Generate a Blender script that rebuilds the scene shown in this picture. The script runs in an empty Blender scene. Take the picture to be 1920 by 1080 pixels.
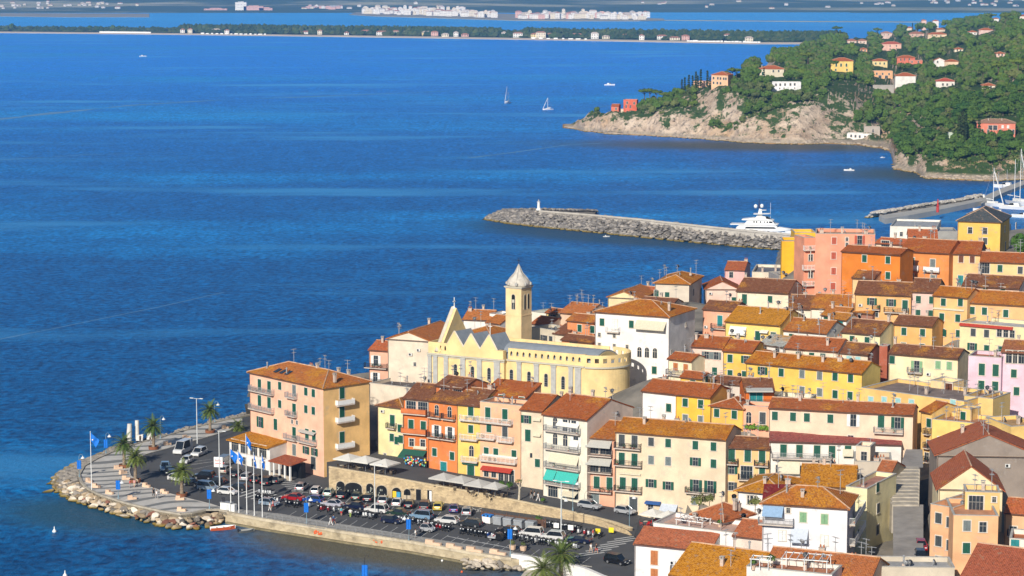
import bpy, math, random
from mathutils import Vector, Matrix, noise
R_ = math.radians
rnd = random.Random(7)
SC = bpy.context.scene
COL = SC.collection
# ---------------------------------------------------------------- camera
FPX = 4330.0; CH = 100.0; PITCH = math.atan(581 / FPX)
cam = bpy.data.objects.new('camera', bpy.data.cameras.new('camera')); COL.objects.link(cam)
cam.location = (0, 0, CH); cam.rotation_euler = (math.pi / 2 - PITCH, 0, 0)
cam.data.sensor_width = 36; cam.data.lens = 36 * FPX / 1920
cam.data.clip_start = 1; cam.data.clip_end = 60000
SC.camera = cam
# ---------------------------------------------------------------- world, sun, exposure
SUN_EL = 28.0; SHX, SHY = 0.36, 0.93          # direction the shadows fall in plan
W = bpy.data.worlds.new('World'); SC.world = W; W.use_nodes = True
nt = W.node_tree; bg = nt.nodes['Background']
sky = nt.nodes.new('ShaderNodeTexSky'); sky.sky_type = 'NISHITA'; sky.sun_disc = False
sky.sun_elevation = R_(SUN_EL); sky.sun_rotation = math.atan2(-SHX, -SHY)
sky.air_density = 1.0; sky.dust_density = 0.6; sky.ozone_density = 2.5
nt.links.new(sky.outputs[0], bg.inputs[0]); bg.inputs[1].default_value = 0.07
sl = bpy.data.lights.new('sun', 'SUN'); sl.energy = 5.0; sl.angle = R_(0.55); sl.color = (1, .93, .82)
so = bpy.data.objects.new('sun', sl); COL.objects.link(so)
_d = Vector((SHX * math.cos(R_(SUN_EL)), SHY * math.cos(R_(SUN_EL)), -math.sin(R_(SUN_EL))))
so.rotation_euler = _d.to_track_quat('-Z', 'Y').to_euler(); so.location = (-100, -100, 300)
SC.view_settings.view_transform = 'Standard'; SC.view_settings.look = 'None'
SC.view_settings.exposure = 0.1; SC.view_settings.gamma = 1
SC.cycles.max_bounces = 5; SC.cycles.diffuse_bounces = 2; SC.cycles.glossy_bounces = 3
SC.cycles.transmission_bounces = 3; SC.cycles.volume_bounces = 1; SC.cycles.transparent_max_bounces = 6
SC.cycles.volume_max_steps = 16; SC.cycles.use_adaptive_sampling = True; SC.cycles.adaptive_threshold = 0.02
SC.cycles.use_denoising = True
# ---------------------------------------------------------------- photo pixel -> world
cp, sp_ = math.cos(PITCH), math.sin(PITCH)
def ray(px, py):
    dx = (px - 960) / FPX; dy = -(py - 540) / FPX
    return Vector((dx, cp + dy * sp_, -sp_ + dy * cp))
def P(px, py, z=0.0):
    d = ray(px, py); t = (z - CH) / d.z
    return Vector((d.x * t, d.y * t, z))
def PD(px, py, Y):
    d = ray(px, py); t = Y / d.y
    return Vector((d.x * t, Y, CH + d.z * t))
def proj(p):
    v = Vector(p) - Vector((0, 0, CH))
    f = v.y * cp - v.z * sp_; u = v.y * sp_ + v.z * cp
    return (960 + FPX * v.x / f, 540 - FPX * u / f)
# ---------------------------------------------------------------- mesh builder
class MB:
    def __init__(s): s.v = []; s.f = []; s.m = []; s.sm = []; s.cur = 0; s.smooth = False
    def mat(s, i): s.cur = i; return s
    def face(s, idx): s.f.append(idx); s.m.append(s.cur); s.sm.append(s.smooth)
    def poly(s, pts):
        n = len(s.v); s.v += [tuple(p) for p in pts]; s.face(list(range(n, n + len(pts)))); return s
    def box(s, x0, y0, z0, x1, y1, z1):
        n = len(s.v)
        s.v += [(x0, y0, z0), (x1, y0, z0), (x1, y1, z0), (x0, y1, z0), (x0, y0, z1), (x1, y0, z1), (x1, y1, z1), (x0, y1, z1)]
        for q in ((0, 3, 2, 1), (4, 5, 6, 7), (0, 1, 5, 4), (1, 2, 6, 5), (2, 3, 7, 6), (3, 0, 4, 7)): s.face([n + i for i in q])
        return s
    def bx(s, cx, cy, z0, sx, sy, sz): return s.box(cx - sx / 2, cy - sy / 2, z0, cx + sx / 2, cy + sy / 2, z0 + sz)
    def prism(s, pts, z0, z1, cap=True):
        """pts: ccw plan polygon; z0,z1 numbers or lists"""
        n = len(s.v); k = len(pts)
        Z0 = z0 if isinstance(z0, (list, tuple)) else [z0] * k; Z1 = z1 if isinstance(z1, (list, tuple)) else [z1] * k
        s.v += [(p[0], p[1], Z0[i]) for i, p in enumerate(pts)] + [(p[0], p[1], Z1[i]) for i, p in enumerate(pts)]
        for i in range(k): j = (i + 1) % k; s.face([n + i, n + j, n + k + j, n + k + i])
        if cap: s.face([n + k + i for i in range(k)]); s.face([n + i for i in reversed(range(k))])
        return s
    def ext(s, pts, a, b, ax='y'):
        """extrude a 2D profile (p,q) along an axis: ax='y' -> (p, t, q); ax='x' -> (t, p, q)"""
        n = len(s.v); k = len(pts)
        for t in (a, b): s.v += [((p, t, q) if ax == 'y' else (t, p, q)) for p, q in pts]
        for i in range(k): j = (i + 1) % k; s.face([n + i, n + j, n + k + j, n + k + i])
        s.face([n + i for i in reversed(range(k))]); s.face([n + k + i for i in range(k)])
        return s
    def tube(s, pts, rads, n=6, cap=True):
        if not isinstance(rads, (list, tuple)): rads = [rads] * len(pts)
        b = len(s.v); pts = [Vector(p) for p in pts]
        for i, p in enumerate(pts):
            d = (pts[min(i + 1, len(pts) - 1)] - pts[max(i - 1, 0)])
            if d.length < 1e-9: d = Vector((0, 0, 1))
            d.normalize(); a = Vector((1, 0, 0)) if abs(d.x) < .8 else Vector((0, 1, 0))
            u = d.cross(a).normalized(); w = d.cross(u)
            for k in range(n):
                t = 2 * math.pi * k / n; s.v.append(tuple(p + (u * math.cos(t) + w * math.sin(t)) * rads[i]))
        for i in range(len(pts) - 1):
            for k in range(n):
                s.face([b + i * n + k, b + i * n + (k + 1) % n, b + (i + 1) * n + (k + 1) % n, b + (i + 1) * n + k])
        if cap: s.face([b + k for k in range(n)]); s.face([b + (len(pts) - 1) * n + k for k in reversed(range(n))])
        return s
    def lathe(s, prof, n=12, c=(0, 0, 0), sq=0):
        b = len(s.v)
        for r, z in prof:
            for k in range(n):
                t = 2 * math.pi * (k + .5) / n; s.v.append((c[0] + r * math.cos(t), c[1] + r * math.sin(t), c[2] + z))
        for i in range(len(prof) - 1):
            for k in range(n):
                s.face([b + i * n + k, b + i * n + (k + 1) % n, b + (i + 1) * n + (k + 1) % n, b + (i + 1) * n + k])
        s.face([b + k for k in reversed(range(n))]); s.face([b + (len(prof) - 1) * n + k for k in range(n)])
        return s
    def xf(s, M, start=0):
        for i in range(start, len(s.v)): s.v[i] = tuple(M @ Vector(s.v[i]))
        return s
    def mesh(s, name, mats):
        me = bpy.data.meshes.new(name); me.from_pydata(s.v, [], s.f)
        for m in (mats if isinstance(mats, (list, tuple)) else [mats]): me.materials.append(m)
        me.polygons.foreach_set('material_index', s.m); me.polygons.foreach_set('use_smooth', s.sm)
        me.update(); return me
    def build(s, name, mats, parent=None, loc=None, rz=0):
        return obj(name, s.mesh(name, mats), parent, loc, rz)
def obj(name, data, parent=None, loc=None, rz=0):
    o = bpy.data.objects.new(name, data); COL.objects.link(o)
    if parent: o.parent = parent
    if loc is not None: o.location = loc
    if rz: o.rotation_euler.z = rz
    return o
def thing(name, label, cat, loc=(0, 0, 0), rz=0, group=None):
    return tag(obj(name, None, None, loc, rz), label, cat, group)
def tag(o, label=None, cat=None, group=None, kind=None):
    if label: o['label'] = label
    if cat: o['category'] = cat
    if group: o['group'] = group
    if kind: o['kind'] = kind
    return o
def copy_tree(o, parent=None):
    c = o.copy(); COL.objects.link(c)
    if parent: c.parent = parent
    for ch in KIDS.get(o.name, o.children): copy_tree(ch, c)
    return c
KIDS = {}
# ---------------------------------------------------------------- materials
def newmat(name):
    m = bpy.data.materials.new(name); m.use_nodes = True
    return m, m.node_tree, m.node_tree.nodes['Principled BSDF']
def N(t, ty, **kw):
    n = t.nodes.new(ty)
    for k, v in kw.items(): setattr(n, k, v)
    return n
def noise_n(t, scale, detail=3, src=None, rough=.55, stretch=None):
    n = N(t, 'ShaderNodeTexNoise'); n.inputs['Scale'].default_value = scale; n.inputs['Detail'].default_value = detail
    n.inputs['Roughness'].default_value = rough
    if src is None:
        src = N(t, 'ShaderNodeNewGeometry').outputs['Position']
    if stretch:
        mp = N(t, 'ShaderNodeMapping'); mp.inputs['Scale'].default_value = stretch
        t.links.new(src, mp.inputs[0]); src = mp.outputs[0]
    t.links.new(src, n.inputs['Vector']); return n
def mixc(t, fac, a, b):
    m = N(t, 'ShaderNodeMix', data_type='RGBA')
    for i, x in ((0, fac), (6, a), (7, b)):
        if hasattr(x, 'links'): t.links.new(x, m.inputs[i])
        elif i == 0: m.inputs[0].default_value = x
        else: m.inputs[i].default_value = (*x[:3], 1)
    return m.outputs[2]
def ramp(t, src, lo, hi):
    r = N(t, 'ShaderNodeMapRange'); r.inputs[1].default_value = lo; r.inputs[2].default_value = hi
    t.links.new(src, r.inputs[0]); return r.outputs[0]
def bump(t, b, src, strength, dist=.05):
    n = N(t, 'ShaderNodeBump'); n.inputs['Strength'].default_value = strength; n.inputs['Distance'].default_value = dist
    t.links.new(src, n.inputs['Height']); t.links.new(n.outputs[0], b.inputs['Normal'])
def sc(c, k): return tuple(min(1, max(0, x * k)) for x in c)
_M = {}
def mk(name, c, rough=.75, var=.12, scale=.6, metal=0, bmp=0, spec=.3):
    if name in _M: return _M[name]
    m, t, b = newmat(name)
    n = noise_n(t, scale, 4)
    col = mixc(t, ramp(t, n.outputs[0], .3, .7), sc(c, 1 - var), sc(c, 1 + var))
    t.links.new(col, b.inputs['Base Color']); b.inputs['Roughness'].default_value = rough
    b.inputs['Metallic'].default_value = metal; b.inputs['Specular IOR Level'].default_value = spec
    if bmp:
        n2 = noise_n(t, scale * 6, 3); bump(t, b, n2.outputs[0], bmp)
    _M[name] = m; return m
def wallmat(c):
    c = (min(.84, c[0] * 1.03), c[1] * (.91 if c[0] > c[2] * 2.1 else 1), c[2] * (.88 if c[0] > c[2] * 2.1 else 1))
    key = 'plaster_%02x%02x%02x' % tuple(int(x * 255) for x in c)
    if key in _M: return _M[key]
    m, t, b = newmat(key)
    n = noise_n(t, .35, 5); n2 = noise_n(t, 1.6, 4, stretch=(1, 1, .18))
    a = mixc(t, ramp(t, n.outputs[0], .34, .66), sc(c, .84), sc(c, 1.08))
    n4 = noise_n(t, .4, 6, rough=.75); a = mixc(t, ramp(t, n4.outputs[0], .57, .66), a, sc((c[0] * .62 + .13, c[1] * .62 + .12, c[2] * .62 + .11), 1))
    a = mixc(t, ramp(t, n2.outputs[0], .6, .95), a, sc((c[0] * .75 + .03, c[1] * .73 + .03, c[2] * .73 + .03), 1))
    t.links.new(a, b.inputs['Base Color']); b.inputs['Roughness'].default_value = .9; b.inputs['Specular IOR Level'].default_value = .15
    n3 = noise_n(t, 5, 3); bump(t, b, n3.outputs[0], .25, .04)
    _M[key] = m; return m
def roofmat(c, c2=None, lich=.5, key=None):
    """terracotta: c tile colour, c2 lichen colour"""
    c = (min(1, c[0] * 1.28), c[1] * 1.2, c[2] * 1.1) if c[0] > c[2] * 1.5 else c; c2 = c2 or (.62, .27, .03)
    key = 'roof_tiles_%02x%02x%02x_%d' % (*[int(x * 255) for x in c], int(lich * 100))
    if key in _M: return _M[key]
    m, t, b = newmat(key)
    n = noise_n(t, .22, 5, rough=.65)
    a = mixc(t, ramp(t, n.outputs[0], .62 - lich * .35, .75 - lich * .25), c, c2 if lich > -1 else sc(c, .9))
    v = N(t, 'ShaderNodeTexVoronoi'); v.inputs['Scale'].default_value = 4.5
    t.links.new(N(t, 'ShaderNodeNewGeometry').outputs['Position'], v.inputs['Vector'])
    bw = N(t, 'ShaderNodeSeparateColor'); t.links.new(v.outputs['Color'], bw.inputs[0])
    a = mixc(t, ramp(t, bw.outputs[0], .35, 1.0), a, sc(c, .6))
    n5 = noise_n(t, 1.4, 3); a = mixc(t, ramp(t, n5.outputs[0], .58, .78), a, (.36, .24, .16))
    # tile channels run down the slope
    tc = N(t, 'ShaderNodeTexCoord'); wv = N(t, 'ShaderNodeTexWave', wave_type='BANDS', bands_direction='X')
    wv.inputs['Scale'].default_value = 1.35; wv.inputs['Distortion'].default_value = .4; t.links.new(tc.outputs['Object'], wv.inputs['Vector'])
    mm = N(t, 'ShaderNodeMix', data_type='RGBA', blend_type='MULTIPLY'); mm.inputs[0].default_value = .5
    t.links.new(a, mm.inputs[6]); t.links.new(wv.outputs['Color'], mm.inputs[7])
    mg = mixc(t, .55, a, mm.outputs[2])
    t.links.new(mg, b.inputs['Base Color']); b.inputs['Roughness'].default_value = .9; b.inputs['Specular IOR Level'].default_value = .15
    bump(t, b, wv.outputs['Fac'], .5, .08)
    _M[key] = m; return m
def stonemat(name, c, c2, scale=1.4):
    if name in _M: return _M[name]
    m, t, b = newmat(name)
    v = N(t, 'ShaderNodeTexVoronoi'); v.inputs['Scale'].default_value = scale
    mp = N(t, 'ShaderNodeMapping'); mp.inputs['Scale'].default_value = (1, 1, 1.7)
    t.links.new(N(t, 'ShaderNodeNewGeometry').outputs['Position'], mp.inputs[0]); t.links.new(mp.outputs[0], v.inputs['Vector'])
    bw = N(t, 'ShaderNodeSeparateColor'); t.links.new(v.outputs['Color'], bw.inputs[0])
    a = mixc(t, bw.outputs[0], c, c2)
    n = noise_n(t, .5, 5); a = mixc(t, ramp(t, n.outputs[0], .5, .75), a, sc(c2, .55))
    t.links.new(a, b.inputs['Base Color']); b.inputs['Roughness'].default_value = .92; b.inputs['Specular IOR Level'].default_value = .15
    bump(t, b, v.outputs['Distance'], .6, .1)
    _M[name] = m; return m
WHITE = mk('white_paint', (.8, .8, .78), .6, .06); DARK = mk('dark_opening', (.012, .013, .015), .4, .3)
GLASS = mk('window_glass', (.03, .04, .05), .12, .3, 2, spec=.6)
IRON = mk('iron', (.03, .03, .035), .6, .2); GREY = mk('grey_metal', (.35, .36, .37), .5, .1, metal=.2)
CONC = mk('concrete', (.42, .4, .36), .9, .15, 1.2, bmp=.2)
SHC = dict(g=(.012, .085, .055), y=(.15, .18, .18), b=(.14, .05, .025), t=(.02, .2, .21), l=(.2, .36, .2), w=(.7, .7, .68),
           o=(.45, .16, .05), r=(.42, .09, .05), c=(.3, .55, .56), n=(.06, .07, .075), u=(.02, .09, .35))
def shm(k): return mk('shutter_paint_' + k, SHC[k], .55, .15, 3)
# ---------------------------------------------------------------- windows (mesh data shared)
_W = {}
def winmesh(ty, trim=True):
    """returns list of (name, mesh, sub list) ; local frame: wall plane y=0, outward -y, centre at 0,0,0"""
    key = (ty, trim)
    if key in _W: return _W[key]
    k, c = ty[0], (ty[1] if len(ty) > 1 else 'g')
    surround = mk('window_surround', (.62, .56, .48), .8, .08)
    sm_ = shm(c); out = None
    dims = dict(s=(1.05, 1.55), d=(1.15, 2.25), o=(1.05, 1.5), O=(1.15, 2.2), w=(.65, .8), a=(.95, 2.1), g=(1.1, 1.5), D=(1.5, 2.5), A=(1.3, 2.1), G=(2.2, 2.4), k=(.5, .9))
    w, h = dims[k]; x, z = w / 2, h / 2
    b = MB()
    if k in 'aA':
        prof = [(-x, -z), (x, -z)] + [(x * math.cos(t * math.pi / 6), z - x + x * math.sin(t * math.pi / 6)) for t in range(7)]
        b.mat(1).ext(prof, -.03, .05); 
        pr2 = [(p * 1.14, q * 1.07) for p, q in prof]; b.mat(0).ext(pr2, -.015, .04)
        b.mat(0).box(-.03, -.06, -z, .03, -.03, z - .1); b.box(-x, -.06, .25 * z, x, -.03, .25 * z + .06)
    else:
        t_ = .13
        b.mat(1).box(-x, -.02, -z, x, .05, z)
        if k != 'k':
            b.mat(0)
            for q in ((-x - t_, -.07, -z, -x, .05, z), (x, -.07, -z, x + t_, .05, z), (-x - t_, -.07, z, x + t_, .05, z + t_), (-x - t_ - .06, -.16, -z - .1, x + t_ + .06, .05, -z)): b.box(*q)
        b.mat(2)
        if k in 'goOwG':
            for xx in ((0,) if k != 'G' else (-.55, 0, .55)): b.box(xx - .02, -.05, -z, xx + .02, -.02, z)
            b.box(-x, -.05, .2 * z, x, -.02, .2 * z + .05)
            b.box(-x, -.05, -z, -x + .07, -.02, z); b.box(x - .07, -.05, -z, x, -.02, z)
    wm = b.mesh('window', [surround, GLASS, mk('sash_paint', (.42, .4, .36), .6)])
    subs = []
    def leaf(x0, x1, y=-.1):
        m = MB(); m.box(x0, y, -z, x1, y + .05, z)
        nn = 5
        for i in range(nn):
            zz = -z + .1 + i * (h - .2) / nn; m.box(x0 + .06, y - .02, zz, x1 - .06, y, zz + (h - .2) / nn * .55)
        return m.mesh('shutter', [sm_])
    if k in 'sdA': subs = [('shutter', leaf(-x, -.015)), ('shutter', leaf(.015, x))]
    elif k in 'oO': subs = [('shutter', leaf(-x - w / 2, -x)), ('shutter', leaf(x, x + w / 2))]
    elif k == 'D':
        subs = [('door_leaf', leaf(-x, -.015)), ('door_leaf', leaf(.015, x))]
    _W[key] = (wm, subs); return _W[key]
def add_window(root, ty, loc, rz=0):
    wm, subs = winmesh(ty)
    o = obj('door' if ty[0] == 'D' else 'window', wm, root, loc, rz)
    for n, m in subs: obj(n, m, o)
    return o
_R = {}
def add_ac(root, u, z):
    if 'ac' not in _R:
        m = MB(); m.box(-.42, -.36, -.28, .42, -.04, .28); a = m.mesh('air_conditioner', [mk('ac_white', (.62, .62, .6), .5)]); m = MB(); m.tube([(-.1, -.362, 0), (-.1, -.375, 0)], .22, 10); _R['ac'] = (a, m.mesh('fan_grille', [DARK]))
    o = obj('air_conditioner', _R['ac'][0], root, (u, 0, z)); obj('fan_grille', _R['ac'][1], o)
def railing_mesh(L, d, style):
    b = MB(); h = 1.0
    c = {'w': WHITE, 'k': IRON, 'y': GREY, 's': WHITE, 'o': mk('orange_panel', (.55, .16, .05), .8), 'p': mk('pale_panel', (.6, .6, .58), .8)}[style]
    def run(p0, p1):
        p0 = Vector(p0); p1 = Vector(p1); v = p1 - p0; n = max(2, int(v.length / (.16 if style != 's' else .3)))
        b.tube([p0 + Vector((0, 0, h)), p1 + Vector((0, 0, h))], .035, 4); b.tube([p0 + Vector((0, 0, .08)), p1 + Vector((0, 0, .08))], .03, 4)
        if style in 'sop':
            nrm = Vector((v.y, -v.x, 0)).normalized() * .025
            q = [p0 - nrm, p1 - nrm, p1 + nrm, p0 + nrm]
            b.prism([(a.x, a.y) for a in q], .14, .92)
        for i in range(n + 1):
            a = p0 + v * (i / n); b.bx(a.x, a.y, .0, .03 if i % 6 else .06, .03 if i % 6 else .06, h)
    run((0, -d, 0), (L, -d, 0)); run((0, -d, 0), (0, 0, 0)); run((L, -d, 0), (L, 0, 0))
    return b.mesh('railing', [c])
AWC = dict(teal=(.05, .42, .36), grey=(.45, .44, .4), green=(.02, .1, .07), white=(.72, .7, .64), blue=(.25, .38, .55), red=(.42, .05, .03), beige=(.62, .56, .42), navy=(.03, .1, .3), pale=(.5, .55, .62))
CH_M = mk('chimney_plaster', (.5, .4, .33), .9, .2, 2)
ANT = mk('antenna_metal', (.45, .46, .47), .45, .1, metal=.4)
def chimney_mesh(kind):
    if ('ch', kind) in _R: return _R[('ch', kind)]
    b = MB()
    if kind == 0:
        b.mat(0).bx(0, 0, -.4, .5, .5, 1.5); b.mat(1).bx(0, 0, 1.1, .66, .66, .08)
        for sx in (-.22, .22):
            for sy in (-.22, .22): b.mat(0).bx(sx, sy, 1.18, .1, .1, .22)
        b.mat(1).bx(0, 0, 1.4, .7, .7, .08)
    elif kind == 1:
        b.mat(2).tube([(0, 0, -.3), (0, 0, 1.3)], .13, 8); b.mat(2).lathe([(.2, 1.25), (.22, 1.4), (.05, 1.55)], 8)
        b.mat(0).bx(0, 0, -.3, .5, .5, .55)
    else:
        b.mat(0).bx(0, 0, -.4, .9, .5, 1.2); b.mat(1).bx(0, 0, .8, 1.05, .65, .08)
        for sx in (-.25, .25): b.mat(3).tube([(sx, 0, .8), (sx, 0, 1.3)], [.13, .1], 7)
    _R[('ch', kind)] = b.mesh('chimney', [CH_M, CONC, GREY, mk('terracotta', (.4, .14, .06), .9)]); return _R[('ch', kind)]
def antenna_mesh(kind):
    if ('an', kind) in _R: return _R[('an', kind)]
    b = MB(); h = (2.6, 3.4, .9, 2.2)[kind]
    b.tube([(0, 0, -.4), (0, 0, h)], .05, 5)
    if kind in (0, 1, 3):
        for zz, L in ((h - .1, 1.3), (h - .8, .9)):
            b.tube([(-L / 2, 0, zz), (L / 2, 0, zz)], .034, 4)
            for i in range(6): xx = -L / 2 + i * L / 5; b.tube([(xx, -.32, zz), (xx, .32, zz)], .022, 3)
    if kind >= 2:
        b.smooth = True
        dish = MB(); dish.lathe([(.42, .12), (.3, .05), (.12, .0), (.02, 0), (.12, -.03), (.3, .02), (.42, .12)], 12)
        dish.xf(Matrix.Translation((0, -.12, h - .3)) @ Matrix.Rotation(R_(65), 4, 'X'))
        n = len(b.v); b.v += dish.v
        for f in dish.f: b.face([n + i for i in f])
    _R[('an', kind)] = b.mesh('antenna', [ANT if kind < 2 else GREY]); return _R[('an', kind)]
BASES = []
wrn = random.Random(77)
HOUSES = []
def house(label, L, R, D, hb, wall, roofc=None, lich=.5, rp=20, roof='g', depth=None, wins=(), side=(), lside=(), balc=(), sbalc=(), awn=(), chim=(), ant=(), yaw=None, cat='house', name=None, sidewall=None, over=.45, tanp=.34, apex=None, below=5, band=None, extra=None, group=None, basis=True):
    """L,R: photo pixels of the two ends of the front eave, D: distance of L, hb: pixels from eave down to the ground line at L"""
    Lp = PD(L[0], L[1], D); ze = Lp.z; zb = PD(L[0], L[1] + hb, D).z; H = ze - zb
    if yaw is None:
        Rp = P(R[0], R[1], ze)
    else:
        ya = R_(yaw); d = ray(R[0], R[1]); k = d.x / d.y
        tt = (k * Lp.y - Lp.x) / (math.cos(ya) - k * math.sin(ya)); Rp = Lp + Vector((math.cos(ya), math.sin(ya), 0)) * tt
    v = Rp - Lp; v.z = 0; Wd = v.length; yawr = math.atan2(v.y, v.x); s = FPX / D
    sd = (L[1] + 41) / FPX
    name = name or 'house'
    root = thing(name, label, cat, (Lp.x, Lp.y, zb), yawr, group)
    run = rp / s / (tanp + sd)
    if depth is None: depth = 2 * run if roof in 'gh' else run
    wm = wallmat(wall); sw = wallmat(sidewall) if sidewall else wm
    rm = roofmat(roofc or (.36, .12, .045), lich=lich)
    b = MB(); cx, cy = Wd / 2, depth / 2; Z0 = -below
    th = .14; r = MB()
    def slab(q):  # q: 4 or 3 pts top surface ccw from above
        q = [Vector(p) for p in q]; lo = [p - Vector((0, 0, th)) for p in q]; k = len(q); n = len(r.v)
        if k == 4 and D < 600:   # slightly sagging, uneven tile surface
            nx = max(2, int((q[1] - q[0]).length / 1.3)); ny = 3
            for i in range(nx + 1):
                for j in range(ny + 1):
                    p = q[0].lerp(q[1], i / nx).lerp(q[3].lerp(q[2], i / nx), j / ny); w = noise.noise(Vector((p.x * .45 + Lp.x, p.y * .45, Lp.y))) * .13 + noise.noise(Vector((p.x * 2.1 + Lp.x, p.y * 2.1, 3))) * .05
                    r.v.append((p.x, p.y, p.z + w))
            for i in range(nx):
                for j in range(ny): a = n + i * (ny + 1) + j; r.face([a, a + ny + 1, a + ny + 2, a + 1])
            b0 = len(r.v); r.v += [tuple(p - Vector((0, 0, .1))) for p in lo]; r.face([b0 + 3, b0 + 2, b0 + 1, b0])
            top_ = [tuple(p) for p in q]; b1 = len(r.v); r.v += [(p.x, p.y, p.z - .05) for p in q]
            for i in range(4): j = (i + 1) % 4; r.face([b1 + i, b0 + i, b0 + j, b1 + j])
            return
        r.v += [tuple(p) for p in q] + [tuple(p) for p in lo]
        r.face(list(range(n, n + k))); r.face([n + k + i for i in reversed(range(k))])
        for i in range(k): j = (i + 1) % k; r.face([n + i, n + k + i, n + k + j, n + j])
    def ridgecap(a, c):
        r.mat(1).tube([Vector(a) + Vector((0, 0, .02)), Vector(c) + Vector((0, 0, .02))], .11, 6); r.mat(0)
    e = over; zr = 0
    if roof == 'g':
        zr = depth / 2 * tanp; g = .12
        b.mat(0).ext([(0, Z0), (0, H), (depth / 2, H + zr), (depth, H), (depth, Z0)][::-1], 0, Wd, 'x')
        slab([(-g, -e, H - e * tanp + th), (Wd + g, -e, H - e * tanp + th), (Wd + g, cy, H + zr + th), (-g, cy, H + zr + th)])
        slab([(-g, cy, H + zr + th), (Wd + g, cy, H + zr + th), (Wd + g, depth + e, H - e * tanp + th), (-g, depth + e, H - e * tanp + th)])
        ridgecap((-g, cy, H + zr + th), (Wd + g, cy, H + zr + th))
        top = lambda u, f: H + (zr * (f * 2) if f < .5 else zr * (2 - 2 * f))
    elif roof == 'h':
        b.box(0, 0, Z0, Wd, depth, H); hy = min(Wd, depth) / 2; zr = hy * tanp
        z0 = H - e * tanp + th; z1 = H + zr + th
        if Wd >= depth: A, C = (hy, cy, z1), (Wd - hy, cy, z1)
        else: A, C = (cx, hy, z1), (cx, depth - hy, z1)
        p = [(-e, -e, z0), (Wd + e, -e, z0), (Wd + e, depth + e, z0), (-e, depth + e, z0)]
        if Wd >= depth: slab([p[0], p[1], C, A]); slab([p[1], p[2], C]); slab([p[2], p[3], A, C]); slab([p[3], p[0], A])
        else: slab([p[0], p[1], A]); slab([p[1], p[2], C, A]); slab([p[2], p[3], C]); slab([p[3], p[0], A, C])
        ridgecap(A, C)
        for q, t in ((p[0], A), (p[1], C if Wd >= depth else A), (p[2], C), (p[3], A if Wd >= depth else C)): ridgecap(q, t)
        top = lambda u, f: H + zr * .8 * min(1, min(f, 1 - f) * depth / hy)
    elif roof == 'x':
        zr = (apex / s) if apex else cx * tanp
        b.ext([(0, Z0), (Wd, Z0), (Wd, H), (cx, H + zr), (0, H)], 0, depth)
        tp = zr / cx
        slab([(-e, -e / 2, H - e * tp + th), (cx, -e / 2, H + zr + th), (cx, depth + .2, H + zr + th), (-e, depth + .2, H - e * tp + th)])
        slab([(cx, -e / 2, H + zr + th), (Wd + e, -e / 2, H - e * tp + th), (Wd + e, depth + .2, H - e * tp + th), (cx, depth + .2, H + zr + th)])
        ridgecap((cx, -e / 2, H + zr + th), (cx, depth + .2, H + zr + th))
        top = lambda u, f: H + zr * (1 - abs(u / Wd * 2 - 1))
    elif roof == 's':
        zr = depth * tanp
        b.ext([(0, Z0), (0, H), (depth, H + zr), (depth, Z0)][::-1], 0, Wd, 'x')
        slab([(-.12, -e, H - e * tanp + th), (Wd + .12, -e, H - e * tanp + th), (Wd + .12, depth + .15, H + zr + th + .15 * tanp), (-.12, depth + .15, H + zr + th + .15 * tanp)])
        top = lambda u, f: H + zr * f
    else:  # flat with parapet
        hp = .7; w_ = .25
        b.box(0, 0, Z0, Wd, depth, H - hp)
        for q in ((0, 0, Wd, w_), (0, depth - w_, Wd, depth), (0, w_, w_, depth - w_), (Wd - w_, w_, Wd, depth - w_)): b.box(q[0], q[1], H - hp, q[2], q[3], H)
        for q in ((-.06, -.06, Wd + .06, w_ + .03), (-.06, depth - w_ - .03, Wd + .06, depth + .06), (-.06, w_ + .03, w_ + .03, depth - w_ - .03), (Wd - w_ - .03, w_ + .03, Wd + .06, depth - w_ - .03)): b.mat(1).box(q[0], q[1], H, q[2], q[3], H + .09)
        b.mat(0)
        r.box(w_ + .01, w_ + .01, H - hp, Wd - w_ - .01, depth - w_ - .01, H - hp + .05)
        rm = mk('flat_roof_%02x%02x%02x' % tuple(int(x * 255) for x in (roofc or (.3, .29, .28))), roofc or (.3, .29, .28), .9, .25, .5)
        top = lambda u, f: H - hp + .05
    wo = b.build('wall', [wm, CONC], root)
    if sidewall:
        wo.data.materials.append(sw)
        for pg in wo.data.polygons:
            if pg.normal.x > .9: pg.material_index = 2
    ro = r.build('roof', [rm, mk('ridge_mortar', (.5, .33, .22), .9, .3, 1)], root)
    if roof in 'ghsx' and band is not False:   # eave board + gutter
        gb = MB(); gb.box(0, -.06, H - .28, Wd, -.003, H - .1); gb.build('cornice', [mk('cornice', (.45, .38, .3), .85)], root)
        gt = MB(); gt.tube([(0, -e - .05, H - e * tanp + .02), (Wd, -e - .05, H - e * tanp + .02)], .07, 6)
        gt.tube([(.12, -.1, H - .3), (.12, -.1, -1)], .045, 5); gt.build('gutter', [mk('copper_gutter', (.12, .07, .05), .6)], root)
    # front openings
    fd = Vector((math.cos(yawr), math.sin(yawr), 0)); fn = Vector((-math.sin(yawr), math.cos(yawr), 0))
    def hit(px, py, org, dirn, nrm):
        d = ray(px, py); t = (org - Vector((0, 0, CH))).dot(nrm) / d.dot(nrm)
        p = Vector((0, 0, CH)) + d * t; q = p - org; return q.dot(dirn), p.z - zb
    def ye(px): return L[1] + (R[1] - L[1]) * (px - L[0]) / max(1e-6, (R[0] - L[0]))
    for dy, xs, ty in wins:
        for px in xs:
            u, z = hit(px, ye(px) + dy, Lp, fd, fn); t2 = ty
            if ty[0] in 'sd' and wrn.random() < .04: t2 = ('o' if ty[0] == 's' else 'O') + ty[1:]
            add_window(root, t2, (u, 0, z))
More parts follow.
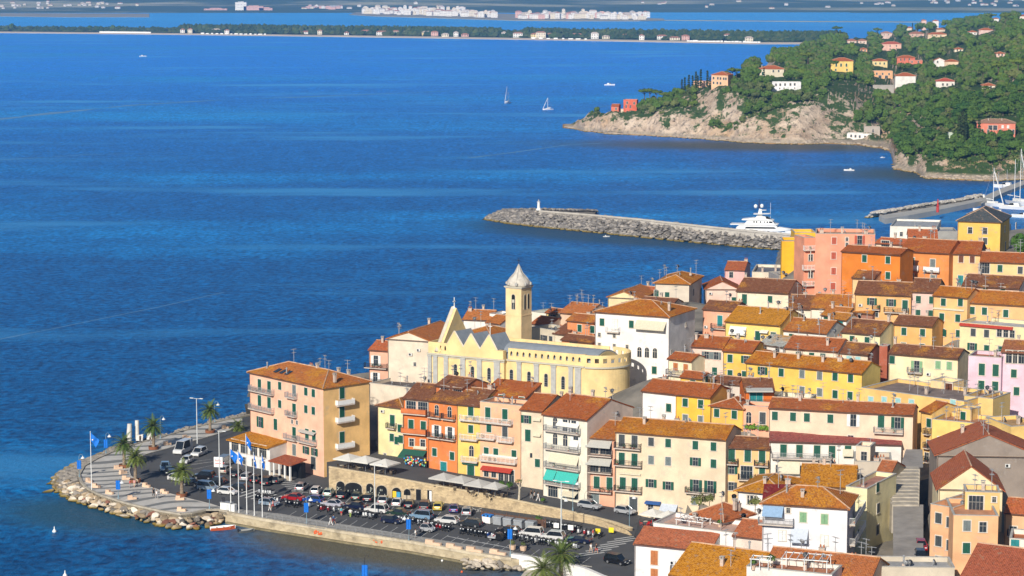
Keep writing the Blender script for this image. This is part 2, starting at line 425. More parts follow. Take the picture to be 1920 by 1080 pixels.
    for px, py, ty in side:
        u, z = hit(px, py, Rp, fn, fd); add_window(root, ty, (Wd, u, z), math.pi / 2)
    for px, py, ty in lside:
        u, z = hit(px, py, Lp, fn, fd); add_window(root, ty, (0, u, z), -math.pi / 2)
    if Wd > 5 and D < 560 and H > 5:   # air conditioner units, only on blank wall
        ar = random.Random(int(L[0] * 3 + L[1])); wl = [hit(px, ye(px) + dy, Lp, fd, fn) for dy, xs, ty in wins for px in xs]
        for _ in range(6):
            u, z = ar.uniform(.8, Wd - .8), ar.uniform(max(1.5, H - 10), H - 1)
            if ar.random() < .4 and all(abs(u - a) > 1.7 or abs(z - c_) > 2.0 for a, c_ in wl): add_ac(root, u, z); wl.append((u, z))
    def mkbalc(u0, u1, z, st, rz, ori, dd):
        Lb = round(max(1.2, u1 - u0), 1); key = (Lb, st, dd)
        if key not in _R:
            m = MB(); m.box(0, -dd, -.18, Lb, -.002, 0)
            for xx in (.25, Lb - .35): m.ext([(-dd + .25, -.18), (-.002, -.18), (-.002, -.5)], xx, xx + .1, 'x')
            _R[key] = (m.mesh('balcony', [mk('balcony_slab', (.55, .47, .4), .85)]), railing_mesh(Lb, dd - .04, st))
        o = obj('balcony', _R[key][0], root, ori(u0, z), rz); obj('railing', _R[key][1], o)
        if rnd.random() < .55 and st != 'o':
            for _ in range(rnd.randint(1, 3)):
                pb = MB(); xx = rnd.uniform(.3, Lb - .3); pb.mat(0).lathe([(.12, 0), (.17, .28)], 7, (xx, -dd + .28, 0))
                for _ in range(12):
                    a = rnd.uniform(0, 6.3); rr = rnd.uniform(.05, .28); zz = .3 + rnd.uniform(0, .4)
                    pb.mat(1).poly([(xx + rr * math.cos(a), -dd + .28 + rr * math.sin(a), zz), (xx + rr * math.cos(a) + .14, -dd + .28 + rr * math.sin(a), zz + .12), (xx + rr * math.cos(a), -dd + .4 + rr * math.sin(a), zz + .2)])
                pb.build('potted_plant', [mk('terracotta', (.4, .14, .06), .9), mk('pot_leaves', (.06, .13, .03), .7)], o)
    for dy, x0, x1, st in balc:
        u0, z = hit(x0, ye(x0) + dy, Lp, fd, fn); u1, _ = hit(x1, ye(x1) + dy, Lp, fd, fn)
        mkbalc(u0, u1, z, st, 0, lambda u, z: (u, 0, z), 1.0)
    for x0, x1, y, st in sbalc:
        u0, z = hit(x0, y, Rp, fn, fd); u1, _ = hit(x1, y, Rp, fn, fd)
        mkbalc(u0, u1, z, st, math.pi / 2, lambda u, z: (Wd, u, z), 1.0)
    for dy, x0, x1, out, drop, c in awn:
        u0, z = hit(x0, ye(x0) + dy, Lp, fd, fn); u1, _ = hit(x1, ye(x1) + dy, Lp, fd, fn)
        m = MB(); m.ext([(-.02, z), (-out, z - drop), (-out, z - drop - .25), (-out + .03, z - drop - .25), (-out + .03, z - drop - .04), (-.02, z - .05)][::-1], u0, u1, 'x')
        m.tube([(u0 + .05, -out + .1, z - drop), (u0 + .05, -.02, z - drop - .1)], .03, 4)
        m.build('awning', [mk('awning_' + c, AWC[c], .8, .08, 3)], root)
    for u, f, k in chim:
        u *= Wd; z = top(u, f); ch = obj('chimney', chimney_mesh(k), ro, (u, f * depth, z), rnd.uniform(-.1, .1))
    for u, f, k in ant:
        u *= Wd; z = top(u, f); obj('antenna', antenna_mesh(k), ro, (u, f * depth, z), rnd.uniform(0, 3))
    if roof in 'ghf' and Wd > 5 and D < 560:
        rr_ = random.Random(int(L[0] * 7 + L[1]))
        for _ in range(2 + int(Wd / 9)):
            u, f = rr_.uniform(.06, .94) * Wd, rr_.uniform(.35, .9); obj('antenna', antenna_mesh(rr_.choice((0, 1, 0, 3, 2))), ro, (u, f * depth, top(u, f)), rr_.uniform(0, 3))
        for _ in range(1 if len(chim) < 2 else 0):
            u, f = rr_.uniform(.1, .9) * Wd, rr_.uniform(.55, .9); obj('chimney', chimney_mesh(rr_.choice((0, 1, 2))), ro, (u, f * depth, top(u, f)), rr_.uniform(-.1, .1))
    cpt = Lp + fd * Wd / 2 + fn * depth / 2
    if below >= 4 and basis:
      for q in (Lp - fn * 1.0, Rp - fn * 1.0, Lp + fn * depth * .9, Rp + fn * depth * .9, cpt): BASES.append((q.x, q.y, zb))
    info = dict(root=root, L=Lp, R=Rp, fd=fd, fn=fn, W=Wd, depth=depth, H=H, zb=zb, ze=ze, yaw=yawr, roofobj=ro, hit=hit, ye=ye, s=s)
    HOUSES.append(info)
    if extra: extra(info)
    return info
# ---------------------------------------------------------------- sea
def seamat():
    m, t, b = newmat('sea_water')
    pos = N(t, 'ShaderNodeNewGeometry').outputs['Position']
    big = noise_n(t, .004, 5, pos, .6, (.5, 1, 1)); mid = noise_n(t, .016, 6, pos, .6, (.22, .9, 1))
    rip = noise_n(t, .45, 6, pos, .7, (1, .8, 1)); rip2 = noise_n(t, .09, 5, pos, .7, (1, .7, 1))
    sep = N(t, 'ShaderNodeSeparateXYZ'); t.links.new(pos, sep.inputs[0])
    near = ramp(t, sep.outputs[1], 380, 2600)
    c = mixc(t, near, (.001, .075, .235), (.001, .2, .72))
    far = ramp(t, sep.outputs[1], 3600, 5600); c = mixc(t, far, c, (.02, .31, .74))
    c = mixc(t, ramp(t, big.outputs[0], .5, .68), c, (.003, .24, .64))
    dk = N(t, 'ShaderNodeMix', data_type='RGBA', blend_type='MULTIPLY'); dk.inputs[0].default_value = 1
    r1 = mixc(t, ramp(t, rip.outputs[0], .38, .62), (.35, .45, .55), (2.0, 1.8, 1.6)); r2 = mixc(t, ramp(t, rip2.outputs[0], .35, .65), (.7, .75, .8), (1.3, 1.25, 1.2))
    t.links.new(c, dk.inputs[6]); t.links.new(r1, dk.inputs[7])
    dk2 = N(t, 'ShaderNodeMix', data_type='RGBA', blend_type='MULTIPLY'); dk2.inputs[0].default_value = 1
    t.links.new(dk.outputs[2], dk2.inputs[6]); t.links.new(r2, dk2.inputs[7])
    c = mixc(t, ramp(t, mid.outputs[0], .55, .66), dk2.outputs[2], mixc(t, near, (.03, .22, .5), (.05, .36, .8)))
    # shallows by the quay and coves, reflections of cliffs and houses painted in
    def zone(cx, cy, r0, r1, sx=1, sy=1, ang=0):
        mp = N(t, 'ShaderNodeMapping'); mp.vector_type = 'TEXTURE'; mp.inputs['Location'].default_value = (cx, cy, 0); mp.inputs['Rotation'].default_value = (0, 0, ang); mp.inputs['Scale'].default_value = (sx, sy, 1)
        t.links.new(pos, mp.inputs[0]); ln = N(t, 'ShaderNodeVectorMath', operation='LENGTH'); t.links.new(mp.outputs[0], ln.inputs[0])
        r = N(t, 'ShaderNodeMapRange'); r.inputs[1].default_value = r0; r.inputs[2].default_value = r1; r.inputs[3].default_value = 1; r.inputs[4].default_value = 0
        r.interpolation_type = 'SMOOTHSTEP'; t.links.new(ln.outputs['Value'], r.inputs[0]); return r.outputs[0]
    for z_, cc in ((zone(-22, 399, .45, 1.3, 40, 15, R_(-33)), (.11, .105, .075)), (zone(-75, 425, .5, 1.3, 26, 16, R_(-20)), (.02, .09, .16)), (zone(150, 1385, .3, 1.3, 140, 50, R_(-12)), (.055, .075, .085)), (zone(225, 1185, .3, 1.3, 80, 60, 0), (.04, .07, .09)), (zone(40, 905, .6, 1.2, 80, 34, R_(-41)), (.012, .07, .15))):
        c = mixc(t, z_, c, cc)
    t.links.new(c, b.inputs['Base Color'])
    b.inputs['Roughness'].default_value = .32; b.inputs['IOR'].default_value = 1.33; b.inputs['Specular IOR Level'].default_value = .05
    bp = N(t, 'ShaderNodeBump'); bp.inputs['Strength'].default_value = .8; bp.inputs['Distance'].default_value = .6
    ad = N(t, 'ShaderNodeMath', operation='ADD'); t.links.new(rip.outputs[0], ad.inputs[0]); t.links.new(rip2.outputs[0], ad.inputs[1])
    t.links.new(ad.outputs[0], bp.inputs['Height']); t.links.new(bp.outputs[0], b.inputs['Normal'])
    return m
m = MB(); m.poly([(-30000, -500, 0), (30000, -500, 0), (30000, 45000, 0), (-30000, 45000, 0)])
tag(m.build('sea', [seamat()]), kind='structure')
def pip(x, y, poly):
    c = False; n = len(poly)
    for i in range(n):
        a, b = poly[i], poly[(i + 1) % n]
        if (a[1] > y) != (b[1] > y) and x < (b[0] - a[0]) * (y - a[1]) / (b[1] - a[1]) + a[0]: c = not c
    return c
def dseg(p, a, b):
    ax, ay = a; bx_, by = b; L = (bx_ - ax) ** 2 + (by - ay) ** 2
    t = max(0, min(1, ((p[0] - ax) * (bx_ - ax) + (p[1] - ay) * (by - ay)) / L)); return math.hypot(p[0] - ax - t * (bx_ - ax), p[1] - ay - t * (by - ay))
# wakes: long foam lines on the water
foam = mk('wake_foam', (.13, .27, .45), .5, .25, .05)
def wake(pts, w0, w1):
    m = MB(); q = [P(x, y, .03) for x, y in pts]; n = len(q)
    # resample
    out = []
    for i in range(n - 1):
        for k in range(14):
            out.append(q[i].lerp(q[i + 1], k / 14))
    out.append(q[-1]); n = len(out)
    for i, p in enumerate(out):
        d = (out[min(i + 1, n - 1)] - out[max(i - 1, 0)]).normalized(); nn = Vector((-d.y, d.x, 0)); w = (w0 + (w1 - w0) * i / n) * (.6 + .8 * noise.noise(p * .02))
        if i % 9 == 8: w *= .4
        w = max(w, .3); m.v += [tuple(p - nn * w), tuple(p + nn * w)]
    for i in range(n - 1): m.face([2 * i, 2 * i + 2, 2 * i + 3, 2 * i + 1])
    tag(m.build('boat_wake', [foam]), kind='stuff', label='pale streak of foam left on the blue water')
wake([(-20, 226), (90, 213), (250, 197), (420, 187), (560, 182), (760, 174), (950, 166), (1132, 159)], 8, 1.5)
wake([(1037, 205), (1090, 203), (1150, 198), (1200, 190)], .6, 3)
wake([(960, 194), (985, 192), (1006, 189)], .8, 1.2)
wake([(-20, 640), (120, 612), (300, 575), (420, 548)], .5, .25)
wake([(0, 300), (160, 290), (330, 286)], 2, 1)
wake([(880, 296), (960, 286), (1060, 272), (1130, 268)], 3.2, 1.5)
# ---------------------------------------------------------------- quay platform
Q = 2.0
QF = [(146, 892), (155, 876), (179, 862), (206, 850), (225, 843), (262, 831), (300, 821), (340, 810), (375, 800), (420, 789), (467, 779)]   # sea side behind, going away
QN = [(150, 905), (160, 916), (180, 927), (209, 937), (238, 946), (268, 953), (300, 960), (338, 966), (360, 964), (386, 958), (410, 958), (426, 961), (490, 973), (575, 986), (650, 998), (767, 1015), (902, 1039), (959, 1048), (1010, 1052), (1080, 1062), (1140, 1080), (1200, 1110)]
qf = [P(x, y, Q) for x, y in QF]; qn = [P(x, y, Q) for x, y in QN]
qpoly = [(p.x, p.y) for p in qn] + [(60, 300), (70, 400), (30, 470), (-30, 520)] + [(p.x, p.y) for p in reversed(qf)]
def asphaltmat():
    m, t, b = newmat('asphalt')
    n = noise_n(t, .15, 5); n2 = noise_n(t, 9, 2); c = mixc(t, ramp(t, n.outputs[0], .35, .65), (.075, .076, .08), (.12, .12, .122))
    c = mixc(t, ramp(t, n2.outputs[0], .3, .7), c, (.1, .1, .1)); t.links.new(c, b.inputs['Base Color']); b.inputs['Roughness'].default_value = .9
    b.inputs['Specular IOR Level'].default_value = .1; return m
ASPH = asphaltmat()
QST = stonemat('quay_stone', (.52, .44, .3), (.4, .33, .22), 1.1)
m = MB(); m.mat(0).prism(qpoly, -3, Q); 
for i, f in enumerate(m.f): m.m[i] = 1 if len(f) > 10 else 0
tag(m.build('quay_platform', [QST, ASPH]), kind='structure')
# quay kerb course (coping) along the stone edge
m = MB()
for i in range(11, 17):
    a, b2 = qn[i], qn[i + 1]; d = (b2 - a).normalized(); nn = Vector((-d.y, d.x, 0))
    k = [a - nn * .12, b2 - nn * .12, b2 + nn * .5, a + nn * .5]; m.prism([(p.x, p.y) for p in k], Q - .35, Q + .14)
tag(m.build('quay_edge', [stonemat('coping_stone', (.6, .52, .38), (.48, .41, .3), .8)]), kind='structure')
m = MB()
for i in range(11, 17):   # footing ledge just above the water
    a, b2 = qn[i], qn[i + 1]; d = (b2 - a).normalized(); nn = Vector((-d.y, d.x, 0))
    k = [a - nn * .55, b2 - nn * .55, b2, a]; m.prism([(p.x, p.y) for p in k], -2, .32)
tag(m.build('quay_footing', [mk('wet_stone', (.2, .17, .1), .6, .3, 1)]), kind='structure')
# plaza paving
def pavemat():
    m, t, b = newmat('wave_paving')
    pos = N(t, 'ShaderNodeNewGeometry').outputs['Position']
    mp = N(t, 'ShaderNodeMapping'); mp.inputs['Rotation'].default_value = (0, 0, R_(70)); t.links.new(pos, mp.inputs[0])
    w = N(t, 'ShaderNodeTexWave'); w.inputs['Scale'].default_value = .07; w.inputs['Distortion'].default_value = 9; w.inputs['Detail'].default_value = 1; w.inputs['Detail Scale'].default_value = .55
    t.links.new(mp.outputs[0], w.inputs['Vector'])
    f = ramp(t, w.outputs['Fac'], .74, .78)
    n = noise_n(t, .7, 4, pos); a = mixc(t, ramp(t, n.outputs[0], .35, .65), (.48, .455, .41), (.58, .55, .5))
    c = mixc(t, f, a, (.2, .2, .19)); t.links.new(c, b.inputs['Base Color']); b.inputs['Roughness'].default_value = .85
    return m
PAVE = pavemat()
IN = [(455, 800), (400, 817), (350, 831), (313, 842), (285, 849), (268, 855), (254, 864), (246, 874), (243, 884), (246, 893), (258, 902), (276, 911), (300, 920), (322, 927), (360, 937), (397, 946), (418, 953)]
pl = qf[::-1]; outer = [P(x, y, Q) for x, y in ([(455, 783)] + QF[::-1][1:] + QN[:11])]; inner = [P(x, y, Q) for x, y in IN]
def shrink(lst, c, k):
    return [p + (c - p).normalized() * k for p in lst]
pv = [(p.x, p.y) for p in shrink(outer, Vector((-65, 450, Q)), .5)] + [(p.x, p.y) for p in reversed(inner)]
m = MB(); m.prism(pv[::-1], Q - .02, Q + .12); o = m.build('plaza_paving', [PAVE]); tag(o, kind='structure')
m = MB()
for i in range(len(inner) - 1):
    a, b2 = inner[i], inner[i + 1]; d = (b2 - a).normalized(); nn = Vector((d.y, -d.x, 0))
    k = [a, b2, b2 + nn * .28, a + nn * .28]; m.prism([(p.x, p.y) for p in k][::-1], Q - .01, Q + .145)
tag(m.build('plaza_kerb', [mk('kerb_stone', (.5, .47, .42), .85, .1)]), kind='structure')
# sea wall lip round the plaza
m = MB(); so_ = [P(x, y, Q) for x, y in QF[::-1] + QN[:12]]
for i in range(len(so_) - 1):
    a, b2 = so_[i], so_[i + 1]; d = (b2 - a).normalized(); nn = Vector((d.y, -d.x, 0))
    k = [a, b2, b2 - nn * .5, a - nn * .5]; q = [(p.x, p.y) for p in k]; m.prism(q, Q - .5, Q + .32)
tag(m.build('sea_wall_lip', [mk('weathered_concrete', (.4, .36, .29), .9, .25, .8, bmp=.3)]), kind='structure')
# sidewalk on the quay
SWI = [(432, 953), (525, 963), (650, 984), (800, 1008), (959, 1034), (1040, 1049), (1110, 1062)]; SWO = [(432, 961), (490, 972), (650, 997), (767, 1014), (902, 1037.5), (959, 1046), (1010, 1052)]
def sheet(name, A, B, z, mat, th=.12, kind='structure', label=None):
    a = [P(x, y, z) for x, y in A]; b = [P(x, y, z) for x, y in B]
    pts = [(p.x, p.y) for p in a] + [(p.x, p.y) for p in reversed(b)]
    ar = sum(pts[i][0] * pts[(i + 1) % len(pts)][1] - pts[(i + 1) % len(pts)][0] * pts[i][1] for i in range(len(pts)))
    if ar < 0: pts.reverse()
    m = MB(); m.prism(pts, z - th, z); return tag(m.build(name, [mat]), kind=kind, label=label)
def swmat():
    m, t, b = newmat('sidewalk_slabs')
    br = N(t, 'ShaderNodeTexBrick'); br.inputs['Scale'].default_value = .5; br.inputs['Color1'].default_value = (.42, .4, .36, 1); br.inputs['Color2'].default_value = (.36, .345, .31, 1); br.inputs['Mortar'].default_value = (.2, .2, .19, 1); br.inputs['Mortar Size'].default_value = .03
    mp = N(t, 'ShaderNodeMapping'); mp.inputs['Rotation'].default_value = (0, 0, R_(34)); t.links.new(N(t, 'ShaderNodeNewGeometry').outputs['Position'], mp.inputs[0]); t.links.new(mp.outputs[0], br.inputs['Vector'])
    n = noise_n(t, .6, 4); c = mixc(t, ramp(t, n.outputs[0], .4, .8), br.outputs[0], (.25, .24, .22)); t.links.new(c, b.inputs['Base Color']); b.inputs['Roughness'].default_value = .9; return m
sheet('sidewalk', SWI, SWO, Q + .12, swmat(), .13)
# painted markings, 5 mm above the asphalt
LINE = mk('road_paint', (.5, .5, .48), .8, .2, 2)
def stripe(m, a, b, w=.14, z=Q + .006):
    a = P(a[0], a[1], z); b = P(b[0], b[1], z); d = (b - a).normalized(); nn = Vector((-d.y, d.x, 0)) * w / 2
    q = [a - nn, b - nn, b + nn, a + nn]; m.poly([tuple(p) for p in q])
m = MB()
for k in range(7):      # zebra in front of the crossing at the right
    y0 = 1002 + k * 5.6; x0 = 1152 - k * 13.5; stripe(m, (x0, y0 + 9), (x0 + 62, y0), .5)
for k in range(6): stripe(m, (438 + k * 11, 929 + k * 2.2), (474 + k * 11, 917 + k * 2.5), .5)
for k in range(6): stripe(m, (516 + k * 6, 900 + k * 4), (552 + k * 5, 902 + k * 4.3), .4)
for k in range(30): stripe(m, (540 + k * 19, 968 + k * 3.05), (556 + k * 19, 958 + k * 3.0), .1)
for k in range(21): stripe(m, (562 + k * 17, 930 + k * 2.7), (572 + k * 17, 919 + k * 2.7), .1)
stripe(m, (330, 874), (428, 862), .12); stripe(m, (362, 880), (400, 872), .12); stripe(m, (356, 872), (398, 866), .12); stripe(m, (360, 866), (396, 861), .12)
stripe(m, (880, 951), (905, 960), .3); stripe(m, (890, 957), (903, 953), .3); stripe(m, (888, 961), (903, 957), .3)
for k in range(5): stripe(m, (838 + k * 22, 1005 + k * 4), (870 + k * 22, 1012 + k * 4), .25)
tag(m.build('road_markings', [LINE]), kind='structure')
# ---------------------------------------------------------------- terrace street behind the retaining wall
TZ = [(600, 5.0), (755, 4.9), (900, 4.4), (1060, 3.7), (1180, 2.9), (1230, 2.25), (1420, 2.2)]
def lerp_tab(tab, x):
    if x <= tab[0][0]: return tab[0][1]
    for (a, b), (c, d) in zip(tab, tab[1:]):
        if x <= c: return b + (d - b) * (x - a) / (c - a)
    return tab[-1][1]
WT = [(617, 876), (700, 890), (800, 908), (900, 926), (1000, 946), (1060, 958), (1111, 970), (1150, 980), (1182, 991)]    # wall top line
WB = [(617, 926), (700, 931), (800, 939), (900, 951), (1000, 965), (1060, 974), (1111, 983), (1150, 994), (1182, 1004)]
wb = [P(x, y, Q) for x, y in WB]; wz = []
for (tx, ty), b_ in zip(WT, wb): wz.append(PD(tx, ty, b_.y).z)
wbt = [(p.x, p.y) for p in wb]
RW = thing('retaining_wall', 'long honey coloured stone retaining wall with arched cellars under the terrace', 'wall', (wb[0].x, wb[0].y, Q))
RWS = stonemat('retaining_stone', (.58, .45, .27), (.42, .32, .2), 1.6)
m = MB(); T_ = .45
ndir = []
for i in range(len(wb)):
    d = (wb[min(i + 1, len(wb) - 1)] - wb[max(i - 1, 0)]); d.z = 0; d.normalize(); ndir.append(Vector((-d.y, d.x, 0)))
o0 = wb[0]
for i in range(len(wb) - 1):
    a, b_ = wb[i] - o0, wb[i + 1] - o0; na, nb = ndir[i] * T_, ndir[i + 1] * T_
    m.prism([(a.x, a.y), (b_.x, b_.y), (b_.x + nb.x, b_.y + nb.y), (a.x + na.x, a.y + na.y)], -2.5, [wz[i] - Q, wz[i + 1] - Q] * 1 + [wz[i + 1] - Q, wz[i] - Q])
m.build('wall', [RWS], RW)
m = MB()
for i in range(len(wb) - 1):
    a, b_ = wb[i] - o0 - ndir[i] * .1, wb[i + 1] - o0 - ndir[i + 1] * .1; na, nb = ndir[i] * .65, ndir[i + 1] * .65; z0, z1 = wz[i] - Q + .003, wz[i + 1] - Q + .003
    m.prism([(a.x, a.y), (b_.x, b_.y), (b_.x + nb.x, b_.y + nb.y), (a.x + na.x, a.y + na.y)], [z0, z1, z1, z0], [z0 + .14, z1 + .14, z1 + .14, z0 + .14])
m.build('coping', [mk('coping_pale', (.62, .5, .32), .9, .15, 1)], RW)
def wall_at(px):
    for i in range(len(WB) - 1):
        if WB[i][0] <= px <= WB[i + 1][0]:
            f = (px - WB[i][0]) / (WB[i + 1][0] - WB[i][0]); p = wb[i].lerp(wb[i + 1], f); d = wb[i + 1] - wb[i]; return p, math.atan2(d.y, d.x)
for px, w, h, kind in ((639, 1.7, 2.6, 0), (663, 3.4, 2.5, 0), (694, 1.5, 2.5, 0), (716, 2.2, 2.3, 0), (744, 1.9, 2.1, 1), (764, 1.4, 2.0, 2), (785, 1.0, 2.1, 3), (806, 1.0, 2.1, 4)):
    p, a = wall_at(px); m = MB(); x = w / 2
    rise = min(x, .9)
    arc = [(x * math.cos(t * math.pi / 8), h - rise + rise * math.sin(t * math.pi / 8)) for t in range(9)] if kind < 3 else [(x, h), (-x, h)]
    pr = [(-x, 0), (x, 0)] + arc
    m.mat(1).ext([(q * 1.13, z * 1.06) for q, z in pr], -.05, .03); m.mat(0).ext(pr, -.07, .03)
    if kind == 0:
        for k in range(9):   # plants and jars inside
            m.mat(2).bx(rnd.uniform(-x * .8, x * .8), -.1, rnd.uniform(.1, h * .6), .14, .05, rnd.uniform(.1, .4))
    if kind == 1:
        m.mat(3).box(-.8, -.1, .15, -.05, -.071, 1.4); m.mat(4).box(.0, -.1, .15, .8, -.071, 1.3)
    if kind == 2: m.mat(1).box(-x, -.1, 0, x, -.071, .8)
    if kind == 4: m.mat(5).box(-.05, -.1, 0, .45, -.071, 2)
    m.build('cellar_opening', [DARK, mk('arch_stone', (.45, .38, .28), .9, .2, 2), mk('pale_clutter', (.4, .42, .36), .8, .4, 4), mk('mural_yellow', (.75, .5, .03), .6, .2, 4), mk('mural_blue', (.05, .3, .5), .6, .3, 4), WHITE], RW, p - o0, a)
# terrace surface
m = MB(); hbline = [(600, 878), (680, 868), (708, 853), (757, 866), (857, 890), (976, 929), (1018, 936), (1101, 949), (1154, 962), (1240, 985), (1320, 1003)]
xs = list(range(606, 1320, 14)); A_ = []; B_ = []
wallD = [(x, p.y) for (x, _), p in zip(WB, wb)] + [(1200, 404), (1320, 402)]
hd = [(600, 452), (680, 459), (708, 458), (757, 451), (857, 443), (976, 433.5), (1018, 427), (1101, 421.5), (1154, 416.5), (1300, 405.5), (1361, 400)]
for px in xs:
    z = lerp_tab(TZ, px)
    y0 = lerp_tab(wallD, px) + (.3 if px < 1185 else -6); y1 = lerp_tab(hd, px) + 2.0
    k = (px - 960) / FPX
    m.v += [(k * y0 * 1.0 / 1, y0, z if px < 1200 else 2.02), (k * y1, y1, z)]
for i in range(len(xs) - 1): m.face([2 * i, 2 * i + 2, 2 * i + 3, 2 * i + 1])
tag(m.build('terrace_street', [ASPH]), kind='structure')
# ---------------------------------------------------------------- the town, front row first
OC = (.4, .13, .015); RB = (.36, .105, .03); BR = (.2, .085, .045); TC = (.45, .13, .05); MR = (.2, .05, .06)
GRP = 'painted houses of the old town'
# hotel-like corner block
def hotel_extra(i):
    r = i['root']
hotel = house('tall peach and ochre corner block with green shutters standing over the car park', (468, 697), (606, 727), 467, 172, (.8, .53, .38), (.42, .15, .04), lich=.4, rp=22, roof='h', depth=11.5, sidewall=(.78, .56, .24), cat='apartment block', name='apartment_block', tanp=.36,
    wins=[(20, [487, 505], 'dg'), (14, [525], 'sg'), (17, [552], 'dy'), (14, [574, 588], 'sg'), (50, [487, 505], 'dg'), (48, [525], 'sg'), (52, [552], 'dg'), (47, [574, 588], 'sg'), (90, [488], 'dg'), (76, [548, 557], 'wn'), (88, [517], 'dg'), (96, [552], 'dg'), (94, [576, 589], 'dg'), (124, [574, 590], 'og'), (128, [552], 'dy'), (145, [588], 'Dn')],
    side=[(641, 737, 'dg'), (641, 773, 'dg'), (641, 820, 'dg')],
    balc=[(32, 472, 515, 'y'), (66, 472, 515, 'y'), (30, 541, 558, 'y'), (64, 541, 558, 'y'), (108, 538, 559, 'y'), (108, 563, 595, 'y')],
    sbalc=[(629, 660, 760, 's'), (629, 660, 792, 's'), (629, 660, 841, 's')],
    awn=[(86, 564, 594, .8, .25, 'grey')], chim=[(.12, .2, 1), (.42, .15, 1), (.62, .5, 0), (.97, .3, 0), (.75, .75, 0), (.85, .8, 0), (.35, .8, 2)], ant=[(.3, .5, 1), (.66, .6, 1)])
def bldhotel_sky(i):
    m = MB()
    for x in (6.5, 8.4, 10.2):
        z = i['H'] + 2.0 * .36 + .22; n = len(m.v); m.box(x, 1.3, 0, x + 1.1, 2.9, .08)
        m.xf(Matrix.Translation((0, 0, i['H'] + .2)) @ Matrix.Rotation(math.atan(.36), 4, 'X'), n)
    m.build('skylight', [GLASS], i['roofobj'])
bldhotel_sky(hotel)
house('pale yellow low house with brown hip roof beside the terrace umbrellas', (708, 759), (755, 768), 457, 92, (.72, .66, .36), BR, lich=.2, rp=22, roof='h', depth=11, yaw=-33,
    wins=[(24, [736], 'dg'), (36, [750], 'sg'), (56, [735, 752], 'sg'), (60, [744], 'sg'), (92, [722], 'wr')], balc=[(38, 728, 744, 'k')], chim=[(.9, .2, 0)])
house('terracotta house with teal shutters and a green awning over its souvenir shop', (756, 746), (803, 750), 449, 124, (.62, .2, .055), BR, lich=.25, rp=30, roof='g', sidewall=(.6, .2, .06), group=GRP,
    wins=[(16, [771, 793], 'Gt'), (50, [771], 'dg'), (51, [794], 'dg'), (82, [772, 793], 'gn'), (110, [770, 790], 'gn')], balc=[(27, 756, 802, 'o'), (64, 756, 802, 'o')], awn=[(95, 756, 801, 2.4, 1.1, 'green'), (88, 776, 800, .3, .3, 'beige')], ant=[(.2, .6, 1)])
h3 = house('bright orange house with arched loggia windows and black balconies', (803, 750), (857, 757), 444.5, 132, (.68, .24, .075), BR, lich=.3, rp=26, roof='g', group=GRP,
    wins=[(17, [819, 843], 'an'), (56, [819], 'Ow'), (56, [844], 'Ow'), (96, [815], 'sg'), (99, [848], 'sg'), (124, [832], 'Dt')], balc=[(30, 807, 829, 'k'), (30, 832, 855, 'k'), (68, 806, 830, 'k'), (68, 831, 856, 'k')], chim=[(.75, .8, 0), (.95, .75, 2)])
house('orange rooftop storey with two green shutters set above the bright orange house', (817, 722), (868, 729), 449, 20, (.6, .22, .08), BR, lich=.3, rp=20, roof='g', wins=[(11, [834, 858], 'Gg')], ant=[(.3, .5, 2), (.8, .5, 1)], below=3, name='rooftop_storey', cat='roof storey')
house('narrow yellow house with white balconies between orange and peach neighbours', (857, 757), (900, 761), 440.5, 134, (.78, .58, .16), BR, lich=.35, rp=32, roof='g', group=GRP,
    wins=[(11, [883], 'dg'), (45, [883], 'sg'), (86, [884], 'ay'), (125, [883], 'Dg')], balc=[(28, 865, 898, 'w'), (64, 865, 898, 'w'), (105, 868, 898, 'w')], awn=[(107, 868, 897, .5, .2, 'green')], ant=[(.5, .3, 2)], chim=[(.8, .5, 2)])
h5 = house('peach house with white balconies and a railed roof terrace', (900, 753), (978, 761), 438, 152, (.74, .48, .3), (.32, .2, .15), roof='f', depth=5.5,
    wins=[(20, [915, 947], 'dg'), (48, [917], 'sg'), (53, [947], 'dn'), (92, [912, 930, 964], 'sg'), (132, [912, 926], 'gw'), (134, [944, 955], 'Gt')], balc=[(36, 897, 962, 'w'), (67, 898, 930, 'w'), (69, 935, 964, 'w'), (108, 903, 970, 'w')], awn=[(119, 905, 962, 1.0, .5, 'red'), (96, 905, 971, .3, .1, 'white')])
house('peach attic storey behind the railed roof terrace with red brown roof', (903, 739), (985, 748), 445, 20, (.74, .48, .3), RB, lich=.2, rp=19, roof='s', depth=6, wins=[(8, [940, 978], 'dg')], ant=[(.2, .6, 0), (.9, .7, 3)], below=3, name='attic_storey', cat='roof storey')
m = MB(); m.tube([(0, -.1, 0), (9, -.1, 0)], .05, 5)
house('beige house with beige roller blinds stacked on its right side', (976, 767), (1018, 771), 431, 160, (.68, .58, .43), RB, lich=.2, rp=32, roof='g', group=GRP,
    wins=[(18, [987], 'og'), (48, [990], 'dg'), (98, [1008], 'sg'), (85, [996], 'kb')], awn=[(13, 1000, 1015, .5, .35, 'beige'), (42, 1000, 1015, .5, .35, 'beige')], chim=[(.7, .9, 0)])
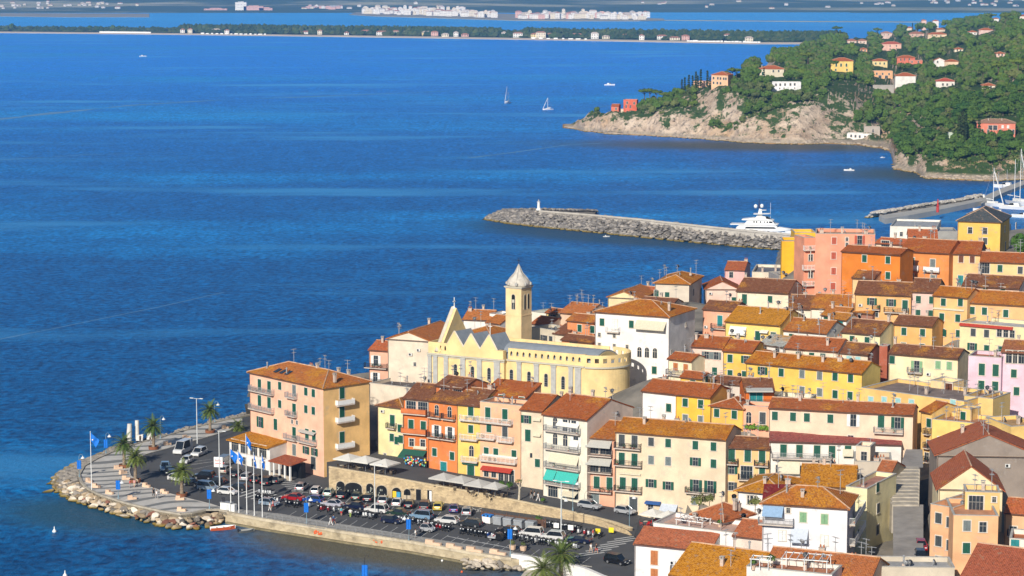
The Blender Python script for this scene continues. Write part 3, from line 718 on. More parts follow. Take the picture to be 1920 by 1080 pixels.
h7 = house('cream house with four open loggias, grey, beige and teal awnings', (1018, 776), (1101, 787), 424, 158, (.7, .68, .56), RB, lich=.2, rp=42, roof='g', sidewall=(.66, .55, .46), group=GRP,
    wins=[(14, [1041], 'ag'), (16, [1060, 1076], 'Ow'), (44, [1041], 'ay'), (44, [1060], 'ab'), (46, [1080], 'Ow'), (84, [1040, 1060, 1080], 'gn'), (118, [1042, 1070], 'gn'), (141, [1037], 'Gw'), (140, [1076], 'Gn')], balc=[(28, 1025, 1089, 'y'), (62, 1025, 1089, 'y'), (96, 1025, 1089, 'y'), (128, 1025, 1089, 'y')],
    awn=[(10, 1046, 1087, .7, .5, 'white'), (41, 1070, 1086, .7, 1.4, 'white'), (71, 1031, 1046, .7, 1.4, 'beige'), (71, 1046, 1086, .9, 1.6, 'beige'), (103, 1025, 1044, 1.2, 1.5, 'teal'), (103, 1045, 1086, 1.2, 1.6, 'teal'), (138, 1057, 1084, 1.2, .6, 'beige')], chim=[(.55, .55, 0), (.1, .5, 0)], ant=[(.95, .6, 3)])
house('narrow salmon house with two grey awnings above a pink ground floor', (1101, 819), (1153, 823), 419.5, 130, (.76, .44, .3), (.34, .12, .03), lich=.35, rp=34, roof='g', group=GRP,
    wins=[(18, [1112, 1136], 'Gn'), (52, [1112, 1136], 'Gn'), (84, [1119, 1143], 'dg'), (118, [1116], 'Dy')], balc=[(32, 1101, 1149, 'k'), (64, 1101, 1149, 'k'), (100, 1101, 1149, 'k')], awn=[(4, 1102, 1148, 1.4, 1.0, 'grey'), (37, 1102, 1148, 1.4, 1.0, 'grey')], ant=[(.9, .6, 2), (.5, .7, 3)])
house('long cream apartment building with rows of dark green shutters facing the car park', (1154, 808), (1361, 824), 415, 152, (.7, .58, .41), (.38, .14, .02), lich=.6, rp=27, roof='g', cat='apartment block', name='apartment_block',
    wins=[(17, [1166, 1190], 'dn'), (51, [1166, 1190], 'dg'), (97, [1168, 1190], 'dg'), (15, [1221], 'sn'), (15, [1253], 'sg'), (49, [1221, 1253], 'sy'), (93, [1221], 'og'), (95, [1253], 'og'), (15, [1304, 1338], 'sg'), (46, [1304], 'og'), (47, [1338], 'sg'), (91, [1305], 'Og'), (91, [1332], 'Og'), (119, [1302], 'sy'), (134, [1188], 'Dn'), (140, [1220], 'gw')],
    balc=[(30, 1154, 1203, 'k'), (62, 1154, 1204, 'k'), (110, 1154, 1204, 'k'), (103, 1287, 1341, 'k')], awn=[(76, 1162, 1202, .3, .1, 'beige'), (126, 1211, 1240, .9, .2, 'navy'), (129, 1240, 1271, 1.4, 1.0, 'pale')], chim=[(.22, .3, 0), (.45, .75, 2), (.32, .8, 0)], ant=[(.72, .5, 1), (.9, .7, 0)])
house('small yellow house with green shutters and black balconies under a brown lean roof', (1357, 838), (1443, 842), 409, 100, (.74, .54, .26), BR, lich=.25, rp=19, roof='g', depth=8, tanp=.3, wins=[(15, [1372], 'dg'), (14, [1402, 1429], 'dg'), (42, [1372, 1429], 'sg'), (46, [1400], 'Gn'), (73, [1371], 'sn')], balc=[(30, 1358, 1384, 'k'), (31, 1415, 1441, 'k'), (58, 1385, 1416, 'k')], group=GRP)
house('white house with tall green doors below a maroon flat roof', (1443, 827), (1690, 834), 408, 74, (.74, .72, .66), (.3, .09, .08), lich=.0, rp=21, roof='s', tanp=.16, depth=13, wins=[(17, [1469, 1499, 1532, 1560], 'dg'), (16, [1590], 'dg'), (52, [1460, 1500], 'gn')], balc=[(30, 1447, 1560, 'y')], awn=[(36, 1459, 1500, 1.2, 1.9, 'beige'), (10, 1580, 1600, 1, 1, 'beige')], chim=[(.15, .5, 1), (.75, .7, 2), (.95, .5, 2)], ant=[(.02, .8, 0), (.3, .6, 0), (.35, .6, 0), (.6, .5, 0), (.62, .8, 3), (.8, .6, 2), (.84, .6, 2)])
# ---------------- middle rows
house('plain white house end with a single green shutter below a red roof', (1204, 732), (1267, 739), 434, 58, (.78, .77, .74), RB, lich=.15, rp=20, roof='g', depth=9, wins=[(27, [1254], 'sg')])
house('golden yellow house with grey and green shutters joined to the white end house', (1267, 739), (1332, 745), 430, 50, (.76, .5, .07), RB, lich=.15, rp=22, roof='g', depth=9.5, sidewall=(.7, .5, .14), wins=[(14, [1285, 1314], 'sg'), (44, [1285, 1314], 'sy')], ant=[(.9, .3, 1), (.95, .6, 0), (.5, .5, 3)])
house('small yellow roof tower with a green shutter above the golden house', (1276, 706), (1317, 710), 436, 22, (.76, .53, .1), RB, lich=.15, rp=9, roof='g', depth=4.5, side=[(1324, 713, 'sg')], wins=[(12, [1299], 'sg')], below=3, name='roof_tower', cat='roof storey')
house('yellow house with one open green shutter and hipped red roof', (1333, 760), (1393, 766), 425, 40, (.75, .5, .12), RB, lich=.1, rp=23, roof='h', depth=8, wins=[(13, [1344], 'sg'), (13, [1377], 'sg')], chim=[(.75, .3, 1)])
house('peach lower house with arched dark doors next to climbing plants', (1394, 760), (1442, 763), 422, 40, (.78, .44, .3), (.5, .16, .06), roof='f', depth=4.5, wins=[(22, [1404], 'an'), (22, [1430], 'dn')], chim=[(.1, .3, 0)])
house('deep orange roof storey with a dark pergola over its balcony', (1396, 733), (1452, 733), 427, 28, (.6, .17, .03), BR, lich=.2, rp=24, roof='g', wins=[(13, [1412, 1424], 'dt')], balc=[(25, 1395, 1450, 'k')], chim=[(.9, .5, 1)], ant=[(.95, .7, 1)], awn=[(-6, 1398, 1448, 1.8, .3, 'grey')], below=4)
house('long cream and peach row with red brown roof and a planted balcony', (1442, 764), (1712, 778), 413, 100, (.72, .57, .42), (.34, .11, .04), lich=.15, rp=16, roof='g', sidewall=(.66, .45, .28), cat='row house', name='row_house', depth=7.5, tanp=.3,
    wins=[(15, [1453, 1487], 'sg'), (15, [1513, 1557], 'sg'), (16, [1600], 'Ow'), (16, [1652], 'dg'), (17, [1683], 'dg'), (52, [1595], 'gn')], balc=[(35, 1639, 1694, 'y')], chim=[(.2, .4, 0), (.85, .3, 1), (.6, .5, 0)], ant=[(.5, .4, 0), (.35, .6, 1)])
house('wide bright yellow house with two rows of green shutters and ochre roof', (1399, 679), (1616, 700), 450, 62, (.78, .57, .13), OC, lich=.6, rp=18, roof='g', depth=9, sidewall=(.7, .6, .2),
    wins=[(13, [1430, 1465], 'sg'), (12, [1504, 1537], 'sy'), (11, [1566, 1595], 'sg'), (43, [1504, 1537], 'sy'), (44, [1566], 'sg'), (44, [1594], 'sg')], chim=[(.2, .3, 0), (.4, .35, 0), (.62, .3, 0), (.75, .4, 2)], ant=[(.95, .8, 3), (.35, .6, 0)])
house('pale pink house with blue green open shutters next to a yellow one', (1296, 649), (1356, 653), 460, 62, (.78, .56, .46), RB, lich=.15, rp=20, roof='g', depth=9, wins=[(15, [1325, 1343], 'oy'), (44, [1340], 'sg')], chim=[(.3, .4, 2), (.03, .3, 0)])
house('mustard yellow house with dark green shutters left of the wide yellow row', (1356, 657), (1411, 661), 457, 50, (.76, .54, .12), RB, lich=.2, rp=20, roof='g', depth=9, wins=[(14, [1369, 1399], 'sg'), (43, [1369, 1396], 'sg')], chim=[(.6, .9, 1)])
house('low brown roofed house carrying a glazed veranda', (1412, 663), (1472, 667), 459, 30, (.76, .72, .64), BR, lich=.3, rp=12, roof='g', depth=7, ant=[(.3, .6, 3)])
house('glass roofed white veranda standing on the brown roof', (1424, 644), (1469, 650), 461, 18, (.7, .7, .66), (.5, .5, .45), rp=8, roof='s', depth=4, wins=[(7, [1434, 1458], 'gn')], below=2, name='veranda', cat='veranda')
house('cream house with three green shutters under a long red roof', (1472, 652), (1571, 659), 455, 40, (.74, .64, .5), (.38, .12, .04), lich=.1, rp=20, roof='g', depth=10, wins=[(13, [1497, 1522, 1543], 'sg')], chim=[(.75, .2, 0)], ant=[(.5, .5, 1)])
house('bright yellow house with broad ochre roof and a white awning', (1360, 602), (1463, 610), 482, 50, (.8, .63, .2), (.44, .2, .01), lich=.85, rp=30, roof='g', wins=[(24, [1421], 'dg'), (24, [1450], 'dg'), (22, [1383], 'gn')], awn=[(8, 1369, 1400, .9, 1.5, 'white'), (11, 1427, 1442, .9, .3, 'white')], chim=[(.55, .5, 1), (.68, .9, 0), (.5, .3, 1)], ant=[(.95, .6, 1), (.97, .9, 3)], side=[])
house('white house with a patterned frieze and one green window', (1462, 618), (1550, 625), 478, 34, (.76, .74, .68), (.38, .14, .04), lich=.45, rp=24, roof='g', wins=[(13, [1484], 'sg')], chim=[(.35, .4, 1), (.85, .5, 0), (.7, .3, 1)], ant=[(.1, .3, 1), (.15, .6, 1)])
house('salmon house with one balcony behind the tall white palazzo', (1318, 579), (1377, 583), 497, 50, (.76, .42, .28), BR, lich=.2, rp=15, roof='g', depth=8, wins=[(20, [1350], 'dt')], balc=[(34, 1335, 1366, 'k')])
house('little white stepped house between orange roofs', (1540, 590), (1584, 594), 492, 42, (.76, .75, .7), (.42, .16, .04), lich=.5, rp=17, roof='g', wins=[(9, [1549], 'sg'), (9, [1576], 'dg')], ant=[(.8, .5, 1)], chim=[(.2, .4, 0)])
house('white gabled cottage with a grey window and green door', (1556, 597), (1587, 600), 488, 40, (.77, .76, .72), (.4, .17, .04), lich=.6, rp=12, roof='g', wins=[(10, [1563], 'sy'), (12, [1576], 'dt')], sidewall=(.6, .58, .5))
house('rough brown plastered gable house beside the little white ones', (1600, 585), (1636, 588), 490, 40, (.33, .18, .13), (.4, .17, .05), lich=.5, rp=16, roof='g', depth=9)
house('cream house with dotted frieze and brown lichened roof', (1578, 622), (1650, 628), 474, 36, (.76, .7, .42), BR, lich=.35, rp=26, roof='g', wins=[(13, [1598, 1626], 'sg')], ant=[(.15, .5, 2), (.2, .1, 1)], chim=[(.95, .5, 0)])
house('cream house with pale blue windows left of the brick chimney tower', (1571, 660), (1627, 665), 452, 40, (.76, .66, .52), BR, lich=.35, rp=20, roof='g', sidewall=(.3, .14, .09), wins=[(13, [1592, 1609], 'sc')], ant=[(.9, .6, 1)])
house('square red brick chimney tower between two brown roofs', (1649, 648), (1664, 649), 452, 64, (.36, .12, .07), (.3, .1, .05), rp=4, roof='f', depth=2.2, name='brick_tower', cat='tower')
house('pale yellow house with light green shutters and one iron balcony', (1667, 662), (1796, 672), 448, 48, (.76, .66, .42), BR, lich=.3, rp=18, roof='g', wins=[(12, [1673], 'sg'), (21, [1719], 'dl'), (15, [1759, 1780], 'sl')], balc=[(32, 1703, 1731, 'y')], chim=[(.0, .5, 0)], ant=[(.85, .4, 1)])
house('ochre house with two square green shutters under a brown roof', (1676, 607), (1748, 612), 475, 46, (.72, .47, .17), BR, lich=.25, rp=17, roof='g', wins=[(13, [1695, 1730], 'sg'), (41, [1694, 1729], 'sg')], chim=[(.1, .6, 0)])
house('tall ochre block with four rows of green windows', (1750, 553), (1814, 558), 480, 100, (.74, .5, .22), (.4, .14, .02), lich=.6, rp=14, roof='g', depth=8, wins=[(12, [1769], 'sg'), (10, [1801], 'sg'), (40, [1766, 1796], 'sg'), (69, [1767, 1797], 'sg'), (70, [1766], 'og'), (101, [1766, 1795], 'sg')], ant=[(.95, .4, 3), (.9, .8, 3)], awn=[(23, 1749, 1808, .25, .1, 'beige')])
house('ochre house with three green shutters under a long orange roof at the right', (1807, 566), (1925, 573), 478, 40, (.74, .5, .24), (.42, .15, .03), lich=.35, rp=24, roof='g', wins=[(15, [1823, 1846], 'sg'), (17, [1886], 'sg')])
house('cream block with a grey flat roof and a glazed white veranda', (1800, 604), (1930, 615), 470, 90, (.76, .66, .38), (.42, .43, .44), roof='f', depth=9, wins=[(17, [1825, 1850], 'sn'), (14, [1874, 1886, 1898], 'gw'), (44, [1823], 'og'), (46, [1850, 1876], 'sg')], awn=[(1, 1800, 1900, .5, .3, 'red')])
house('lilac house with tall green shutters and a broken roof terrace', (1816, 667), (1878, 671), 436, 130, (.66, .5, .58), (.4, .17, .1), rp=9, roof='f', depth=7, wins=[(24, [1841, 1867], 'dg'), (56, [1840, 1866], 'dg')], chim=[(.7, .5, 0)])
house('pink lilac house with a covered roof loggia at the right edge', (1878, 659), (1935, 662), 435, 135, (.72, .52, .6), (.3, .12, .06), lich=.3, rp=18, roof='g', depth=9, wins=[(9, [1897], 'Gn'), (9, [1910], 'Gn'), (40, [1901], 'sg'), (73, [1906], 'sg')])
house('long yellow building with sky blue windows and a brown roof deck', (1615, 727), (1808, 753), 430, 80, (.76, .55, .2), (.22, .17, .15), roof='f', depth=13, wins=[(22, [1633], 'sc'), (19, [1658], 'sc'), (18, [1684], 'sc'), (17, [1709], 'sc'), (7, [1787], 'sc')], ant=[(.3, .5, 1), (.45, .3, 1), (.6, .6, 1), (.75, .8, 0)], chim=[(.5, .4, 0)])
house('pale yellow roof cabin with brown door on the long yellow deck', (1745, 713), (1786, 718), 434, 22, (.76, .64, .34), (.4, .42, .45), roof='f', depth=4.5, wins=[(14, [1779], 'Db')], below=2, name='roof_cabin', cat='roof storey')
house('yellow end block of the long building with cluttered terrace', (1808, 742), (1862, 748), 421, 75, (.74, .58, .24), (.3, .2, .18), roof='f', depth=8, ant=[(.2, .4, 0), (.5, .5, 3), (.8, .3, 0)])
house('yellow stair cabin with green door above the lower terrace', (1792, 764), (1820, 768), 412, 30, (.76, .57, .22), (.3, .35, .42), roof='f', depth=3.5, wins=[(14, [1806], 'sg')], below=2, name='stair_cabin', cat='roof storey')
house('low yellow terrace block with plain walls under the lilac houses', (1748, 786), (1848, 796), 408, 70, (.78, .6, .2), (.4, .2, .12), roof='f', depth=8, ant=[(.15, .4, 0), (.3, .4, 0), (.7, .6, 1)], wins=[(60, [1755], 'gn')])
house('yellow stepped wall block at the right of the low terrace', (1848, 782), (1896, 800), 404, 60, (.78, .6, .22), (.4, .25, .12), roof='f', depth=6)
house('slim yellow house with small stacked balconies on the alley', (1727, 770), (1747, 774), 413, 112, (.74, .55, .2), RB, rp=9, roof='g', depth=8, wins=[(20, [1742], 'sg'), (60, [1742], 'gn'), (84, [1738], 'gn')], balc=[(40, 1737, 1746, 'k'), (66, 1737, 1746, 'k'), (92, 1737, 1746, 'k')])
# ---------------- upper town by the harbour
house('burnt orange apartment house with plain wall and dark green shutters', (1578, 471), (1688, 478), 505, 78, (.62, .22, .035), RB, lich=.05, rp=11, roof='g', depth=8, tanp=.22, wins=[(11, [1621, 1665], 'sg'), (40, [1620, 1665], 'sg')])
house('orange house with arched moulded windows and white solid balconies', (1688, 470), (1780, 475), 512, 62, (.68, .29, .09), RB, lich=.12, rp=24, roof='g', wins=[(21, [1710], 'dg'), (22, [1749], 'dy'), (48, [1709], 'sy'), (49, [1749], 'sy')], balc=[(34, 1694, 1723, 's'), (35, 1733, 1763, 's'), (60, 1694, 1723, 'w')])
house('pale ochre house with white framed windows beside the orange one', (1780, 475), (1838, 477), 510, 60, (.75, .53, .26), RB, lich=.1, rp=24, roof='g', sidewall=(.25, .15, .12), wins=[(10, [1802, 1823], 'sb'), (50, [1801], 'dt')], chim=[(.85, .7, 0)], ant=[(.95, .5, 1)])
house('low cream house with dark green shutters at the right edge', (1838, 490), (1925, 493), 505, 40, (.76, .6, .3), RB, lich=.15, rp=18, roof='g', wins=[(12, [1846], 'Gg'), (12, [1875], 'sg'), (14, [1913], 'sn')])
house('pinkish low house below a wide brown tiled roof', (1804, 535), (1911, 541), 488, 30, (.72, .55, .46), BR, lich=.3, rp=22, roof='g', wins=[(6, [1848, 1880], 'sg')])
house('ochre house with a long iron balcony and air conditioner', (1603, 550), (1708, 554), 490, 55, (.72, .47, .2), BR, lich=.3, rp=24, roof='g', wins=[(14, [1635], 'og'), (15, [1671], 'sg'), (19, [1697], 'dg'), (36, [1642], 'gn')], balc=[(32, 1658, 1704, 'k'), (28, 1636, 1650, 'k')])
house('faded pink house with four green shutters', (1708, 546), (1758, 548), 488, 52, (.66, .48, .42), BR, lich=.3, rp=25, roof='g', sidewall=(.6, .5, .25), wins=[(15, [1722, 1747], 'sg'), (41, [1721, 1745], 'sg')], ant=[(.6, .6, 3)])
hU8 = house('large yellow villa block with a slate grey hip roof near the marina', (1796, 413), (1876, 416), 565, 60, (.76, .53, .13), (.1, .115, .125), lich=-2, rp=34, roof='h', depth=16, tanp=.5, sidewall=(.66, .47, .13), wins=[(18, [1819, 1847], 'gw'), (37, [1847], 'sn')], side=[(1884, 429, 'gw'), (1894, 426, 'gw'), (1905, 423, 'gw'), (1885, 462, 'dn'), (1895, 458, 'dn'), (1903, 450, 'gw')], yaw=-20, cat='villa', name='villa')
house('tall salmon pink apartment block with red blinds and side balconies', (1529, 438), (1641, 439), 520, 112, (.76, .36, .24), (.5, .3, .2), roof='f', depth=11, yaw=-8, cat='apartment block', name='apartment_block', wins=[(13, [1564], 'sr'), (41, [1563], 'sr'), (70, [1563], 'sr'), (98, [1562], 'sr'), (10, [1588], 'wn'), (20, [1588], 'wn'), (12, [1612], 'Or')], lside=[(1520, 480, 'sg'), (1520, 512, 'sg')], balc=[(26, 1598, 1640, 'y')], chim=[(.1, .6, 2), (.45, .7, 0), (.85, .6, 2)], ant=[(.25, .5, 1), (.7, .5, 1), (.9, .3, 3)])
house('salmon balcony wing on the left of the tall pink block', (1508, 446), (1529, 441), 527, 110, (.7, .34, .22), (.5, .3, .2), roof='f', depth=6, yaw=15, wins=[(40, [1520], 'gw'), (72, [1520], 'gw')], balc=[(22, 1506, 1528, 'w'), (58, 1504, 1528, 'w'), (88, 1504, 1528, 'w')])
house('peeling golden yellow wall house in front of the pink block', (1466, 452), (1505, 455), 570, 46, (.74, .44, .03), (.4, .3, .2), roof='f', depth=9, yaw=-5, wins=[(19, [1503], 'sg')])
house('upper golden yellow cube behind the peeling wall house', (1490, 436), (1530, 430), 585, 30, (.78, .5, .05), (.6, .55, .45), roof='f', depth=8, yaw=0)
house('pink low harbour house with a red tiled roof and white window', (1359, 506), (1396, 510), 610, 22, (.76, .42, .38), TC, lich=0, rp=18, roof='g', wins=[(8, [1371], 'gw')], chim=[(.9, .6, 2)], yaw=-12, depth=14, tanp=.2)
house('cream harbour shed with a dark grey flat roof', (1410, 510), (1468, 512), 585, 16, (.72, .64, .5), (.17, .17, .19), roof='f', depth=16, yaw=-10, chim=[(.3, .3, 0), (.7, .5, 0)])
house('dark grey roofed arcade building with white round arches', (1460, 517), (1508, 508), 575, 30, (.3, .28, .26), (.2, .19, .19), roof='f', depth=8, yaw=12, wins=[(16, [1473, 1481, 1489, 1497], 'aw')])
house('plain pink gabled wall house with a terrace pergola', (1323, 541), (1385, 532), 545, 45, (.76, .56, .46), RB, lich=.1, roof='x', apex=14, depth=9, yaw=-2, wins=[(30, [1376], 'sg')])
house('cream house with a long brown tiled roof and two green shutters', (1381, 545), (1478, 550), 520, 45, (.78, .67, .5), BR, lich=.2, rp=25, roof='g', wins=[(15, [1396], 'dg'), (13, [1444], 'sg')], chim=[(.0, .6, 0)])
house('wide brown roofed house cluster behind the little white cottages', (1478, 578), (1540, 580), 505, 26, (.74, .68, .55), BR, lich=.35, rp=26, roof='g', ant=[(.2, .4, 1), (.45, .4, 1), (.3, .8, 3)], chim=[(.1, .2, 1)])
house('orange roofed house with a small green shutter among antennas', (1520, 577), (1606, 581), 500, 26, (.74, .68, .55), (.38, .14, .04), lich=.5, rp=27, roof='g', ant=[(.3, .5, 1), (.6, .4, 0), (.9, .5, 1)], wins=[(9, [1550], 'sg')])
house('small yellow and white roof house beside the orange apartment house', (1598, 520), (1640, 523), 500, 30, (.74, .55, .3), BR, lich=.3, rp=20, roof='g')
house('little cottage with a pink roof behind the orange block', (1642, 455), (1694, 459), 560, 12, (.75, .6, .45), TC, lich=.0, rp=10, roof='g', wins=[(4, [1660], 'Gg')], chim=[(.5, .5, 0)])
house('red roofed small house with skylight below the harbour terminal', (1703, 448), (1758, 452), 560, 14, (.75, .7, .6), TC, lich=.05, rp=18, roof='g', chim=[(.4, .4, 0), (.9, .6, 2)], yaw=-8)
# ---------------- far left group and around the church
house('big beige windowless gable house left of the church', (727, 634), (806, 640), 490, 90, (.7, .61, .48), (.44, .16, .05), lich=.2, roof='x', apex=14, depth=17, yaw=-22, wins=[(45, [778], 'wn'), (82, [777], 'wn')], chim=[(.3, .9, 0)], ant=[(.1, .2, 0), (.2, .1, 3)])
house('pink house with two long balconies overlooking the sea', (692, 655), (727, 658), 497, 66, (.74, .46, .33), TC, lich=0, rp=14, roof='g', depth=8, wins=[(20, [705], 'Ow'), (52, [704], 'Ow')], balc=[(33, 686, 727, 'k'), (62, 686, 727, 'k')], yaw=-22, chim=[(.4, .4, 0)])
house('low beige annex with a dark domed flat roof', (694, 718), (779, 728), 484, 40, (.68, .6, .47), (.1, .085, .08), roof='f', depth=9)
house('tall white palazzo with a long orange roof behind the church apse', (1116, 584), (1254, 594), 487, 140, (.78, .77, .75), (.42, .14, .02), lich=.55, rp=15, roof='h', depth=14, tanp=.3, cat='palazzo', name='palazzo', wins=[(19, [1129, 1184], 'sg'), (22, [1153], 'dw'), (43, [1124, 1152], 'wr'), (62, [1124, 1152, 1176], 'wy'), (70, [1199, 1213, 1228], 'ab'), (102, [1227], 'sg'), (124, [1227], 'sy')], side=[(1286, 609, 'wb'), (1285, 650, 'wb'), (1259, 660, 'wb')], balc=[(35, 1139, 1163, 'w')], chim=[(.9, .3, 0)], awn=[(10, 1194, 1250, 1.6, 1.5, 'beige')])
house('white projecting wing of the palazzo with an iron veranda', (1192, 624), (1252, 630), 484.5, 100, (.77, .76, .73), (.3, .3, .3), roof='f', depth=2.6, wins=[(33, [1199, 1213, 1228], 'ab'), (64, [1228], 'sg'), (88, [1228], 'sy')])
house('orange house with white framed green windows left of the palazzo', (1063, 600), (1114, 605), 500, 55, (.68, .29, .12), (.38, .13, .04), lich=.35, rp=13, roof='g', wins=[(13, [1087, 1111], 'sg')])
house('low orange porch house with a green window behind the church', (1053, 636), (1112, 643), 494, 25, (.64, .26, .12), BR, lich=.25, rp=13, roof='g', depth=5, wins=[(7, [1076], 'sg')])
house('small brown roofed cream house beside the bell tower', (1038, 624), (1062, 627), 500, 25, (.72, .66, .52), BR, lich=.15, rp=17, roof='g', depth=9)
house('cream block in shade with black windows right of the tower', (997, 613), (1040, 620), 505, 25, (.6, .55, .42), (.12, .12, .13), roof='f', depth=6, wins=[(18, [1020, 1033], 'sn')])
house('white and yellow house with a flat roof on the seafront', (994, 584), (1024, 588), 525, 30, (.76, .72, .6), (.3, .5, .55), roof='f', depth=7, ant=[(.3, .4, 0), (.7, .5, 0)])
house('small yellow house with one green shutter near the sea edge', (1024, 585), (1048, 588), 520, 25, (.72, .58, .25), RB, lich=.3, rp=8, roof='g', wins=[(12, [1036], 'dg')])
house('orange roofed house with many antennas behind the orange one', (1050, 585), (1100, 590), 515, 20, (.7, .5, .35), (.45, .16, .05), lich=.15, rp=20, roof='g', ant=[(.1, .3, 0), (.3, .4, 0), (.5, .4, 0), (.7, .4, 0), (.9, .4, 0)], chim=[(.85, .7, 1)])
house('red roofed house directly right of the bell tower', (996, 606), (1030, 610), 515, 20, (.7, .62, .5), RB, lich=.05, rp=18, roof='g', depth=7)
house('pale yellow gabled house in front of the ochre seafront roof', (1140, 556), (1200, 563), 530, 26, (.74, .62, .36), (.42, .16, .05), lich=.3, roof='x', apex=11, depth=13, yaw=-20)
house('stained beige house with a brilliant orange hip roof', (1228, 530), (1292, 541), 535, 30, (.6, .54, .44), (.46, .17, .02), lich=.6, rp=22, roof='h', depth=15, yaw=-16, wins=[(20, [1231, 1251], 'sg')], side=[(1300, 548, 'sn'), (1314, 546, 'sn')], ant=[(.1, .1, 0), (.25, .2, 0), (.6, .3, 2), (.9, .8, 1)])
house('small red roofed house between the yellow gable and the orange hip roof', (1180, 548), (1222, 552), 540, 22, (.72, .6, .45), TC, lich=.1, rp=12, roof='g', depth=7)
house('low brown shed roof building before the stained beige house', (1200, 568), (1262, 572), 520, 20, (.6, .5, .4), BR, lich=.2, rp=14, roof='g', depth=6)
house('white gabled house with orange roof behind the church cross', (868, 598), (920, 606), 530, 30, (.76, .74, .68), (.46, .17, .05), lich=.2, rp=18, roof='g', chim=[(.1, .4, 2), (.5, .6, 0)], ant=[(.3, .4, 1)], yaw=-16)
house('white attic with a row of windows under an orange roof behind the church', (912, 604), (938, 607), 518, 26, (.74, .72, .68), (.44, .16, .04), lich=.2, rp=15, roof='g', wins=[(10, [916, 922, 928, 934], 'kn')])
house('orange hip roofed house just behind the church gables', (870, 624), (920, 629), 508, 24, (.74, .66, .5), (.42, .15, .03), lich=.35, rp=24, roof='h', depth=9)
house('white rooftop box among aerials behind the church', (918, 588), (938, 590), 530, 20, (.78, .77, .74), (.6, .6, .58), roof='f', depth=5)
# ---------------- house below the palazzo
house('small cream house with orange shutters below the palazzo corner', (1253, 672), (1297, 677), 458, 36, (.78, .7, .48), RB, lich=.1, rp=13, roof='g', wins=[(14, [1267, 1286], 'so')], balc=[(28, 1253, 1284, 'k')])
house('dark brown tiled low roof behind the yellow tower', (1335, 716), (1398, 722), 440, 16, (.6, .55, .48), BR, lich=.15, rp=13, roof='g')
house('cream terrace house with blue door right of the orange pergola', (1455, 744), (1520, 748), 428, 24, (.74, .68, .5), (.55, .45, .35), roof='f', depth=5, wins=[(10, [1493], 'du')], ant=[(.1, .5, 0), (.4, .5, 0)])
# ---------------- right foreground
house('white seafront house with wooden orange shutters at the lower edge', (1190, 1018), (1332, 1032), 352, 95, (.76, .75, .72), (.42, .14, .07), lich=.0, rp=30, roof='s', depth=4.5, tanp=.34, wins=[(24, [1227], 'do'), (27, [1285, 1300], 'do'), (58, [1227, 1272], 'do')], balc=[(45, 1260, 1305, 'k')])
house('white roof terrace block with railings on the seafront house', (1225, 980), (1382, 1000), 357, 25, (.76, .74, .7), (.55, .36, .28), roof='f', depth=8, below=2, ant=[(.2, .5, 0)])
house('pyramid tiled pavilion on the white roof terrace', (1307, 960), (1356, 971), 362, 26, (.76, .74, .7), (.4, .13, .05), lich=.0, rp=24, roof='h', depth=6.2, tanp=.5, wins=[(14, [1325], 'gn')], below=2, name='roof_pavilion', cat='roof storey', over=.9, chim=[(.95, .5, 0)])
house('broad ochre lichened roof house filling the lower edge', (1258, 1073), (1420, 1096), 322, 40, (.7, .5, .3), (.45, .17, .005), lich=1.1, rp=58, roof='g', tanp=.4, over=.8, chim=[(.65, .55, 1), (.5, .2, 0)], ant=[(.6, .2, 0), (.8, .7, 0)], depth=14)
house('wide tiled roof house with a white pergola terrace at the bottom', (1420, 1090), (1622, 1112), 314, 30, (.7, .5, .35), (.4, .14, .05), lich=.25, rp=70, roof='g', tanp=.42, over=.8, chim=[(.4, .8, 1)], ant=[(.1, .7, 0), (.2, .9, 0)], depth=15)
house('red tiled lower roof between white terrace and white block', (1375, 1003), (1440, 1010), 350, 30, (.7, .6, .5), (.42, .14, .06), lich=.05, rp=36, roof='g', depth=9)
house('white block with blue awnings and pale green shutters', (1430, 942), (1589, 952), 347, 110, (.72, .73, .75), (.42, .15, .03), lich=.45, rp=44, roof='h', depth=9, tanp=.42, sidewall=(.5, .52, .58), wins=[(12, [1478], 'wr'), (23, [1506], 'sl'), (24, [1546], 'sl'), (60, [1467], 'sw'), (64, [1546], 'sw')], balc=[(38, 1424, 1488, 'y')], sbalc=[(1591, 1611, 984, 'w'), (1591, 1611, 1022, 'w')], side=[(1600, 970, 'Gn'), (1600, 1008, 'Gn')], awn=[(2, 1432, 1470, 1.6, 1.4, 'blue'), (44, 1484, 1516, 1.6, 1.7, 'pale')], chim=[(.45, .2, 0), (.25, .3, 1)], ant=[(.25, .4, 0)])
house('flat maroon canopy roof beside the hipped roof of the white block', (1430, 940), (1482, 942), 349, 8, (.74, .74, .72), (.22, .03, .03), roof='s', rp=20, depth=5, tanp=.3, lich=-2, below=1)
house('white house under a large ochre lichen roof by the stairs', (1383, 918), (1470, 926), 378, 34, (.76, .75, .71), (.44, .17, .005), lich=1.1, rp=27, roof='h', depth=12, tanp=.34, wins=[(17, [1407, 1412], 'gw')], chim=[(.5, .2, 0), (.95, .3, 2)], over=.6)
house('ochre tiled roof house between the white and the cream blocks', (1500, 910), (1604, 914), 372, 30, (.72, .6, .4), (.42, .16, .01), lich=.9, rp=42, roof='g', depth=13, tanp=.34, chim=[(.2, .6, 0), (.4, .5, 0), (.3, .8, 0), (.55, .7, 2)])
house('peeling cream block with water tanks on its roof', (1602, 865), (1672, 867), 385, 60, (.5, .45, .37), (.35, .25, .2), roof='f', depth=8, chim=[(.6, .3, 2), (.75, .4, 2)], ant=[(.2, .5, 0)])
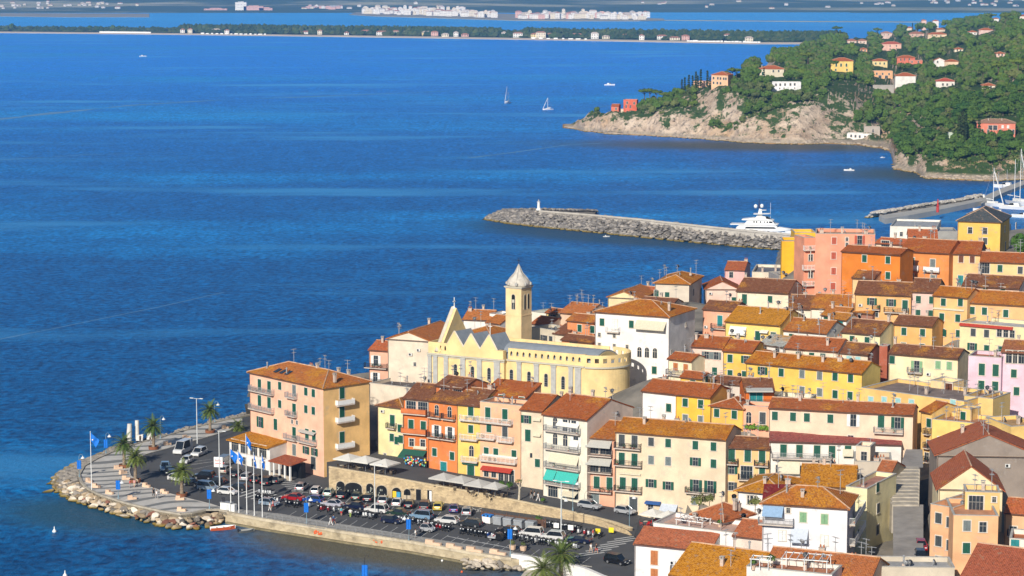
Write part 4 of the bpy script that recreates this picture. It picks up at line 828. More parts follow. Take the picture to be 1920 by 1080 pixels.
house('small peach stair head with white window on the peeling block', (1605, 836), (1632, 838), 387, 26, (.7, .6, .45), (.5, .2, .1), roof='f', depth=4, wins=[(18, [1620], 'gw')], below=2, name='stair_cabin', cat='roof storey')
house('pale yellow tall block with a red edged roof terrace on the alley', (1586, 912), (1626, 918), 362, 125, (.76, .7, .42), (.4, .2, .15), roof='f', depth=13, yaw=-30, side=[(1645, 914, 'sg'), (1646, 953, 'sn'), (1645, 993, 'sn')], chim=[(.4, .3, 1)], ant=[(.1, .4, 0)])
house('orange peach corner building with grey windows and a roof terrace', (1745, 945), (1788, 966), 336, 110, (.72, .46, .26), (.5, .25, .14), roof='f', depth=12, sidewall=(.7, .45, .26), yaw=-42, cat='apartment block', name='apartment_block', wins=[(19, [1760], 'sn'), (17, [1781], 'sn'), (62, [1760], 'sn'), (60, [1781], 'sn'), (100, [1760], 'sn')])
house('broad peach front of the corner building with eight windows', (1788, 966), (1872, 971), 327.5, 110, (.73, .47, .26), (.5, .25, .14), roof='f', depth=11, yaw=-5, sidewall=(.6, .38, .22), cat='apartment block', name='apartment_block', wins=[(18, [1813], 'sy'), (19, [1843], 'gy'), (60, [1812], 'sg'), (60, [1843], 'gn')])
house('yellow penthouse with a white shutter and two blue water tanks', (1810, 922), (1875, 930), 334, 30, (.74, .55, .24), (.3, .29, .28), roof='f', depth=5, yaw=-8, wins=[(20, [1830], 'Gw'), (8, [1864], 'ww')], below=2, name='penthouse', cat='roof storey')
house('cream house under a stepped red tile roof behind the penthouse', (1760, 915), (1880, 906), 352, 60, (.74, .63, .4), (.38, .12, .06), lich=.05, roof='x', apex=44, depth=12, yaw=-6)
house('dark weathered plaster gable under a red tiled roof', (1757, 852), (1950, 836), 372, 90, (.27, .23, .195), (.38, .12, .06), lich=.05, roof='x', apex=40, depth=11, yaw=-4, chim=[(.3, .7, 0)], ant=[(.5, .1, 0), (.45, .05, 0)])
house('brown tiled roof at the bottom right corner with grey patches', (1800, 1085), (1990, 1110), 300, 40, (.7, .6, .4), (.33, .1, .055), lich=.0, rp=62, roof='g', tanp=.42, depth=15)
house('grey flat roof building with aerial dishes at the lower edge', (1590, 1062), (1790, 1068), 316, 40, (.55, .5, .4), (.33, .33, .33), roof='f', depth=6, yaw=-3, ant=[(.35, .4, 2), (.55, .4, 2), (.6, .5, 2), (.2, .4, 2)])
house('orange roof corner by the white pergola', (1555, 1075), (1630, 1080), 320, 30, (.7, .5, .35), (.42, .14, .06), lich=.1, rp=28, roof='g', depth=7, ant=[(.6, .5, 2)])
house('narrow shaded house with balconies down the right alley', (1884, 960), (1925, 975), 345, 80, (.7, .5, .3), TC, lich=.1, rp=14, roof='g', depth=8, yaw=-20, balc=[(40, 1890, 1915, 'k')], wins=[(30, [1900], 'gn')])
house('white walled house with green door at the far lower right', (1893, 1010), (1950, 1022), 318, 50, (.76, .72, .62), (.4, .14, .06), roof='f', depth=6, yaw=-15, wins=[(14, [1903], 'dt')])
# ---------------------------------------------------------------- church
def church():
    CY = (.8, .68, .34); D0 = 485.0
    Lp = PD(803, 661, D0); zc = Lp.z; yw = R_(-29.5)
    fd = Vector((math.cos(yw), math.sin(yw), 0)); fn = Vector((-math.sin(yw), math.cos(yw), 0))
    zb = 14.0; Hc = zc - zb
    root = thing('church', 'pale yellow church with grey barrel roof, three pointed gables and a round apse', 'church', (Lp.x, Lp.y, zb), yw)
    wm = wallmat(CY); gm = mk('lead_roof', (.3, .33, .36), .6, .12, .8, metal=.1); gs = mk('pilaster_stone', (.42, .42, .4), .85, .12, 1.5); tr = mk('church_trim', (.5, .47, .38), .85, .1)
    def U(px, org=0.0):
        d = ray(px, 680); k = d.x / d.y; o = Lp + fn * org
        return (k * o.y - o.x) / (fd.x - k * fd.y)
    uE = U(1094); uG0 = U(839); uG1 = U(933); uS = U(945); r = 6.7; Wn = 2 * r; hp = 2.35
    def Z(px, py, v=0):   # height of photo point on plane v
        u = U(px, v); q = Lp + fd * u + fn * v; return PD(px, py, q.y).z - zb
    m = MB(); m.box(0, 0, -5, uS, Wn, Hc); m.box(uS, .9, -5, uE, Wn, Hc - .02)
    cx, cyy = uE, r + .45; rr = r - .4
    # apse drum
    arc = [(cx + rr * math.sin(t * math.pi / 28), cyy - rr * math.cos(t * math.pi / 28)) for t in range(29)]
    m.prism([(cx - .5, cyy - rr)] + arc + [(cx - .5, cyy + rr)], -5, Hc - .05)
    m.build('nave_wall', [wm], root)
    # cornice
    m = MB(); m.box(-.25, -.3, Hc - .35, uS + .25, .3, Hc + .02); m.box(uS + .25, .6, Hc - .33, uE - .2, 1.1, Hc + .0); m.box(-.3, .3, Hc - .35, .1, Wn, Hc)
    m.box(-.15, -.16, Hc - .7, uS + .12, .1, Hc - .5)
    def ring(R, w, z0, z1, mb):
        n = 28
        for t in range(n):
            a, b = t * math.pi / n, (t + 1) * math.pi / n
            q = [(cx + R * math.sin(a), cyy - R * math.cos(a)), (cx + (R + w) * math.sin(a), cyy - (R + w) * math.cos(a)), (cx + (R + w) * math.sin(b), cyy - (R + w) * math.cos(b)), (cx + R * math.sin(b), cyy - R * math.cos(b))]
            mb.prism([q[0], q[1], q[2], q[3]], z0, z1)
    ring(rr - .1, .45, Hc - .4, Hc - .05, m); m.build('cornice', [tr], root)
    # parapet with arched openings (real gaps)
    m = MB()
    def para(u0, u1, v, n, th=.3, z0=Hc, h=hp, axis='x'):
        """wall with n arched gaps between u0,u1"""
        m.box(u0, v, z0, u1, v + th, z0 + .75); m.box(u0, v, z0 + 1.75, u1, v + th, z0 + h)
        step = (u1 - u0) / n
        for i in range(n + 1):
            a = u0 + i * step - (step * .31 if i else 0); b = u0 + i * step + (step * .31 if i < n else 0)
            m.box(a, v + .002, z0 + .75, b, v + th - .002, z0 + 1.75)
        for i in range(n):   # arch corners
            c = u0 + (i + .5) * step; w = step * .19
            for s_ in (-1, 1): m.ext([(c + s_ * w, z0 + 1.35), (c + s_ * w, z0 + 1.76), (c, z0 + 1.76), (c + s_ * w * .6, z0 + 1.66)][::s_], v + .004, v + th - .004)
    para(U(948) + .1, uE - .7, .95, 12); para(.4, uE - .7, Wn - .35, 26)
    para(U(822), U(839), .02, 2); m.box(0, .02, Hc, U(822), .32, Hc + hp); m.box(0, .32, Hc, .3, Wn, Hc + hp)
    m.box(uE - .7, .7, Hc, uE, 1.5, Hc + hp + .05)
    n = 12
    for t in range(n * 4):   # curved parapet
        a, b = t * math.pi / (n * 4), (t + 1) * math.pi / (n * 4); R0, R1 = rr - .05, rr + .25
        q = [(cx + R0 * math.sin(a), cyy - R0 * math.cos(a)), (cx + R1 * math.sin(a), cyy - R1 * math.cos(a)), (cx + R1 * math.sin(b), cyy - R1 * math.cos(b)), (cx + R0 * math.sin(b), cyy - R0 * math.cos(b))]
        m.prism(q, Hc - .05, Hc + .75); m.prism(q, Hc + 1.7, Hc + hp)
        if t % 4 in (0, 3): m.prism(q, Hc + .75, Hc + 1.7)
    # gable screen
    ga = [(uG0, Hc), (uG1, Hc), (uG1, Z(933, 657.5))]
    for (px, py) in ((918, 628), (901, 655), (884, 626), (870, 651), (853, 621), (839, 646)): ga.append((U(px), Z(px, py)))
    m.ext(ga, -.35, .1); m.box(uG1, -.35, Hc, uS, 1.0, Z(940, 657.5))
    m.build('parapet', [wm], root)
    # gable caps + little roofs behind the gables
    m = MB(); pk = ga[3:]
    pts = [ga[2]] + pk
    for a, b in zip(pts, pts[1:]): m.tube([(a[0], -.15, a[1] + .05), (b[0], -.15, b[1] + .05)], .2, 4)
    m.build('gable_coping', [mk('gable_coping', (.62, .56, .45), .8)], root)
    m = MB()
    for i in (0, 2, 4):
        apx = pts[i + 1]; lo = pts[i]; l2 = pts[i + 2]; zb_ = min(lo[1], l2[1]) - .2
        m.poly([(lo[0], .1, lo[1]), (apx[0], .1, apx[1]), (apx[0], Wn * .5, apx[1] - .2), (lo[0], Wn * .5, zb_)]); m.poly([(apx[0], .1, apx[1]), (l2[0], .1, l2[1]), (l2[0], Wn * .5, zb_), (apx[0], Wn * .5, apx[1] - .2)])
    # barrel roof
    zv = Hc + .9; rise = 1.75; y0, y1 = 1.5, Wn - 1.0; nseg = 14; prof = []
    for k in range(nseg + 1):
        t = k / nseg; prof.append((y0 + (y1 - y0) * t, zv + rise * math.sin(math.pi * t) ** .8))
    uV = uE + 1.6
    m.ext(([(y0, Hc - .3)] + prof + [(y1, Hc - .3)])[::-1], .4, uV, 'x'); m.build('barrel_roof', [gm], root)
    m = MB(); ip = [(y0 + .35 + (p[0] - y0) * (1 - .7 / (y1 - y0)), p[1] - .3) for p in prof]
    m.ext(([(y0 + .35, Hc)] + ip + [(y1 - .35, Hc)])[::-1], uV, uV + .06, 'x'); m.build('tympanum', [wm], root)
    m = MB(); m.prism([(cx - .5, cyy - rr + .3)] + [(cx + (rr - .3) * math.sin(t * math.pi / 20), cyy - (rr - .3) * math.cos(t * math.pi / 20)) for t in range(21)] + [(cx - .5, cyy + rr - .3)], Hc - .03, Hc + .15); m.build('apse_roof', [gm], root)
    # pilasters
    def pil(x0, x1, v):
        u0, u1 = U(x0, v), U(x1, v); q = MB(); q.box(0, -.28, -4, u1 - u0, -.005, Hc - .72); q.box(-.08, -.36, Hc - .72, u1 - u0 + .08, -.003, Hc - .4); q.build('pilaster', [gs], root, (u0, v, 0))
    for x0, x1 in ((803, 810), (813, 821), (833, 841), (864, 873), (895, 904), (927, 938)): pil(x0, x1, 0)
    for x0, x1 in ((970, 978), (1002, 1011), (1034, 1043), (1067, 1075), (1079, 1090)): pil(x0, x1, .9)
    # tall arched windows
    w = MB(); pr = [(-.38, -1.3), (.38, -1.3)] + [(.38 * math.cos(t * math.pi / 6), 1.0 + .38 * math.sin(t * math.pi / 6)) for t in range(7)]
    w.mat(1).ext([(a * 1.3, b * 1.06) for a, b in pr], -.03, .03); w.mat(0).ext(pr, -.05, .03)
    w.mat(2)
    for k in range(4): w.box(-.38, -.07, -1 + k * .5, .38, -.051, -.96 + k * .5)
    wmesh = w.mesh('window', [GLASS, tr, GREY])
    for px, py, v in ((854, 695, 0), (886, 699, 0), (917, 702, 0), (959, 705, .9), (992, 709, .9), (1024, 713, .9), (1056, 718, .9)):
        obj('window', wmesh, root, (U(px, v), v, Z(px, py, v)))
    # triangular facade gable with cross at the far left end
    uT = U(818, 0); m = MB(); z0 = Hc + .4; q = Lp + fd * uT + fn * (Wn * .5); zt = PD(849, 577, q.y).z - zb
    m.ext([(-.2, z0), (Wn - .2, z0), (Wn * .5, zt)], uT, uT + 1.1, 'x'); m.build('facade_gable', [wm], root)
    m = MB()
    for a, b in (((-.3, z0), (Wn * .5, zt)), ((Wn - .1, z0), (Wn * .5, zt))): m.tube([(uT + .1, a[0], a[1] + .05), (uT + .1, b[0], b[1] + .1)], .42, 4)
    m.build('gable_edge', [mk('gable_edge', (.66, .6, .48), .8)], root)
    m = MB(); m.bx(uT + .5, Wn / 2, zt, .14, .14, 2.3); m.box(uT + .43, Wn / 2 - .55, zt + 1.35, uT + .57, Wn / 2 + .55, zt + 1.5); m.lathe([(.35, 0), (.2, .3)], 8, (uT + .5, Wn / 2, zt - .1)); m.build('cross', [mk('cross_white', (.75, .75, .73), .5)], root)
    m = MB(); uc = U(887.5, 6); zz = PD(887.5, 612, (Lp + fd * uc + fn * Wn).y).z - zb; m.bx(uc, Wn - .2, Hc, .12, .12, zz - Hc + .8); m.box(uc - .5, Wn - .26, zz, uc + .5, Wn - .14, zz + .13); m.build('cross', [mk('cross_white', (.75, .75, .73), .5)], root)
    # bell tower
    T0 = PD(948, 538, 497); zt0 = T0.z; ty = R_(-34); s_ = 4.1; Ht = zt0 - zb
    tw = thing('bell_tower', 'square pale yellow bell tower with a silvery onion dome', 'bell tower', (T0.x, T0.y, zb), ty)
    m = MB(); m.box(0, 0, -3, s_, s_, Ht - 6.2); m.box(-.06, -.06, Ht - 6.2, s_ + .06, s_ + .06, Ht - 6.0)
    m.box(.02, .02, Ht - 6.0, s_ - .02, s_ - .02, Ht); m.build('shaft', [wallmat((.76, .64, .36))], tw)
    m = MB(); m.box(-.28, -.28, Ht, s_ + .28, s_ + .28, Ht + .22); m.box(-.12, -.12, Ht - .2, s_ + .12, s_ + .12, Ht - .003); m.build('cornice', [tr], tw)
    b = MB(); pr = [(-.42, -1.6), (.42, -1.6)] + [(.42 * math.cos(t * math.pi / 6), 1.2 + .42 * math.sin(t * math.pi / 6)) for t in range(7)]
    b.mat(1).ext([(a * 1.3, c * 1.07) for a, c in pr], -.04, .03); b.mat(0).ext(pr, -.06, .03); b.mat(1).box(-.3, -.1, -.2, .3, -.06, .5); b.mat(2).box(-.03, -.12, -1.6, .03, -.06, -.3)
    bm = b.mesh('bell_opening', [DARK, tr, WHITE])
    b2 = MB(); pr2 = [(a * .62, c) for a, c in pr]; b2.mat(1).ext([(a * 1.3, c * 1.05) for a, c in pr2], -.04, .03); b2.mat(0).ext(pr2, -.06, .03); bm2 = b2.mesh('bell_opening', [DARK, tr])
    obj('bell_opening', bm, tw, (s_ / 2, 0, Ht - 3.1)); obj('bell_opening', bm2, tw, (s_, s_ * .33, Ht - 3.1), math.pi / 2); obj('bell_opening', bm2, tw, (s_, s_ * .66, Ht - 3.1), math.pi / 2)
    obj('bell_opening', bm, tw, (0, s_ / 2, Ht - 3.1), -math.pi / 2)
    d = MB(); d.smooth = True; Rr = s_ / 2 * 1.24
    d.lathe([(Rr * 1.0, .22), (Rr * 1.03, .5), (Rr * 1.03, 1.0), (Rr * .93, 1.5), (Rr * .74, 2.0), (Rr * .53, 2.5), (Rr * .35, 3.1), (Rr * .22, 3.7), (Rr * .12, 4.3), (.04, 5.0)], 8, (s_ / 2, s_ / 2, Ht))
    d.smooth = False; d.build('onion_dome', [mk('dome_stone', (.55, .51, .44), .85, .16, 1, bmp=.3)], tw)
    m = MB(); m.smooth = False
    for k in range(8):
        t = 2 * math.pi * (k + .5) / 8; pts_ = [(s_ / 2 + q * math.cos(t), s_ / 2 + q * math.sin(t), Ht + z) for q, z in ((Rr * 1.0, .3), (Rr * 1.04, 1.0), (Rr * .75, 2.0), (Rr * .36, 3.1), (.1, 4.8))]; m.tube(pts_, .07, 4)
        m.lathe([(.05, -.4), (.35, -.2), (.35, .2), (.05, .4)], 6, (s_ / 2 + Rr * 1.02 * math.cos(t), s_ / 2 + Rr * 1.02 * math.sin(t), Ht + .75))
    m.build('dome_ribs', [mk('dome_rib', (.42, .41, .38), .6)], tw)
    m = MB(); m.tube([(s_ / 2, s_ / 2, Ht + 4.9), (s_ / 2, s_ / 2, Ht + 6.3)], .05, 5); m.box(s_ / 2 - .35, s_ / 2 - .04, Ht + 5.7, s_ / 2 + .35, s_ / 2 + .04, Ht + 5.8); m.build('cross', [IRON], tw)
    for u in (0, uE): 
        for v in (0, Wn):
            q = Lp + fd * u + fn * v; BASES.append((q.x, q.y, zb))
church()
# ---------------------------------------------------------------- hill under the town
BASES += [(90, 700, 2.5), (110, 800, 2.5), (150, 700, 2.5), (200, 700, 3), (150, 850, 2.5), (200, 950, 2.5), (72, 640, 2.5), (130, 950, 2.5), (-45, 480, 3), (-40, 500, 2.5), (-20, 520, 3), (10, 545, 2.5), (240, 800, 3), (45, 590, 3), (58, 640, 2.5), (75, 620, 4), (100, 640, 5)]
COAST = [(-60, 517), (-45, 524), (-20, 535), (10, 550), (38, 575), (52, 620), (66, 650), (78, 700), (88, 780), (97, 846), (115, 866), (190, 878), (300, 884), (300, 280), (62, 280), (44, 330), (38, 372), (36, 398), (0, 436), (-27, 460), (-34, 470), (-56, 492)]
def town_h(x, y):
    s = w = 0
    for bx_, by, bz in BASES:
        d = (x - bx_) ** 2 + (y - by) ** 2 + 4
        k = 1 / d ** 1.7; s += k * bz; w += k
    z = s / w - .25
    dd = min(dseg((x, y), COAST[i], COAST[i + 1]) for i in range(12))
    if y > 350 and ((y < 403 and x < 44) or y < 420.5 - .92 * (x - 18.6)) and x < 48: return -3
    if 330 < y < 396 and x > y * .1615 and x < y * .186: z = min(z, 9)
    return min(z, -1 + dd * .9)
def gridmesh(name, x0, x1, nx, y0, y1, ny, poly, hf, mats, mf=None):
    m = MB(); idx = {}
    def vid(i, j):
        if (i, j) not in idx:
            x = x0 + (x1 - x0) * i / nx; y = y0 + (y1 - y0) * j / ny; idx[i, j] = len(m.v); m.v.append((x, y, hf(x, y)))
        return idx[i, j]
    for i in range(nx):
        for j in range(ny):
            if pip(x0 + (x1 - x0) * (i + .5) / nx, y0 + (y1 - y0) * (j + .5) / ny, poly): m.face([vid(i, j), vid(i + 1, j), vid(i + 1, j + 1), vid(i, j + 1)])
    return m.build(name, mats)
def town_ground_mat():
    m, t, b = newmat('town_ground'); n = noise_n(t, .12, 5); c = mixc(t, ramp(t, n.outputs[0], .35, .65), (.13, .12, .1), (.26, .23, .19)); t.links.new(c, b.inputs['Base Color']); b.inputs['Roughness'].default_value = .95; return m
tag(gridmesh('town_ground', -64, 300, 182, 280, 890, 244, COAST, town_h, [town_ground_mat()]), kind='structure')
# ---------------------------------------------------------------- headland: real terrain from surveyed column profiles
HC = [(1055, [(240, 0), (239, 5), (238, 12)]), (1072, [(242, 0), (236, 6), (233, 14)]), (1100, [(247, 0), (228, 6), (220, 30)]), (1150, [(252, 0), (222, 8), (214, 14), (206, 40)]), (1200, [(254, 0), (218, 12), (208, 22), (202, 50), (199, 75)]),
 (1250, [(257, 0), (218, 14), (207, 24), (194, 60), (183, 100)]), (1300, [(260, 0), (222, 14), (206, 32), (178, 65), (166, 110)]), (1350, [(264, 0), (232, 14), (205, 30), (170, 55), (160, 75), (155, 120)]),
 (1400, [(268, 0), (236, 12), (215, 22), (182, 50), (150, 100), (132, 200), (120, 330)]), (1450, [(270, 0), (232, 14), (205, 30), (190, 55), (160, 100), (138, 190), (112, 420), (100, 700)]),
 (1500, [(271, 0), (225, 16), (200, 30), (178, 60), (160, 110), (136, 220), (108, 520), (87, 1000)]), (1550, [(270, 0), (263, 8), (215, 28), (178, 55), (165, 90), (143, 200), (115, 450), (86, 1000), (70, 1600)]),
 (1600, [(272, 0), (264, 14), (258, 22), (205, 50), (182, 75), (172, 110), (148, 230), (120, 480), (86, 1000), (70, 1700)]), (1650, [(278, 0), (268, 22), (258, 40), (225, 80), (190, 130), (160, 250), (126, 520), (95, 1000), (68, 1900)]),
 (1668, [(283, 0), (272, 22), (262, 45), (235, 80), (195, 140), (165, 260), (128, 520), (95, 1050), (62, 2100)]), (1680, [(318, 0), (302, 12), (293, 24), (290, 60), (280, 110), (250, 180), (200, 270), (160, 400), (122, 660), (92, 1200), (58, 2300)]),
 (1712, [(323, 0), (302, 14), (292, 26), (284, 60), (272, 110), (240, 170), (195, 260), (160, 390), (120, 660), (90, 1200), (54, 2300)]), (1740, [(335, 0), (318, 12), (302, 24), (280, 60), (262, 100), (230, 150), (190, 260), (150, 450), (110, 800), (70, 1400), (50, 2200)]),
 (1800, [(338, 0), (318, 10), (300, 24), (285, 50), (250, 90), (205, 180), (160, 350), (120, 600), (85, 1000), (55, 1700), (40, 2500)]), (1850, [(340, 0), (318, 12), (300, 26), (282, 55), (250, 90), (212, 170), (162, 330), (117, 560), (75, 900), (48, 1500), (36, 2300)]),
 (1900, [(338, 0), (316, 14), (295, 28), (275, 60), (245, 95), (202, 170), (152, 300), (107, 500), (62, 850), (40, 1300), (32, 2200)]), (1980, [(334, 0), (310, 16), (290, 30), (270, 60), (240, 95), (196, 170), (145, 300), (98, 500), (55, 850), (34, 1300), (26, 2200)]), (2080, [(330, 0), (300, 16), (280, 30), (260, 60), (230, 95), (186, 170), (135, 300), (88, 500), (45, 850), (24, 1300), (18, 2200)])]
def col_prof(c):
    px, pts = c; D0 = P(px, pts[0][0], 0).y; out = []
    for y, d in pts: q = PD(px, y, D0 + d); out.append((d, max(q.z, 0 if d < 6 else .3)))
    last = out[-1]; out.append((last[0] + 25, last[1] * .6)); out.append((last[0] + 60, -2)); return D0, out
HP = [(c[0], *col_prof(c)) for c in HC]
def hl_query(px, t):
    """terrain point in column px at distance t behind the shoreline"""
    for i in range(len(HP) - 1):
        if px <= HP[i + 1][0]: break
    a, b = HP[i], HP[i + 1]; f = max(0, min(1, (px - a[0]) / (b[0] - a[0]))); f2 = f * f * (3 - 2 * f)
    D = a[1] + (b[1] - a[1]) * f2 + t
    za = lerp_tab(a[2], t); zb_ = lerp_tab(b[2], t); return D, za + (zb_ - za) * f
TS = [0, 1.5, 3, 5, 7, 9, 11, 13, 15, 17, 20, 23, 26, 29, 32, 36, 40, 45, 50, 56, 63, 70, 78, 87, 97, 110, 125, 140, 160, 180, 200, 225, 250, 280, 310, 350, 400, 450, 520, 600, 700, 800, 900, 1000, 1150, 1300, 1500, 1700, 2000, 2300, 2400]
def hl_point(px, t):
    D, z = hl_query(px, t); k = (px - 960) / FPX; x = k * D
    rough = min(1, z / 6) * (1 if t < 70 else .4)
    v = Vector((x * .06, D * .06, z * .12)); n1 = noise.fractal(v, 1, 2, 4); n2 = noise.noise(v * 5) + .6 * noise.noise(v * 11)
    z2 = z + rough * (n1 * 3.4 + n2 * 1.5) if z > .2 else z
    return Vector((x + rough * n2 * 1.2, D + rough * (n1 * 5 + n2 * 2.6), max(z2, -2)))
m = MB(); m.smooth = False; cols = []
px = 1055
while px <= 2080: cols.append(px); px += 3 if px < 1960 else 12
nt_ = len(TS)
for px in cols:
    D, _ = hl_query(px, 0); m.v.append(((px - 960) / FPX * (D - 2), D - 2, -2.5))
    for t in TS: m.v.append(tuple(hl_point(px, t)))
for i in range(len(cols) - 1):
    for j in range(nt_): a = i * (nt_ + 1) + j; m.face([a, a + nt_ + 1, a + nt_ + 2, a + 1])
def cliffmat():
    mt, t, b = newmat('cliff_and_scrub'); g = N(t, 'ShaderNodeNewGeometry'); pos = g.outputs['Position']
    sep = N(t, 'ShaderNodeSeparateXYZ'); t.links.new(g.outputs['True Normal'], sep.inputs[0]); sp2 = N(t, 'ShaderNodeSeparateXYZ'); t.links.new(pos, sp2.inputs[0])
    n = noise_n(t, .05, 6, pos, .7, (1, 1, 2)); n2 = noise_n(t, .3, 5, pos, .7); n3 = noise_n(t, .02, 3, pos)
    rock = mixc(t, ramp(t, n.outputs[0], .35, .65), (.4, .29, .2), (.68, .55, .42)); rock = mixc(t, ramp(t, n3.outputs[0], .5, .7), rock, (.58, .36, .18))
    rock = mixc(t, ramp(t, n2.outputs[0], .5, .66), rock, (.17, .14, .11))
    scrub = mixc(t, ramp(t, n2.outputs[0], .3, .7), (.035, .075, .02), (.07, .11, .03))
    vor = noise_n(t, .14, 5, pos, .7)
    ad = N(t, 'ShaderNodeMath', operation='ADD'); t.links.new(sep.outputs[2], ad.inputs[0]); t.links.new(vor.outputs[0], ad.inputs[1])
    c = mixc(t, ramp(t, ad.outputs[0], 1.3, 1.38), rock, scrub)
    low = ramp(t, sp2.outputs[2], 3.2, 1.8); c = mixc(t, low, c, mixc(t, ramp(t, n2.outputs[0], .4, .6), (.42, .34, .24), (.3, .25, .2)))
    wl = ramp(t, sp2.outputs[2], .8, .3); c = mixc(t, wl, c, (.36, .22, .08))
    t.links.new(c, b.inputs['Base Color']); b.inputs['Roughness'].default_value = .95; b.inputs['Specular IOR Level'].default_value = .1
    bump(t, b, n2.outputs[0], 1, 1.2); return mt
tag(m.build('headland', [cliffmat()]), kind='structure')
# ---------------------------------------------------------------- trees
def leafmat(nm, c, c2):
    if nm in _M: return _M[nm]
    m_, t, b = newmat(nm); g = N(t, 'ShaderNodeNewGeometry'); v = N(t, 'ShaderNodeMapRange'); oi = N(t, 'ShaderNodeObjectInfo')
    n = noise_n(t, .35, 3); a = mixc(t, ramp(t, n.outputs[0], .35, .65), c, c2)
    g2 = noise_n(t, .03, 3); a = mixc(t, ramp(t, g2.outputs[0], .45, .7), a, (c2[0] * 1.35, c2[1] * 1.25, c2[2])); a = mixc(t, oi.outputs['Random'], a, (c2[0] * 1.5, c2[1] * 1.2, c2[2] * 1.1)); t.links.new(a, b.inputs['Base Color']); b.inputs['Roughness'].default_value = .8; b.inputs['Specular IOR Level'].default_value = .1
    _M[nm] = m_; return m_
LEAF = [leafmat('oak_leaves', (.018, .065, .016), (.06, .125, .026)), leafmat('olive_leaves', (.045, .075, .026), (.11, .14, .05)), leafmat('pine_needles', (.03, .075, .02), (.085, .14, .025)), leafmat('cypress_leaves', (.01, .028, .012), (.028, .05, .018))]
BARK = mk('bark', (.16, .12, .09), .95, .3, 2)
def _sphere():
    V = [Vector(v) for v in ((1, 0, 0), (-1, 0, 0), (0, 1, 0), (0, -1, 0), (0, 0, 1), (0, 0, -1))]; Fc = [(0, 2, 4), (2, 1, 4), (1, 3, 4), (3, 0, 4), (2, 0, 5), (1, 2, 5), (3, 1, 5), (0, 3, 5)]; L = []
    for _ in range(3):
        L.append((list(V), list(Fc))); mid = {}; F2 = []
        def mp_(a, b):
            k = (min(a, b), max(a, b))
            if k not in mid: mid[k] = len(V); V.append(((V[a] + V[b]) / 2).normalized())
            return mid[k]
        for a, b, c in Fc: ab, bc, ca = mp_(a, b), mp_(b, c), mp_(c, a); F2 += [(a, ab, ca), (ab, b, bc), (ca, bc, c), (ab, bc, ca)]
        Fc = F2
    return L
SPH = _sphere()
def lump(m, c, rx, rz, rn, lv=2):
    ph = Vector((rn.uniform(0, 90), rn.uniform(0, 90), 0)); V, Fc = SPH[lv]; b = len(m.v)
    for d in V:
        k = .78 + .5 * noise.noise(d * 1.7 + ph) + .22 * noise.noise(d * 4.5 + ph) + rn.uniform(-.05, .05); m.v.append((c[0] + d.x * rx * k, c[1] + d.y * rx * k, c[2] + d.z * rz * k))
    for f in Fc: m.face([b + i for i in f])
def leafball(m, c, rx, rz, nf, size, rn, flat=0.0):
    """leaf clumps on lumpy shells through the crown volume"""
    ph = Vector((rn.uniform(0, 50), rn.uniform(0, 50), rn.uniform(0, 50)))
    for _ in range(nf):
        d = Vector((rn.gauss(0, 1), rn.gauss(0, 1), rn.gauss(0, 1)))
        if d.length < .01: continue
        d.normalize()
        if d.z < -.3 - flat: d.z *= -.5
        k = .72 + .55 * noise.noise(d * 1.9 + ph) + .16 * noise.noise(d * 5 + ph); k *= rn.uniform(.8, 1.05) if rn.random() < .8 else rn.uniform(.4, .8)
        p = Vector(c) + Vector((d.x * rx * k, d.y * rx * k, d.z * rz * k)); s_ = size * rn.uniform(.6, 1.35)
        nrm = (d + Vector((rn.uniform(-.4, .4), rn.uniform(-.4, .4), rn.uniform(-.2, .5)))).normalized(); u = nrm.cross(Vector((0, 0, 1)) if abs(nrm.z) < .9 else Vector((1, 0, 0))).normalized(); w = nrm.cross(u)
        a = rn.uniform(0, 6.3); n = len(m.v)
        for q in range(4): t = a + q * math.pi / 2 + rn.uniform(-.4, .4); m.v.append(tuple(p + (u * math.cos(t) + w * math.sin(t)) * s_ + nrm * rn.uniform(-.2, .2) * s_))
        m.face([n, n + 1, n + 2]); m.face([n, n + 2, n + 3])
